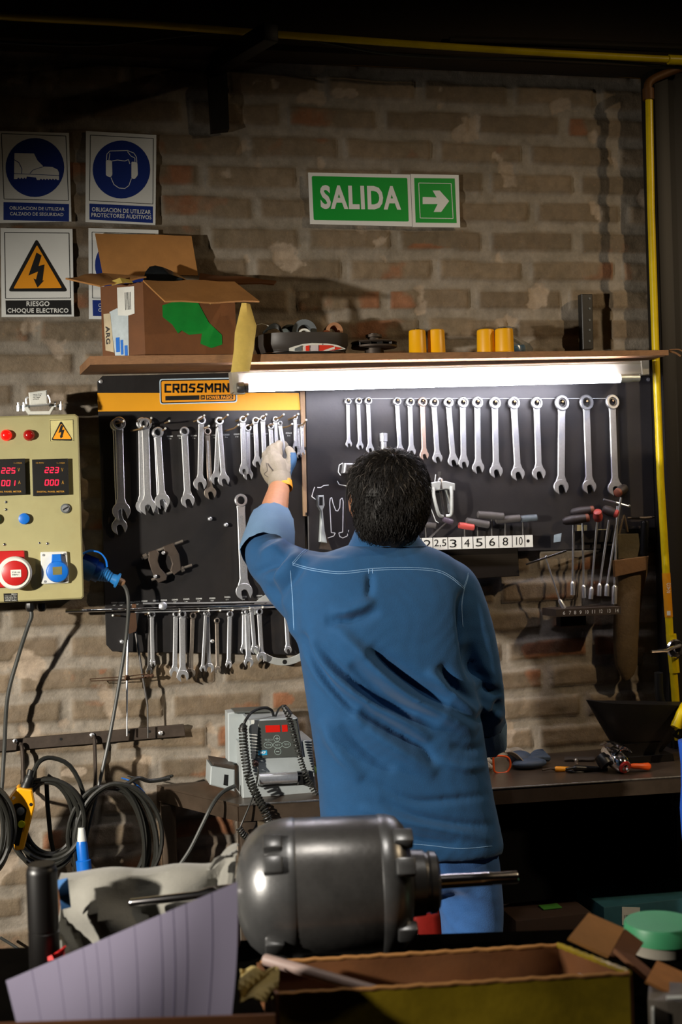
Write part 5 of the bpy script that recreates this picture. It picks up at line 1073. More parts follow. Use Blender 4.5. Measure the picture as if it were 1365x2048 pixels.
m = MB(); a = fl+ed*.015+Vector((0, .035, 0)); m.box((a.x+.012, a.y, (BZ-.05)/2), (.05, .05, BZ-.05), bev=.003); m.build('leg', M_bench, t)
m = MB(); m.box((P(338, 1650, -.05).x, -.04, (BZ-.05)/2), (.042, .042, BZ-.05), bev=.003); m.build('leg', M_bench, t)
m = MB(); m.box((1.32, -.38, (BZ-.05)/2), (.05, .05, BZ-.05), bev=.003); m.build('leg', M_bench, t)
m = MB(); m.box((1.32, -.04, (BZ-.05)/2), (.05, .05, BZ-.05), bev=.003); m.build('leg', M_bench, t)
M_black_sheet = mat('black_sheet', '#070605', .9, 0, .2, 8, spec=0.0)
m = MB(); m.box((.72, -.05, .36), (1.40, .012, .68)); m.build('shade_panel', M_black_sheet, t)  # added black sheet standing in for the deep shade under the bench
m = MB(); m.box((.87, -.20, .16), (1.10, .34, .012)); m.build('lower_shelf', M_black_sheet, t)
# induction heater
t = thing('induction_heater', 'grey bearing induction heater with coiled leads on the bench\'s left end', 'heater', PZ(560, 1590, BZ))
y0_ = PZ(560, 1592, BZ).y+.01
def dv(pts, y, th, nm, mt, par=t, bev=.003, lab=None): m = MB(); m.flat(pts, y, th, bev=bev); return m.build(nm, mt, par, lab)
dv([(482, 1490), (625, 1480), (634, 1591), (486, 1597)], y0_, .16, 'base_block', M_dev)
hd = dv([(497, 1440), (596, 1436), (608, 1514), (503, 1518)], y0_-.006, .13, 'control_head', M_dev)
fc_ = dv([(518, 1442), (594, 1438), (605, 1513), (511, 1517)], y0_-.008, .004, 'control_face', M_devface, hd, .001)
dv([(531, 1451), (560, 1450), (561, 1464), (532, 1465)], y0_-.0088, .001, 'display', M_display, fc_, 0, 'red display window')
dv([(564, 1450), (575, 1449.5), (576, 1463), (565, 1464)], y0_-.0088, .001, 'display', M_display, fc_, 0, 'small red display window')
m = MB(); yy = y0_-.0086
for cx, cy, rx, ry in ((554, 1477, 6, 6.5), (537, 1490, 8.5, 6), (556, 1490, 9, 6), (573, 1489, 8.5, 6), (556, 1503, 6.5, 6.5)):
    c = circ(cx, cy, rx, ry, 22); lines(m, [c+[c[0]]], yy, .0005, .8)
lines(m, [[(551, 1477), (558, 1477)], [(554.5, 1473.5), (554.5, 1480.5)], [(552.5, 1503), (559, 1503)]], yy, .0005, 1.3)
lettering(m, 'TIME', tq(532, 1488, 543, 1491.5), yy); lettering(m, 'TEMP', tq(568, 1487, 579, 1490.5), yy); lettering(m, 'SET', tq(551, 1488, 561, 1492), yy); lettering(m, 'SELECT', tq(530, 1478, 546, 1481, .02), yy)
m.build('button_print', mat('pale_print', '#9fb0ac', .5), fc_)
bdg = dv([(517, 1501.5), (534.5, 1500.5), (535, 1510), (517.5, 1511)], y0_-.009, .001, 'badge', mat('badge_blue', '#2f93c0', .4), fc_, 0)
m = MB(); lettering(m, 'SKF', tq(520, 1503, 532, 1508, -.05), y0_-.0094, .04); m.build('lettering', M_white, bdg)
dv([(503, 1440), (518, 1440), (511, 1517), (505, 1518)], y0_-.0075, .002, 'side_strip', M_white_plastic, hd, 0)
dv([(456, 1426), (492, 1422), (484, 1532), (457, 1528)], y0_+.10, .06, 'rear_column', M_dev)
dv([(470, 1424), (545, 1420), (546, 1424), (470, 1427)], y0_+.09, .08, 'rear_lid', M_devface, t, .001)
ft_ = dv([(422, 1532), (470, 1540), (470, 1583), (420, 1570)], y0_+.045, .10, 'side_foot', M_dev)
dv([(449, 1549), (457, 1550), (456, 1572), (447, 1570)], y0_+.0435, .003, 'rocker_switch', M_black_print, ft_, .0008)
dv([(425, 1524), (470, 1531), (470, 1540), (426, 1531)], y0_+.045, .10, 'foot_lid', M_iron_brown)
m = MB(); a, b = P(517, 1558, y0_-.025), P(594, 1554, y0_-.025); ax_ = b-a; m.lathe(a, ax_, [(0, .013), (.002, .0165), (ax_.length, .0165)], 20); m.build('yoke_bar', M_chrome, t)
dv([(516, 1550), (619, 1542), (622, 1568), (517, 1574)], y0_-.012, .014, 'yoke_seat', M_devface)
dv([(595, 1552), (608, 1551), (610, 1570), (596, 1571)], y0_-.035, .02, 'yoke_end', M_dark)
m = MB(); m.lathe(P(511, 1527, y0_-.006), (0, -1, 0), [(0, .010), (.010, .009), (.014, .006)], 16); m.build('probe_socket', mat('brown_plug', '#5a4038', .5), t)
def coiled(pts, r0, turns, rw, taper=None):
    """a curly lead wound along the px path"""
    q = spline(pts, 10); Ls = [0]
    for i in range(1, len(q)): Ls.append(Ls[-1]+(q[i]-q[i-1]).length)
    n = turns*10; out = []
    for i in range(n+1):
        s_ = Ls[-1]*i/n; j = 0
        while j < len(q)-2 and Ls[j+1] < s_: j += 1
        f = (s_-Ls[j])/max(1e-9, Ls[j+1]-Ls[j]); p = q[j].lerp(q[j+1], f); tg = (q[j+1]-q[j]).normalized(); u = tg.cross(Vector((0, 1, 0))).normalized(); w = tg.cross(u); a = 2*math.pi*i/10; out.append(p+(u*math.cos(a)+w*math.sin(a))*r0)
    return out
y1_ = y0_-.035
m = MB(); m.tube(coiled([P(486, 1453, y1_), P(489, 1500, y1_), P(497, 1550, y1_), P(513, 1590, y1_-.03), P(530, 1622, y1_-.06), P(541, 1656, y1_-.06)], .0105, 34, .0028), .0028, 6); m.build('coiled_lead', M_cable, t, 'thick coiled black lead')
m = MB(); m.tube(pxs([(548, 1434, y0_+.04), (543, 1420, y0_+.03), (527, 1416, y0_+.01), (505, 1424, y0_-.01), (492, 1440, y1_), (487, 1453, y1_)], 0, 6), .0040, 8); m.lathe(P(485, 1462, y1_), P(488, 1446, y1_)-P(485, 1462, y1_), [(0, .011), (.015, .010), (.022, .005)], 12); m.build('lead_plug', M_rubber, t)
m = MB(); m.tube(coiled([P(568, 1413, y0_-.02), P(580, 1440, y1_), P(596, 1500, y1_), (P(612, 1550, y1_)), P(634, 1592, y1_)], .0068, 34, .002), .0022, 6); m.build('coiled_lead', M_cable, t, 'thin coiled black lead')
m = MB(); m.tube(pxs([(551, 1434, y0_+.04), (558, 1418, y0_+.0), (567, 1411, y0_-.02)], 0, 6), .003, 7); m.lathe(P(567, 1411, y0_-.02), P(580, 1430, y0_-.03)-P(567, 1411, y0_-.02), [(0, .006), (.012, .009), (.034, .010)], 12); m.build('lead_plug', M_rubber, t)
m = MB(); m.tube(pxs([(514, 1532, y0_-.02), (517, 1545, y0_-.03), (507, 1590, y1_-.04), (487, 1640, y1_-.06), (479, 1658, y1_-.06)], 0, 6), .0024, 7); m.build('probe_lead', M_cable, t)
m = MB(); m.tube(coiled([P(478, 1655, y1_-.06), P(486, 1668, y1_-.06), P(498, 1678, y1_-.055)], .008, 7, .002), .0022, 6); m.build('lead_tail', M_cable, t)
cable('mains_cable', [(470, 1572, y0_+.02), (445, 1585, y0_-.01), (425, 1610, y0_-.05), (405, 1650, y0_-.06), (380, 1700, y0_-.06), (350, 1745, y0_-.05), (335, 1775, y0_-.04)], .0058, M_cable_grey, 'grey mains cable looping off the bench from the induction heater', y=y0_)
m = MB(); c = PZ(628, 1558, BZ+.03); m.ball(c+Vector((0, .12, 0)), (.035, .03, .022)); tag(m.build('rag', mat('green_rag', '#4e6a34', .9)), 'green rag bunched behind the induction heater', 'rag')
# anvil
t = thing('anvil', 'dark anvil with a pointed horn on the right end of the bench', 'anvil', PZ(1300, 1532, BZ))
ya = PZ(1290, 1519, BZ).y
zt = P(1290, 1404, ya-.02).z
def ar(px, py, hw, hz, yc=ya): # vertical section of the anvil body at a photo column
    c = P(px, py, yc); return c
sec = []
prof = [(1174, 1400, 1402, .004), (1185, 1401, 1421, .014), (1200, 1403, 1447, .024), (1218, 1404, 1478, .032), (1228, 1404, 1492, .036), (1262, 1405, 1500, .040), (1318, 1406, 1500, .042), (1338, 1407, 1480, .042), (1366, 1407, 1442, .042), (1430, 1408, 1425, .040)]
for px, pt, pb_, hw in prof:
    a, b = P(px, pt, ya), P(px, pb_, ya); sec.append([Vector((a.x, ya+hw*math.cos(q)*(abs(math.cos(q))**-.4 if abs(math.cos(q)) > .01 else 1)*.98, 0)) for q in []] or [Vector((a.x, ya-hw, a.z)), Vector((a.x, ya-hw, a.z*.75+b.z*.25)), Vector((a.x, ya-hw*.8, b.z*.8+a.z*.2)), Vector((a.x, ya-hw*.35, b.z)), Vector((a.x, ya+hw*.35, b.z)), Vector((a.x, ya+hw*.8, b.z*.8+a.z*.2)), Vector((a.x, ya+hw, a.z*.75+b.z*.25)), Vector((a.x, ya+hw, a.z))])
m = MB(); m.loft(sec, smooth=False); m.build('horn_and_face', M_iron, t)
zw = P(1290, 1488, ya).z
def rct(cx, hx, hy, z): return [Vector((cx-hx, ya-hy, z)), Vector((cx+hx, ya-hy, z)), Vector((cx+hx, ya+hy, z)), Vector((cx-hx, ya+hy, z))]
cx = P(1279, 1490, ya).x
m = MB(); m.loft([rct(cx, .066, .036, zw+.01), rct(cx, .050, .032, (zw*2+BZ)/3), rct(cx, .052, .034, (zw+BZ*2)/3+.004), rct(cx, .085, .055, BZ+.022), rct(cx, .088, .056, BZ+.001)], smooth=False); m.build('waist_and_foot', M_iron, t)
# gloves on the bench
t = thing('work_glove', 'grey and navy work glove with an orange cuff lying on the bench', 'glove', PZ(1030, 1540, BZ))
c = PZ(1004, 1541, BZ); 
m = MB(); k = .00138
def bl(px, py, z, r, rot=None): p = PZ(px, py, BZ); return (Vector((p.x, p.y, BZ+z)), r)
for px, py, z, r in ((1060, 1537, .016, (.055, .030, .016)), (1040, 1530, .022, (.04, .04, .022))): m.ball(*bl(px, py, z, r))
for i in range(4): 
    a = PZ(1055+3*i, 1536-3*i, BZ); b = PZ(1096-4*i, 1528-4*i, BZ); m.tube(spline([a+Vector((0, 0, .02)), (a+b)/2+Vector((0, 0, .024)), b+Vector((0, 0, .018))], 5), .0105, 9); m.ball(b+Vector((0, 0, .018)), .0105, 10, 8)
m.build('palm', M_glove_dip, t, 'navy dipped palm and fingers')
m = MB(); m.sheet([[PZ(1012+6*i, 1540-2.5*j, BZ)+Vector((0, 0, .052+.014*math.sin(j*.9+i*.5)-.004*i)) for i in range(8)] for j in range(7)], .003); m.build('knit_back', M_glove, t)
m = MB(); q = [PZ(px, py, BZ-.0)+Vector((0, -.02, 0)) for px, py in ()]
yq = PZ(1004, 1545, BZ).y; q = [P(px, py, yq) for px, py in ((987, 1515), (995, 1512), (1012, 1513), (1020, 1520), (1021, 1533), (1014, 1544), (1000, 1546), (990, 1543), (988, 1532))]
q = spline(q+[q[0]], 4)[:-1]; m.tube(q, .0032, 8, closed=True); m.build('cuff_edge', M_orange, t, 'orange cuff edge')
t = thing('work_glove', 'brown-grey work glove with curled fingers beside the man\'s sleeve', 'glove', PZ(975, 1545, BZ))
m = MB()
for i in range(4):
    a = PZ(962, 1522+7*i, BZ); z = .034-.007*i; m.tube(spline([a+Vector((0, .02, z)), PZ(975, 1521+7*i, BZ)+Vector((0, .015, z+.006)), PZ(984, 1527+6*i, BZ)+Vector((0, .01, z))], 5), .0085, 9); m.ball(PZ(984, 1527+6*i, BZ)+Vector((0, .01, z)), .0085, 10, 8)
p = PZ(955, 1538, BZ); m.ball((p.x, p.y+.02, BZ+.022), (.035, .035, .021)); m.build('glove_body', M_glove, t)
# small tools
t = thing('wooden_handled_tool', 'small tool with an orange wooden handle and black ferrule on the bench', 'tool', PZ(1125, 1541, BZ))
yy = PZ(1125, 1543, BZ).y; a = P(1110, 1538, yy); b = P(1140, 1539, yy)
m = MB(); m.lathe(a, b-a, [(0, .005), (.004, .008), (.02, .0085), ((b-a).length, .0075)], 12); m.build('handle', M_orange_print, t)
m = MB(); m.tube([P(1085, 1540, yy), P(1102, 1537, yy), P(1112, 1538, yy)], [.0035, .003, .005], 8); m.build('tip', M_iron_brown, t)
t = thing('pliers', 'black handled pliers lying on the bench left of the chrome air tool', 'pliers', PZ(1170, 1543, BZ))
yy = PZ(1165, 1545, BZ).y
m = MB(); m.tube(pxs([(1133, 1538), (1150, 1536), (1175, 1537), (1200, 1538), (1215, 1538)], yy), [.004]*6+[.0085]*6+[.008]*6+[.006]*7, 10); m.build('handle', M_dark, t)
m = MB(); m.tube(pxs([(1133, 1540, yy+.02), (1155, 1545, yy), (1200, 1541, yy+.01)], yy), .0055, 10); m.build('handle', M_dark, t)
m = MB(); m.lathe(PZ(1154, 1533, BZ)+Vector((0, 0, .008)), (0, 0, 1), [(0, .004), (.008, .006), (.012, .007), (.016, .004)], 14); tag(m.build('ball_bolt', M_polish), 'small shiny round-headed bolt standing behind the pliers', 'bolt')
t = thing('air_tool', 'chrome air grinder with a red ringed nose on the bench', 'air tool', PZ(1240, 1540, BZ))
yy = PZ(1240, 1549, BZ).y
a, b = P(1214, 1500, yy+.09), P(1250, 1534, yy-.0); d = b-a; L_ = d.length
m = MB(); m.lathe(a, d, [(0, .020), (L_*.2, .026), (L_*.55, .030), (L_*.9, .027), (L_, .020)], 24); m.build('barrel', M_polish, t)
m = MB(); m.loop_lathe(b, d, [(-.004, .010), (-.004, .019), (.005, .018), (.005, .010)], 22, True); m.build('nose_ring', M_red, t)
m = MB(); m.lathe(b, d, [(-.004, .011), (.006, .010), (.008, .006), (.02, .005), (.022, .002)], 16); m.build('spindle', M_polish, t)
m = MB(); q = [P(1200, 1492, yy+.05), P(1212, 1484, yy+.05), P(1230, 1489, yy+.05), P(1240, 1500, yy+.04)]; q = spline(q, 4); m.sheet([[p+Vector((.004*j, -.018*j, .004*math.sin(j))) for p in q] for j in range(4)], .003); m.build('guard', M_polish, t)
m = MB(); m.tube([P(1230, 1510, yy+.02), P(1244, 1497, yy+.02)], .004, 8); m.ball(P(1244, 1497, yy+.02), .0065, 10, 8); m.build('throttle_stud', M_polish, t)
m = MB(); m.lathe(P(1200, 1512, yy+.05), P(1215, 1530, yy+.03)-P(1200, 1512, yy+.05), [(0, .018), (.02, .022), (.034, .02)], 16); m.build('rear_cap', M_dark, t)
t = thing('orange_handle', 'orange tool handle lying right of the chrome air grinder', 'handle', PZ(1280, 1538, BZ))
yy = PZ(1280, 1544, BZ).y; a, b = P(1262, 1532, yy), P(1301, 1533, yy)
m = MB(); m.lathe(a, b-a, [(0, .006), (.01, .0085), (.03, .0088), ((b-a).length-.006, .0115), ((b-a).length, .008)], 14); m.build('grip', M_orange, t)
m = MB(); m.sheet([[PZ(1130+12*i, 1518+3*j, BZ)+Vector((0, 0, .004+.002*((i+j) % 2))) for i in range(6)] for j in range(3)], .0025); tag(m.build('steel_plate', M_tin), 'thin dull metal sheet lying on the bench in front of the anvil horn', 'plate')
t = thing('tarp_roll', 'upright blue fabric roll at the very right edge of the frame', 'tarp', (PD(1372, 1800, 3.0).x, PD(1372, 1800, 3.0).y, 0))
a = PD(1374, 1478, 3.0); m = MB(); pr = [(0, .030)]
for i in range(1, 20): pr.append((i*(a.z-.01)/19, .033+.003*math.sin(i*1.7)))
m.lathe((a.x+.018, a.y, .005), (0, 0, 1), pr, 20); m.build('roll', M_tarp, t)
# ================================================================== THE MAN
def limb(mb, pts, n=5, seg=14):
    """pts: list of (Vector, radius)"""
    c = spline([p for p, r in pts], n); rs = []
    for i in range(len(pts)-1):
        for k in range(n): rs.append(pts[i][1]*(1-k/n)+pts[i+1][1]*k/n)
    rs.append(pts[-1][1]); mb.tube(c, rs, seg); mb.ball(c[0], rs[0]*.99, seg, 8); mb.ball(c[-1], rs[-1]*.99, seg, 8); return mb
def fused(mb, voxel, smooth=6, fac=.5):
    me = mb.mesh('tmp'); ob = bpy.data.objects.new('tmp', me); COL.objects.link(ob)
    r = ob.modifiers.new('r', 'REMESH'); r.mode = 'VOXEL'; r.voxel_size = voxel; r.use_smooth_shade = True
    s_ = ob.modifiers.new('s', 'SMOOTH'); s_.factor = fac; s_.iterations = smooth
    dg = bpy.context.evaluated_depsgraph_get(); out = bpy.data.meshes.new_from_object(ob.evaluated_get(dg))
    bpy.data.objects.remove(ob); bpy.data.meshes.remove(me); out.polygons.foreach_set('use_smooth', [True]*len(out.polygons)); return out
def place(me, name, mt, parent, label=None):
    me.materials.clear(); me.materials.append(mt); o = bpy.data.objects.new(name, me); COL.objects.link(o); off = WL[parent.name]; o.parent = parent; WL[o.name] = off
    me.transform(Matrix.Translation(-off)); 
    if label: o['label'] = label
    return o
def coords(me):
    a = np.empty(len(me.vertices)*3, dtype=np.float32); me.vertices.foreach_get('co', a); n = np.empty(len(me.vertices)*3, dtype=np.float32); me.vertices.foreach_get('normal', n); return a.reshape(-1, 3).astype(float), n.reshape(-1, 3).astype(float)
_R, _U, _F, _C = (np.array(v) for v in (RIGHT, UP, fwd, CAM))
def to_px(a):
    v = a-_C; d = v @ _F; return np.stack([W/2+F*(v @ _R)/d, H/2-F*(v @ _U)/d], 1)
def seg_dist(px, poly):
    best = np.full(len(px), 1e9); tt = np.zeros(len(px)); L = [0]
    for i in range(len(poly)-1): L.append(L[-1]+math.dist(poly[i], poly[i+1]))
    for i in range(len(poly)-1):
        a, b = np.array(poly[i], float), np.array(poly[i+1], float); d = b-a; t = np.clip(((px-a) @ d)/(d @ d), 0, 1); q = np.linalg.norm(px-(a+t[:, None]*d), axis=1); m = q < best; best[m] = q[m]; tt[m] = (L[i]+t[m]*math.dist(poly[i], poly[i+1]))/L[-1]
    return best, tt
def folds(me, fl):
    a, n = coords(me); px = to_px(a); face = np.clip(-(n @ _F)*1.6+.15, 0, 1); h = np.zeros(len(a))
    for poly, amp, w in fl:
        poly = [tuple(p) for p in spline([Vector((*p, 0)) for p in poly], 6)]; poly = [(p[0], p[1]) for p in poly]
        d, t = seg_dist(px, poly); h += amp*np.exp(-(d/w)**2)*np.clip(np.sin(math.pi*np.clip(t, .0, 1))**.6, 0, 1)
    a += n*(h*face)[:, None]; me.vertices.foreach_set('co', a.astype(np.float32).ravel()); me.update(); bm = bmesh.new(); bm.from_mesh(me)
    for _ in range(3): bmesh.ops.smooth_vert(bm, verts=bm.verts[:], factor=.5, use_axis_x=True, use_axis_y=True, use_axis_z=True)
    bm.to_mesh(me); bm.free(); me.update()
def bvh(me): return BVHTree.FromPolygons([v.co.copy() for v in me.vertices], [tuple(p.vertices) for p in me.polygons])
def cast(tree, px, py, off=.0012):
    d = ray(px, py).normalized(); hit = tree.ray_cast(CAM, d)
    return None if hit[0] is None else hit[0]+hit[1]*off*(1 if hit[1].dot(d) < 0 else -1)
def on_surface(mb, tree, poly, r, step=4, off=.001, dash=False):
    p2 = [tuple(p[:2]) for p in spline([Vector((*p, 0)) for p in poly], 12)]; q = [cast(tree, a, b, off) for a, b in p2]; q = [p for p in q if p is not None]
    if len(q) > 1: mb.tube(q, r, 5)
MY = -.62
man = thing('person', 'man in a blue work shirt and jeans, seen from behind, reaching for a wrench', 'person', (P(800, 1700, MY).x, MY, 0))
# ---- body: one continuous figure
m = MB()
head = P(779, 1000, -.605)
m.ball(head+Vector((0, 0, .012)), (.078, .094, .104), 24, 16); m.ball(head+Vector((-.036, .02, -.05)), .050); m.ball(head+Vector((.036, .02, -.05)), .050); limb(m, [(head+Vector((0, .030, -.050)), .058), (head+Vector((0, .050, -.085)), .044)])
m.ball(head+Vector((0, .098, -.022)), (.012, .018, .022)); m.ball(head+Vector((-.032, .078, .010)), (.015, .012, .012)); m.ball(head+Vector((.032, .078, .010)), (.015, .012, .012)); m.ball(head+Vector((0, .088, -.062)), (.026, .012, .010))
for sx in (-1, 1):
    e = head+Vector((sx*.099, -.005, -.006)); m.ball(e, (.0115, .024, .034)); m.ball(e+Vector((sx*-.006, .004, -.028)), (.010, .012, .016))
limb(m, [(head+Vector((0, -.008, -.06)), .058), (P(778, 1100, MY+.02), .058), (P(772, 1160, MY), .075)])
limb(m, [(P(772, 1170, MY), .085), (P(780, 1300, MY), .088), (P(800, 1450, MY), .085), (P(812, 1580, MY), .090), (P(818, 1640, MY), .095)])
limb(m, [(P(690, 1165, MY), .07), (P(860, 1180, MY), .07)])
Lsh, Lel, Lwr = P(640, 1160, -.58), P(534, 1108, -.36), P(561, 962, -.140)
limb(m, [(Lsh, .056), ((Lsh+Lel)/2+Vector((0, 0, -.004)), .050), (Lel, .045), (P(539, 1062, -.30), .0470), (P(551, 1010, -.215), .0385), (Lwr, .0270), (P(557, 935, -.118), .026)])
Rsh, Rel, Rwr = P(900, 1180, MY+.02), P(962, 1385, MY+.03), P(962, 1490, MY+.18)
limb(m, [(Rsh, .056), ((Rsh+Rel)/2, .048), (Rel, .042), ((Rel+Rwr)/2, .037), (Rwr, .027)])
def hand(mb, chains, s_=1.0):
    for c in chains: limb(mb, [(P(a, b, y), r*s_) for a, b, y, r in c], 5, 12)
LH = [[(559, 955, -.138, .027), (553, 930, -.122, .031), (547, 914, -.112, .022)], [(545, 955, -.13, .024), (537, 937, -.12, .026), (536, 921, -.112, .017)], [(567, 945, -.125, .026), (572, 930, -.112, .020)],
      [(557, 908, -.108, .0140), (556, 891, -.098, .0130), (567, 888, -.066, .0115), (573, 897, -.060, .0105)], [(547, 908, -.107, .0140), (546, 896, -.094, .0130), (559, 892, -.064, .0115), (567, 903, -.058, .0105)],
      [(541, 910, -.105, .013), (540, 899, -.084, .012), (548, 901, -.063, .011), (559, 911, -.058, .010)], [(533, 919, -.106, .012), (531, 909, -.087, .011), (538, 911, -.067, .010), (548, 919, -.062, .009)],
      [(574, 938, -.118, .019), (583, 922, -.118, .0165), (583, 908, -.110, .0145), (578, 900, -.098, .0125)]]
hand(m, LH, .78)
rh = P(948, 1500, MY+.20); rz = BZ+.024
def rp(dx, dy, dz=0.0): return Vector((rh.x-.01+dx, rh.y+.02+dy, rz+dz))
limb(m, [(Rwr, .027), (rp(0, .01, .008), .026), (rp(-.005, .05), .024)]); limb(m, [(rp(.018, .02), .021), (rp(.016, .055), .018)]); limb(m, [(rp(-.028, .02), .020), (rp(-.03, .055), .017)])
for i, (x, l) in enumerate(((-.035, .062), (-.014, .072), (.007, .068), (.026, .052))): limb(m, [(rp(x, .06), .0115), (rp(x*1.1, .06+l*.5, .006), .0105), (rp(x*1.15, .06+l, -.010), .009)], 5, 10)
limb(m, [(rp(-.038, .01), .014), (rp(-.058, .035, -.004), .012), (rp(-.066, .06, -.010), .0105)], 5, 10)
Lhip, Rhip = P(752, 1690, MY), P(905, 1690, MY)
zf = .055
LXl, LXr = P(742, 1840, MY).x, P(944, 1840, MY).x
for hp, fx in ((Lhip, LXl), (Rhip, LXr)):
    limb(m, [(hp, .080), (Vector((fx, MY+.01, .56)), .064), (Vector((fx, MY, .44)), .050), (Vector((fx, MY-.012, .30)), .050), (Vector((fx, MY-.01, .10)), .036), (Vector((fx, MY-.01, zf)), .040)])
    limb(m, [(Vector((fx, MY-.02, zf-.01)), .038), (Vector((fx, MY+.08, .042)), .033), (Vector((fx, MY+.15, .034)), .026)])
bm_ = fused(m, .0055, 4)
body = place(bm_, 'body', M_skin, man)
# ---- hair
rows = [(902, 762, 794, -.60, .030, .030), (908, 742, 816, -.60, .062, .055), (918, 722, 834, -.605, .085, .078), (935, 706, 846, -.61, .100, .092), (955, 699, 854, -.615, .108, .094), (980, 698, 858, -.62, .112, .080), (1005, 704, 858, -.635, .103, .050), (1030, 708, 855, -.645, .092, .030), (1055, 714, 845, -.650, .080, .022), (1076, 724, 832, -.650, .066, .018), (1092, 738, 816, -.648, .052, .015), (1100, 755, 800, -.645, .040, .010)]
rg = []
for py, x0, x1, yc, bk, fr_ in rows:
    a, b = P(x0, py, yc), P(x1, py, yc); c = (a+b)/2; hw = (b-a).length/2
    rg.append([Vector((c.x+hw*math.cos(q), yc+(bk if math.sin(q) < 0 else fr_)*math.sin(q), c.z+(b.z-a.z)*.5*math.cos(q))) for q in [2*math.pi*i/56 for i in range(56)]])
m = MB(); m.loft(rg); hm = m.mesh('hair')
ob = bpy.data.objects.new('tmp', hm); COL.objects.link(ob); sd = ob.modifiers.new('s', 'SUBSURF'); sd.levels = 2; sd.render_levels = 2
dg = bpy.context.evaluated_depsgraph_get(); hm2 = bpy.data.meshes.new_from_object(ob.evaluated_get(dg)); bpy.data.objects.remove(ob)
a, n = coords(hm2); h = np.zeros(len(a))
for k, (fx, fy, fz, am) in enumerate(((120, 90, 25, .0016), (210, 160, 45, .0010), (60, 45, 30, .0025))): h += am*np.sin(a[:, 0]*fx+3*np.sin(a[:, 2]*fz)+k)*np.cos(a[:, 1]*fy+2*np.sin(a[:, 2]*fz*1.3))
a += n*(h-.003)[:, None]; hm2.vertices.foreach_set('co', a.astype(np.float32).ravel()); hm2.polygons.foreach_set('use_smooth', [True]*len(hm2.polygons))
hair = place(hm2, 'hair', M_hair, man)
rr = random.Random(5); cen_ = Vector((head.x, -.62, head.z)); hv = [Vector(v) for v in a]; hn = [Vector(v) for v in n]; crown = P(790, 925, -.66)
def strands(count, zmin, lmin, lmax, rad, lift):
    mb = MB(); k = 0
    while k < count:
        i = rr.randrange(len(hv)); p = hv[i]; nn = hn[i]
        if p.z < zmin or (nn.y > .75 and p.z < head.z+.02): continue
        k += 1; down = (p-crown); down -= nn*down.dot(nn); down = down.normalized() if down.length > 1e-5 else nn.orthogonal()
        sw = nn.cross(down)*rr.uniform(-.55, .75); g = Vector((0, 0, -1)); g -= nn*g.dot(nn); d = (down*.7+sw+g*.6+nn*rr.uniform(lift*.3, lift)).normalized(); L_ = rr.uniform(lmin, lmax); q = []
        for j in range(5):
            s_ = j/4; q.append(p+d*L_*s_+nn*(.004*math.sin(s_*3.0))*1.0-nn*(lift*.5*L_*s_*s_)+Vector((rr.uniform(-1, 1), rr.uniform(-1, 1), rr.uniform(-1, 1)))*.0012*s_)
        mb.tube(q, [rad, rad, rad*.85, rad*.6, rad*.25], 3, caps=False)
    return mb
place(strands(5200, head.z-.095, .016, .034, .00075, .28).mesh('strands'), 'hair_strands', M_hair, man)
place(strands(260, head.z+.02, .020, .040, .00055, .75).mesh('grey'), 'rim_lit_strands', M_hair_rim, man, 'stray crown hairs, coloured pale as if rim-lit')  # rim light on the crown put into the paler strand colour
m = MB(); m.tube(pxs([(702, 950, -.60), (694, 975, -.61), (692, 1010, -.62), (692, 1045, -.615), (698, 1070, -.605), (708, 1085, -.60)], -.6, 6), .0016, 6); m.build('spectacle_cord', M_dark, man)
# ---- shirt
def tring(py, x0, x1, yc, b, ex=2.5, n=48):
    a_, b_ = P(x0, py, yc), P(x1, py, yc); c = (a_+b_)/2; hw = (b_.x-a_.x)/2; o = []
    for i in range(n):
        q = 2*math.pi*i/n; cc, ss = math.cos(q), math.sin(q); u = abs(cc)**(2/ex)*(1 if cc >= 0 else -1); w = abs(ss)**(2/ex)*(1 if ss >= 0 else -1); o.append(Vector((c.x+hw*u, yc+b*w, c.z+(b_.z-a_.z)*.5*u)))
    return o
m = MB()
T = [(1082, 726, 818, -.605, .052), (1090, 700, 850, -.605, .066), (1102, 665, 882, -.605, .082), (1116, 628, 905, -.605, .092), (1135, 604, 924, -.605, .102), (1160, 594, 934, -.608, .112), (1200, 590, 934, -.612, .122), (1250, 593, 932, -.615, .128), (1300, 600, 936, -.618, .128), (1350, 608, 943, -.62, .126), (1400, 615, 952, -.62, .124), (1450, 623, 961, -.62, .124), (1500, 631, 968, -.62, .126), (1550, 637, 975, -.62, .130), (1600, 641, 984, -.62, .134), (1650, 644, 995, -.62, .137), (1682, 648, 1002, -.62, .138), (1700, 655, 1000, -.62, .136)]
m.loft([tring(*q) for q in T])
limb(m, [(P(668, 1168, -.595), .082), (P(618, 1162, -.555), .082), (P(578, 1145, -.48), .076), (P(546, 1124, -.405), .070), (P(536, 1106, -.365), .066)], 6, 20)
limb(m, [(P(640, 1215, -.60), .075), (P(602, 1200, -.54), .066), (P(565, 1160, -.46), .062)], 5, 18)
limb(m, [(P(640, 1265, -.61), .060), (P(612, 1245, -.575), .052)], 5, 16)
limb(m, [(P(880, 1170, -.60), .078), (P(905, 1182, -.60), .076), (P(934, 1240, -.605), .066), (P(953, 1310, -.605), .061), (P(965, 1380, -.595), .059), (P(972, 1425, -.55), .054), (P(974, 1462, -.50), .050)], 6, 20)
sm_ = fused(m, .0060, 26)
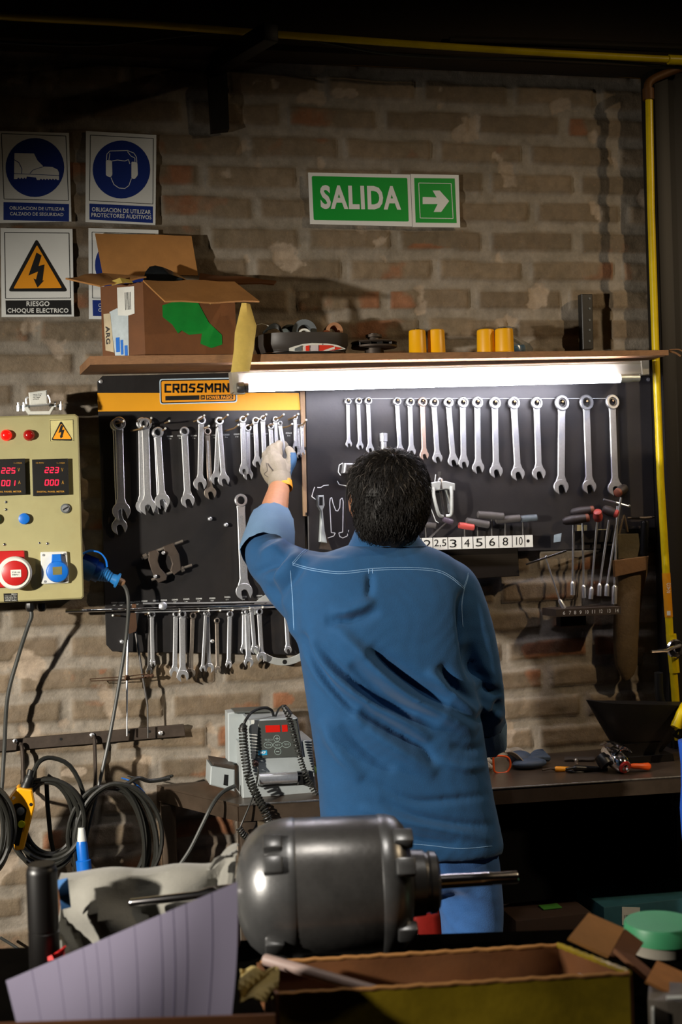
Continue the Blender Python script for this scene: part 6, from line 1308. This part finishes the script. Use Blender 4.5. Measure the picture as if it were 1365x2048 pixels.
FOLDS = [([(602, 1262), (616, 1300), (642, 1345), (673, 1385), (712, 1426)], -.011, 7), ([(630, 1282), (665, 1325), (720, 1375), (770, 1410), (835, 1432)], -.010, 8),
         ([(608, 1290), (640, 1350), (690, 1412), (730, 1450)], .007, 9), ([(618, 1275), (655, 1330), (705, 1378), (760, 1415), (820, 1450), (862, 1480)], .010, 10),
         ([(665, 1250), (715, 1300), (775, 1358), (840, 1405), (905, 1440), (955, 1465)], .012, 13), ([(735, 1300), (790, 1340), (845, 1380), (900, 1400)], -.012, 15),
         ([(700, 1330), (760, 1385), (830, 1425), (880, 1440)], -.011, 12), ([(855, 1340), (890, 1378), (925, 1405), (955, 1432)], .009, 9), ([(880, 1330), (915, 1375), (945, 1405)], -.009, 9),
         ([(646, 1440), (670, 1490), (700, 1530), (725, 1560)], .007, 12), ([(700, 1430), (760, 1475), (820, 1515), (872, 1550)], .008, 14), ([(720, 1420), (790, 1460), (850, 1495), (870, 1530)], -.009, 8), ([(680, 1450), (730, 1500), (790, 1540)], -.006, 10),
         ([(740, 1142), (741, 1170), (737, 1198)], -.006, 5), ([(660, 1225), (700, 1222), (750, 1200)], .006, 12), ([(650, 1243), (700, 1240), (760, 1222)], -.006, 10),
         ([(740, 1560), (820, 1600), (900, 1600), (980, 1590)], -.004, 6), ([(720, 1615), (800, 1640), (900, 1660), (985, 1680)], .005, 8), ([(760, 1600), (840, 1635), (930, 1650), (990, 1650)], -.005, 7), ([(790, 1665), (850, 1680), (920, 1690)], -.005, 6), ([(900, 1490), (940, 1500), (970, 1495)], -.004, 8), ([(880, 1520), (930, 1535), (975, 1530)], .004, 7),
         ([(927, 1180), (924, 1215), (928, 1260), (934, 1300), (945, 1360)], -.012, 7), ([(935, 1290), (950, 1340), (985, 1370)], -.007, 10), ([(960, 1370), (985, 1385), (1005, 1380)], -.008, 9), ([(950, 1410), (980, 1420), (1005, 1440)], .006, 9), ([(955, 1440), (985, 1425), (1006, 1400)], -.007, 8),
         ([(580, 1060), (560, 1090), (520, 1110)], .006, 7), ([(590, 1080), (565, 1110), (525, 1140), (505, 1150)], -.007, 7), ([(600, 1100), (575, 1135), (535, 1170)], .006, 9), ([(610, 1120), (580, 1165), (548, 1200)], -.006, 9), ([(560, 1110), (545, 1150), (550, 1200), (575, 1250)], -.005, 8), ([(600, 1095), (640, 1105), (690, 1108)], -.004, 5)]
folds(sm_, [(p_, a_*2.9, w_) for p_, a_, w_ in FOLDS])
a, n = coords(sm_); a += n*(.0005*np.sin(a[:, 0]*70+5*np.sin(a[:, 2]*23))*np.cos(a[:, 2]*60+3*np.sin(a[:, 0]*31)))[:, None]; sm_.vertices.foreach_set('co', a.astype(np.float32).ravel()); sm_.update()
tree = bvh(sm_); SEAMS = []
for pl_ in ([(585, 1126), (616, 1135), (651, 1141), (686, 1143.5), (748, 1137), (814, 1135), (871, 1139), (901.5, 1152), (928, 1174)], [(585, 1126), (603, 1106), (616, 1095)], [(928, 1174), (934, 1158), (937, 1146)], [(581, 1141), (585, 1190), (588, 1256)], [(929, 1174), (924, 1207), (926, 1250)]):
    SEAMS.append(pl_)
SEAMS.append([(760, 1683), (850, 1690), (920, 1697), (985, 1692)])
shirt = place(sm_, 'shirt', M_shirt, man)
for i, pl_ in enumerate(SEAMS):
    st = MB(); on_surface(st, tree, pl_, .0006, off=.0004)
    if i < 5: on_surface(st, tree, [(x+.6, y+4) for x, y in pl_], .0006, off=.0004)
    st.build('seam_stitching', M_stitch, shirt)
pk = MB()
for dx in (-4, 4): on_surface(pk, tree, [(742+dx, 1138), (742+dx, 1147)], .0008, off=.0004)
pk.build('locker_loop', M_stitch, shirt)
# collar
m = MB(); C_ = [(1060, 712, 832, -.605, .062), (1075, 706, 838, -.608, .068), (1092, 698, 852, -.612, .075)]
o_ = [tring(*q, 2.2) for q in C_]; i_ = [tring(p, a+6, b-6, c, d-.006, 2.2) for p, a, b, c, d in C_[::-1]]
m.loft([*o_, *i_, o_[0]], caps=False); m.build('collar', M_shirt, shirt)
# rolled cuffs
def cuffring(c, ax, u, ru, rw, n=28):
    ax = ax.normalized(); u = (u-ax*u.dot(ax)).normalized(); w = ax.cross(u); return [c+u*ru*math.cos(q)+w*rw*math.sin(q) for q in [2*math.pi*i/n for i in range(n)]]
c0, c1 = P(535, 1100, -.372), P(545, 1040, -.265); ax = c1-c0; u = Vector((1, 0, -.35))
m = MB(); out = [cuffring(c0+ax*f, ax, u, r, r*1.02) for f, r in ((-.12, .071), (.0, .075), (.35, .0735), (.7, .068), (1.0, .060), (1.03, .056), (.95, .052), (.4, .058))]
for k, r in enumerate(out):
    for j, p in enumerate(r): r[j] = p+Vector((math.sin(j*1.3+k), math.cos(j*.9), math.sin(j*2.1+k*.7)))*.0022
m.loft(out, caps=False); m.build('rolled_cuff', M_cuff, shirt)
c0, c1 = P(974, 1452, -.515), P(980, 1487, -.465); ax = c1-c0
m = MB(); out = [cuffring(c0+ax*f, ax, Vector((1, 0, .2)), r, r) for f, r in ((-.2, .052), (.2, .0545), (.8, .051), (1.0, .048), (1.0, .043), (.2, .043))]
for k, r in enumerate(out):
    for j, p in enumerate(r): r[j] = p+Vector((math.sin(j*1.3+k), math.cos(j*.9), math.sin(j*2.1+k*.7)))*.002
m.loft(out, caps=False); m.build('rolled_cuff', M_cuff, shirt)
# ---- jeans
m = MB()
m.loft([tring(1640, 672, 978, -.62, .112), tring(1690, 668, 990, -.62, .114), tring(1720, 668, 996, -.62, .112), tring(1760, 672, 1000, -.62, .10), tring(1775, 690, 985, -.62, .08)])
for hp, fx, dx in ((Lhip, LXl, 0), (Rhip, LXr, 0)):
    limb(m, [(Vector((hp.x, MY, hp.z)), .098), (Vector(((hp.x+fx)/2, MY, .62)), .096), (Vector((fx, MY+.004, .50)), .088), (Vector((fx, MY, .38)), .080), (Vector((fx, MY-.008, .22)), .072), (Vector((fx, MY-.006, .085)), .070)], 6, 22)
jm = fused(m, .007, 20)
folds(jm, [([(880, 1735), (930, 1780), (1000, 1800)], .006, 10), ([(890, 1760), (940, 1820), (1005, 1850)], -.006, 10), ([(870, 1790), (910, 1850), (960, 1885)], .006, 10), ([(900, 1720), (950, 1745), (1000, 1740)], -.005, 8)])
place(jm, 'jeans', M_denim, man)
for fx in (LXl, LXr):
    m = MB(); limb(m, [(Vector((fx, MY-.035, .045)), .043), (Vector((fx, MY+.06, .042)), .042), (Vector((fx, MY+.16, .036)), .036)], 6, 16); me = fused(m, .006, 4)
    a, n = coords(me); a[:, 2] = np.maximum(a[:, 2], .002); me.vertices.foreach_set('co', a.astype(np.float32).ravel()); place(me, 'shoe', M_leather, man)
# ---- glove
m = MB(); hand(m, LH, 1.0); gm = fused(m, .0026, 3)
gt = bvh(gm)
glove = place(gm, 'work_glove', M_glove, man, 'grey knitted work glove')
gm.materials.append(M_glove_blue); pc = np.array([[*(p.center+WL[man.name])] for p in gm.polygons]); pp = to_px(pc)
gm.polygons.foreach_set('material_index', ((pp[:, 0] > 581.5) & (pp[:, 1] > 905)).astype(np.int32).tolist())
m = MB(); on_surface(m, gt, [(533, 926), (535, 941), (529, 948), (537, 954)], .0011, off=.0003); on_surface(m, gt, [(536, 927), (541, 934), (547, 941)], .0020, off=.0003); m.build('glove_mark', mat('glove_mark', '#4a423c', .8), glove)
ax = P(557, 935, -.118)-P(560, 975, -.155); c = P(560.5, 970, -.152)
m = MB(); o_ = [cuffring(c+ax.normalized()*d, ax, Vector((1, 0, 0)), r, r*.98) for d, r in ((.03, .0335), (.012, .0345), (-.002, .0345), (-.007, .033), (-.004, .0310), (.02, .0305))]; m.loft(o_, caps=False); m.build('knit_cuff', M_glove, glove)
m = MB(); o_ = [cuffring(c+Vector((.0035, 0, 0))+ax.normalized()*d, ax, Vector((1, 0, -.6)), r, r*.98) for d, r in ((.010, .0325), (-.010, .0335), (-.014, .032), (-.006, .0300))]; m.loft(o_, caps=False); m.build('cuff_liner', M_orange_print, glove)
# ================================================================== FOREGROUND TABLE
TZ = .75
t = thing('work_table', 'dark table in the foreground under the motor and boxes', 'table', PZ(700, 1900, 0) if False else Vector((-.35, -1.9, 0)))
ra = Vector((math.cos(YAW), -math.sin(YAW), 0)); fa = Vector((math.sin(YAW), math.cos(YAW), 0))
def TD(px, dep, z=TZ):
    """point over the table at depth dep below photo column px"""
    p = PD(px, 1900, dep); return Vector((p.x, p.y, z))
tl_ = [TD(-120, 2.47), TD(1520, 2.47), TD(1520, 1.45), TD(-120, 1.45)]
m = MB(); m.prism(tl_, [q-Vector((0, 0, .035)) for q in tl_]); m.build('table_top', M_black_sheet, t)
for a, b in ((-60, 2.40), (1460, 2.40), (1460, 1.55), (-60, 1.55)):
    c = TD(a, b, 0); m = MB(); m.box((c.x, c.y, (TZ-.036)/2), (.06, .06, TZ-.036)); m.build('leg', M_black_sheet, t)
# electric motor
MD = 2.35
ca, cb2 = PD(478, 1781, MD), PD(872, 1764, MD+.02); ax = (cb2-ca).normalized(); k = MD/F
t = thing('electric_motor', 'grey electric motor with a steel shaft lying in the foreground', 'motor', (PD(680, 1775, MD).x, PD(680, 1775, MD).y, TZ))
r0 = 137*k; L_ = (cb2-ca).length
body_c = PD(680, 1777, MD); zoff = TZ+r0+.002-body_c.z
m = MB(); m.lathe(ca, ax, [(100*k, r0*.995), (104*k, r0), (290*k, r0), (294*k, r0*.99)], 56); sh = m.build('stator_shell', M_motor, t)
m = MB(); m.lathe(ca, ax, [(-6*k, 20*k), (-4*k, 38*k), (0, 62*k), (8*k, 84*k), (22*k, 106*k), (42*k, 123*k), (64*k, 132*k), (84*k, 136*k), (96*k, r0*1.005), (110*k, r0*1.012), (114*k, r0*1.0)], 56); m.build('end_bell', M_motor_end, t)
m = MB(); m.lathe(ca, ax, [(280*k, r0*1.0), (284*k, r0*1.012), (300*k, r0*1.005), (318*k, r0*.97), (334*k, r0*.84), (342*k, r0*.66), (346*k, 66*k), (372*k, 64*k), (374*k, 60*k), (380*k, 58*k), (384*k, 62*k), (396*k, 60*k), (402*k, 50*k), (404*k, 20*k)], 56); m.build('end_bell', M_motor_end, t)
upv = Vector((0, 0, 1)); upv -= ax*upv.dot(ax); upv.normalize(); side = ax.cross(upv)
def mrot(deg): return (upv*math.cos(math.radians(deg))+side*math.sin(math.radians(deg)))
for s_, deg in ((70, 35), (70, 125), (70, -55), (326, 32), (326, 118), (326, -60)):
    o = mrot(deg); 
    if o.dot(fwd) > 0: o = mrot(-deg)
    p = ca+ax*(s_*k)+o*(r0*.97 if s_ < 200 else r0*.93); R = Matrix((ax, o.cross(ax), o)).transposed(); m = MB(); m.box(p, (38*k, 34*k, 26*k), R, .004); m.build('mounting_lug', M_motor_end, t)
m = MB(); e1 = PD(1036, 1754, MD+.03); m.lathe(cb2, e1-cb2, [(0, 15*k), (70*k, 14*k), ((e1-cb2).length*.68, 13.5*k), ((e1-cb2).length*.69, 12.5*k), ((e1-cb2).length-.002, 12.5*k), ((e1-cb2).length, 11*k)], 24); m.build('drive_shaft', M_shaft, t)
m = MB(); e0 = PD(258, 1806, MD-.01); m.lathe(ca, e0-ca, [(0, 16*k), (60*k, 14*k), (80*k, 9*k), ((e0-ca).length-.004, 8*k), ((e0-ca).length, 5*k)], 20); m.build('rear_shaft', M_shaft, t)
m = MB(); c = ca+ax*(200*k); m.box((c.x, c.y, (TZ+c.z-r0*.9)/2+.001), (190*k, .14, max(.01, c.z-r0*.9-TZ)), Matrix((ax, side, upv)).transposed(), .003); m.build('foot', M_motor, t)
# grey trousers draped behind the paper
t = thing('work_trousers', 'grey work trousers with a blue waistband draped behind the paper', 'trousers', TD(290, 2.42))
dz = 2.42
topl = [(117, 1762), (150, 1757), (200, 1754), (250, 1751), (300, 1749), (350, 1746), (400, 1743), (430, 1735), (452, 1712), (470, 1702)]
g = []
for j in range(12):
    row = []
    for i, (px, py) in enumerate(spline([Vector((a, b, 0)) for a, b in topl], 3)[i_] [0:2] for i_ in range(28)):
        f = j/11; drop = f*165; yy = py+drop; d = dz-.05*f+.034*math.sin(i*.62+1.4*math.sin(j*.5))*f**.5+.012*math.sin(i*1.3-j*.4)*f-.03*math.exp(-((i-9-j*.9)/2.2)**2)*f
        row.append(PD(px+4*math.sin(j*.6+i*.3), yy+3*math.sin(i*.7), d))
    g.append(row)
back_ = [[p+fa*.05+Vector((0, 0, -.004*j)) for p in g[0]] for j in range(2)]
m = MB(); m.sheet([back_[1]]+[[p+fa*.022+Vector((0, 0, .006)) for p in g[0]]]+g, .003); m.build('cloth', M_cloth, t)
m = MB(); gg = []
for j in range(6): gg.append([PD(116+5*i+j*1.2, 1762+11*j-1.2*i, dz-.062-.012*math.sin(j*.7)) for i in range(5)])
m.sheet(gg, .003); m.build('waistband', mat('waistband_blue', '#2f5f93', .8), t)
m = MB(); m.sheet([[PD(420+11*i, 1738-8*i-3*j*math.sin(i), dz-.05+.02*math.sin(i+j)-.012*j) for i in range(6)] for j in range(5)], .003); m.build('cloth_fold', M_cloth, t)
m = MB(); m.box(TD(290, 2.45, TZ+.06), (.36, .03, .12), Matrix.Rotation(-YAW, 3, 'Z')); tag(m.build('wooden_block', M_card_dark), 'block holding up the draped grey trousers', 'block')
# black can
t = thing('spray_can', 'tall black cylinder standing left of the draped trousers', 'can', TD(89, 2.30))
c = TD(89, 2.30); h = PD(89, 1730, 2.30).z-TZ; k2 = 2.30/F
m = MB(); m.lathe(c, (0, 0, 1), [(0.001, 29*k2), (.004, 31*k2), (h*.42, 31*k2), (h*.425, 29.5*k2), (h*.44, 29.5*k2), (h*.445, 31*k2), (h-.012, 31*k2), (h-.004, 29*k2), (h, 24*k2)], 28); m.build('can_body', mat('black_gloss', '#0b0908', .4, 0, .1, 10), t)
m = MB(); m.lathe(c+Vector((0, 0, h)), (0, 0, 1), [(-.002, 27*k2), (.003, 26*k2)], 24); m.build('cap', M_iron, t)
m = MB(); m.sheet([[PD(98+8*i, 1915-6*i+8*j, 2.26-.01*math.sin(i+j)) for i in range(5)] for j in range(4)], .003); tag(m.build('red_rag', M_red), 'scrap of red rag peeping out between the black can and the trousers', 'rag')
# cardboard box holding the paper
t = thing('paper_box', 'brown cardboard tray at the bottom edge holding the paper sheet', 'box', TD(250, 1.85))
def obox(pts, z0, z1, th, mt, nm, par, floor=True):
    """open box from a table-plane quad"""
    m = MB(); cen = sum(pts, Vector())/4
    for i in range(4):
        a, b = pts[i], pts[(i+1) % 4]; u = (b-a).normalized(); nn = Vector((-u.y, u.x, 0)); nn = nn if (cen-a).dot(nn) > 0 else -nn
        z0a, z1a = z0+.0, z1; m.prism([Vector((a.x, a.y, z0a)), Vector((b.x, b.y, z0a)), Vector((b.x, b.y, z1a)), Vector((a.x, a.y, z1a))], [Vector((q.x, q.y, z)) + nn*th for q, z in ((a, z0a), (b, z0a), (b, z1a), (a, z1a))])
    if floor: m.prism([Vector((p.x, p.y, z0)) for p in pts], [Vector((p.x, p.y, z0+th)) for p in pts])
    return m.build(nm, mt, par)
zr_ = PD(520, 2031, 1.80).z
for (a_, b_, za_) in ((TD(-30, 1.80), TD(546, 1.80), zr_), (TD(546, 1.80), TD(560, 1.95), TZ+.03), (TD(560, 1.95), TD(-20, 1.99), TZ+.012), (TD(-20, 1.99), TD(-30, 1.80), TZ+.03)):
    u_ = (b_-a_).normalized(); nn_ = Vector((-u_.y, u_.x, 0))*.005; m = MB(); q = [Vector((a_.x, a_.y, TZ+.001)), Vector((b_.x, b_.y, TZ+.001)), Vector((b_.x, b_.y, za_)), Vector((a_.x, a_.y, za_))]; m.prism(q, [p+nn_ for p in q]); m.build('tray_wall', M_card_dark, t)
t = thing('paper_sheet', 'large lilac-white ruled paper sheet leaning in the foreground tray', 'paper', PD(250, 2000, 1.92))
cn = [(12, 1962), (475, 1764), (462, 2040), (40, 2075)]; g = []; 
for j in range(13):
    row = []
    for i in range(19):
        u, v = i/18, j/12; tp2 = Vector(cn[0])*(1-u)+Vector(cn[1])*u; bt = Vector(cn[3])*(1-u)+Vector(cn[2])*u; q = tp2*(1-v)+bt*v; d = 1.99-.13*v-.03*(1-u)+.010*math.sin(u*7+v*2)-.025*math.sin(math.pi*u)*v
        row.append(PD(q.x+6*math.sin(v*3)*u, q.y, d))
    g.append(row)
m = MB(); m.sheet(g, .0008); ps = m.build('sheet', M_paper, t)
m = MB()
for i in range(1, 18):
    if i % 2 == 0 or i in (7, 13):
        q = [g[j][i]+(g[j][i]-CAM).normalized()*-.0008 for j in range(0, 13)]; m.tube(q, .0007, 4)
m.build('ruled_line', M_rule, ps)
# taped cardboard tray
t = thing('cardboard_tray', 'open cardboard tray wrapped in yellow-green tape in the foreground', 'box', TD(850, 2.0))
n1, n2 = TD(556, 1.99), TD(1258, 2.00); f1, f2 = TD(520, 2.19), TD(1118, 2.21)
zn, zf2 = PD(880, 1967, 2.0).z, PD(880, 1905, 2.2).z
def wall3(a, b, za, zb3, th, nm, mt):
    u = (b-a).normalized(); nn = Vector((-u.y, u.x, 0)); m = MB(); N_ = 40; A_, B_ = [], []
    top_ = [a.lerp(b, i/N_) for i in range(N_+1)]
    fr = [Vector((p.x, p.y, za+(zb3-za)*i/N_+.0006*math.sin(i*1.9))) for i, p in enumerate(top_)]
    g = [[Vector((p.x, p.y, TZ+.001)) for p in top_], [Vector((p.x, p.y, (TZ+f.z)/2))+nn*.003*math.sin(i*.4) for i, (p, f) in enumerate(zip(top_, fr))], fr]
    m.sheet(g, th); return m.build(nm, mt, t)
w1 = wall3(n1, n2, PD(556, 1988, 1.99).z, PD(1258, 1946, 2.0).z, .006, 'front_wall', M_olive)
wall3(f1, f2, PD(520, 1925, 2.19).z, PD(1118, 1890, 2.21).z, .006, 'back_wall', M_card_dark)
wall3(f2, n2, PD(1118, 1890, 2.21).z, PD(1258, 1946, 2.0).z, .006, 'side_wall', M_card_dark)
wall3(n1, f1, PD(556, 1988, 1.99).z, PD(520, 1925, 2.19).z, .006, 'side_wall', M_card_dark)
m = MB(); q = [n1, n2, f2, f1]; m.prism([Vector((p.x, p.y, TZ+.002)) for p in q], [Vector((p.x, p.y, TZ+.006)) for p in q]); m.build('bottom', M_card_dark, t)
def rim(a, b, za, zb3, mt, nm, r=.0034):
    m = MB(); q = [Vector((a.x+(b.x-a.x)*i/50, a.y+(b.y-a.y)*i/50, za+(zb3-za)*i/50+.0007*math.sin(i*2.3)+.0006*math.sin(i*5.1))) for i in range(51)]; m.tube(q, r, 6); return m.build(nm, mt, t)
rim(n1, n2, PD(556, 1988, 1.99).z, PD(1258, 1946, 2.0).z, M_card, 'torn_rim'); rim(f1, f2, PD(520, 1925, 2.19).z, PD(1118, 1890, 2.21).z, M_card, 'torn_rim')
rim(f2, n2, PD(1118, 1890, 2.21).z, PD(1258, 1946, 2.0).z, M_olive, 'tape_edge', .005)
t = thing('wooden_rod', 'pale pinkish rod sloping into the taped cardboard tray', 'rod', TD(640, 2.1))
m = MB(); a, b = PD(528, 1918, 2.13), PD(760, 1985, 2.03); m.lathe(a, b-a, [(0, .007), (.003, .0095), ((b-a).length-.004, .0095), ((b-a).length, .007)], 14); m.build('shaft', mat('pale_rod', '#a48d85', .5, 0, .1, 20), t)
t = thing('yellow_rag', 'stained yellowish rag at the left corner of the taped tray', 'rag', TD(510, 1.95))
g = [[PD(480+8.5*i+3*math.sin(j), 1938+9*j+4*math.sin(i*1.4+j), 2.08-.012*j+.018*math.sin(i*.9+j*1.1)) for i in range(10)] for j in range(8)]
m = MB(); m.sheet(g, .003); m.build('cloth', mat('rag_yellow', '#a8935a', .9, 0, .2, 30, .3, 90, stain='#5c553c'), t)
# right corner clutter
t = thing('cardboard_scrap', 'bent cardboard flap leaning over the taped tray\'s right corner', 'cardboard', PD(1230, 1930, 2.14))
da = 2.15
g = [[PD(1135+22*i+0*j, 1885+17*i-0*j, 0) for i in range(2)] for j in range(2)]
def q4(pts, th, mt, nm, par, nn=6):
    P4 = [PD(*p) for p in pts]; g = [[bilerp(P4, u/nn, v/nn) for u in range(nn+1)] for v in range(nn+1)]; return MB().sheet(g, th).build(nm, mt, par)
q4([(1175, 1831, 2.22), (1247, 1862, 2.22), (1216, 1917, 2.12), (1135, 1880, 2.12)], .006, M_card, 'upper_face', t)
q4([(1247, 1862, 2.22), (1284, 1890, 2.22), (1264, 1925, 2.14), (1216, 1917, 2.12)], .006, M_card_dark, 'folded_side', t)
q4([(1226, 1905, 2.13), (1268, 1922, 2.13), (1352, 1990, 2.04), (1338, 2002, 2.03)], .008, M_card_dark, 'long_tab', t)
t = thing('paint_bucket', 'pale tub with a round green lid at the right edge', 'bucket', TD(1318, 2.34))
c = TD(1322, 2.34); kk = 2.34/F; zl_ = PD(1322, 1842, 2.34).z
m = MB(); m.lathe(c, (0, 0, 1), [(.001, 58*kk), (zl_-TZ-.022, 66*kk), (zl_-TZ-.018, 70*kk), (zl_-TZ-.012, 70*kk)], 36); m.build('bucket_body', M_bucket, t)
m = MB(); m.lathe(c, (0, 0, 1), [(zl_-TZ-.030, 71*kk), (zl_-TZ-.004, 70.5*kk), (zl_-TZ, 68*kk), (zl_-TZ+.0005, 20*kk)], 36); m.build('lid', M_greenlid, t)
t = thing('carton', 'small white carton with an orange-brown open flap in the lower right corner', 'box', TD(1335, 1.98))
m = MB(); c = TD(1352, 1.99); zc_ = PD(1335, 1998, 1.96).z; R = Matrix.Rotation(-YAW-.25, 3, 'Z'); m.box((c.x, c.y, (TZ+zc_)/2), (.085, .08, zc_-TZ-.002), R, .002); m.build('carton_body', mat('carton_grey', '#6b6257', .6), t)
m = MB(); m.box((c.x-.046, c.y-.012, (TZ+zc_)/2-.004), (.004, .05, (zc_-TZ)*.8), R, .0008); m.build('side_label', M_white_plastic, t)
q4([(1313, 1925, 2.10), (1380, 1955, 2.10), (1372, 2005, 1.99), (1290, 1966, 1.99)], .004, mat('kraft_orange', '#b77a3e', .75), 'flap', t)
q4([(1333, 1994, 1.955), (1372, 1992, 1.955), (1372, 1999, 1.95), (1334, 2001, 1.95)], .003, M_white_plastic, 'white_edge', t)
# boxes seen below the bench
t = thing('parts_box', 'teal and grey parts box with a white label under the bench', 'box', (P(1290, 1830, -.3).x, -.3, .167))
yb_ = -.33
m = MB(); c0 = P(1243, 1840, yb_); c1 = P(1400, 1830, yb_); zt2 = P(1243, 1813, yb_).z; m.box(((c0.x+c1.x)/2, yb_+.11, (zt2+.17)/2), (c1.x-c0.x+.10, .2, zt2-.17), bev=.003); pb2 = m.build('box_body', mat('teal_box', '#2e5a63', .5), t)
m = MB(); m.flat([(1245, 1814), (1281, 1815), (1281, 1850), (1245, 1850)], yb_+.0085, .001); lb_ = m.build('label', M_white_plastic, t, 'white label')
m = MB(); lettering(m, 'IBK', tq(1250, 1830, 1265, 1837), yb_+.0078); m.build('lettering', M_grey_plastic, lb_)
t = thing('jerry_can', 'dark red canister on the floor between the man\'s legs', 'canister', (P(848, 1900, -.3).x, -.3, 0))
c = P(850, 1880, -.3); m = MB(); m.box((c.x, -.3, .20), (.09, .10, .39), bev=.015); m.build('can_body', mat('dark_red', '#7c1a14', .4), t)
m = MB(); m.box((c.x-.05, -.352, .31), (.03, .004, .06)); m.build('can_label', M_white_plastic, t)
t = thing('storage_crate', 'dark brown crate on the shelf under the bench, right of the man', 'crate', (P(1090, 1870, -.25).x, -.25, .167))
c = P(1090, 1860, -.25); m = MB(); m.box((c.x, -.25, .255), (.24, .16, .17), bev=.004); m.build('crate_body', mat('crate_brown', '#2c190c', .8), t)
m = MB(); m.box((c.x+.02, -.25, .343), (.06, .04, .004), bev=.001); m.build('green_tag', mat('green_tag', '#3f7a2c', .5), t)
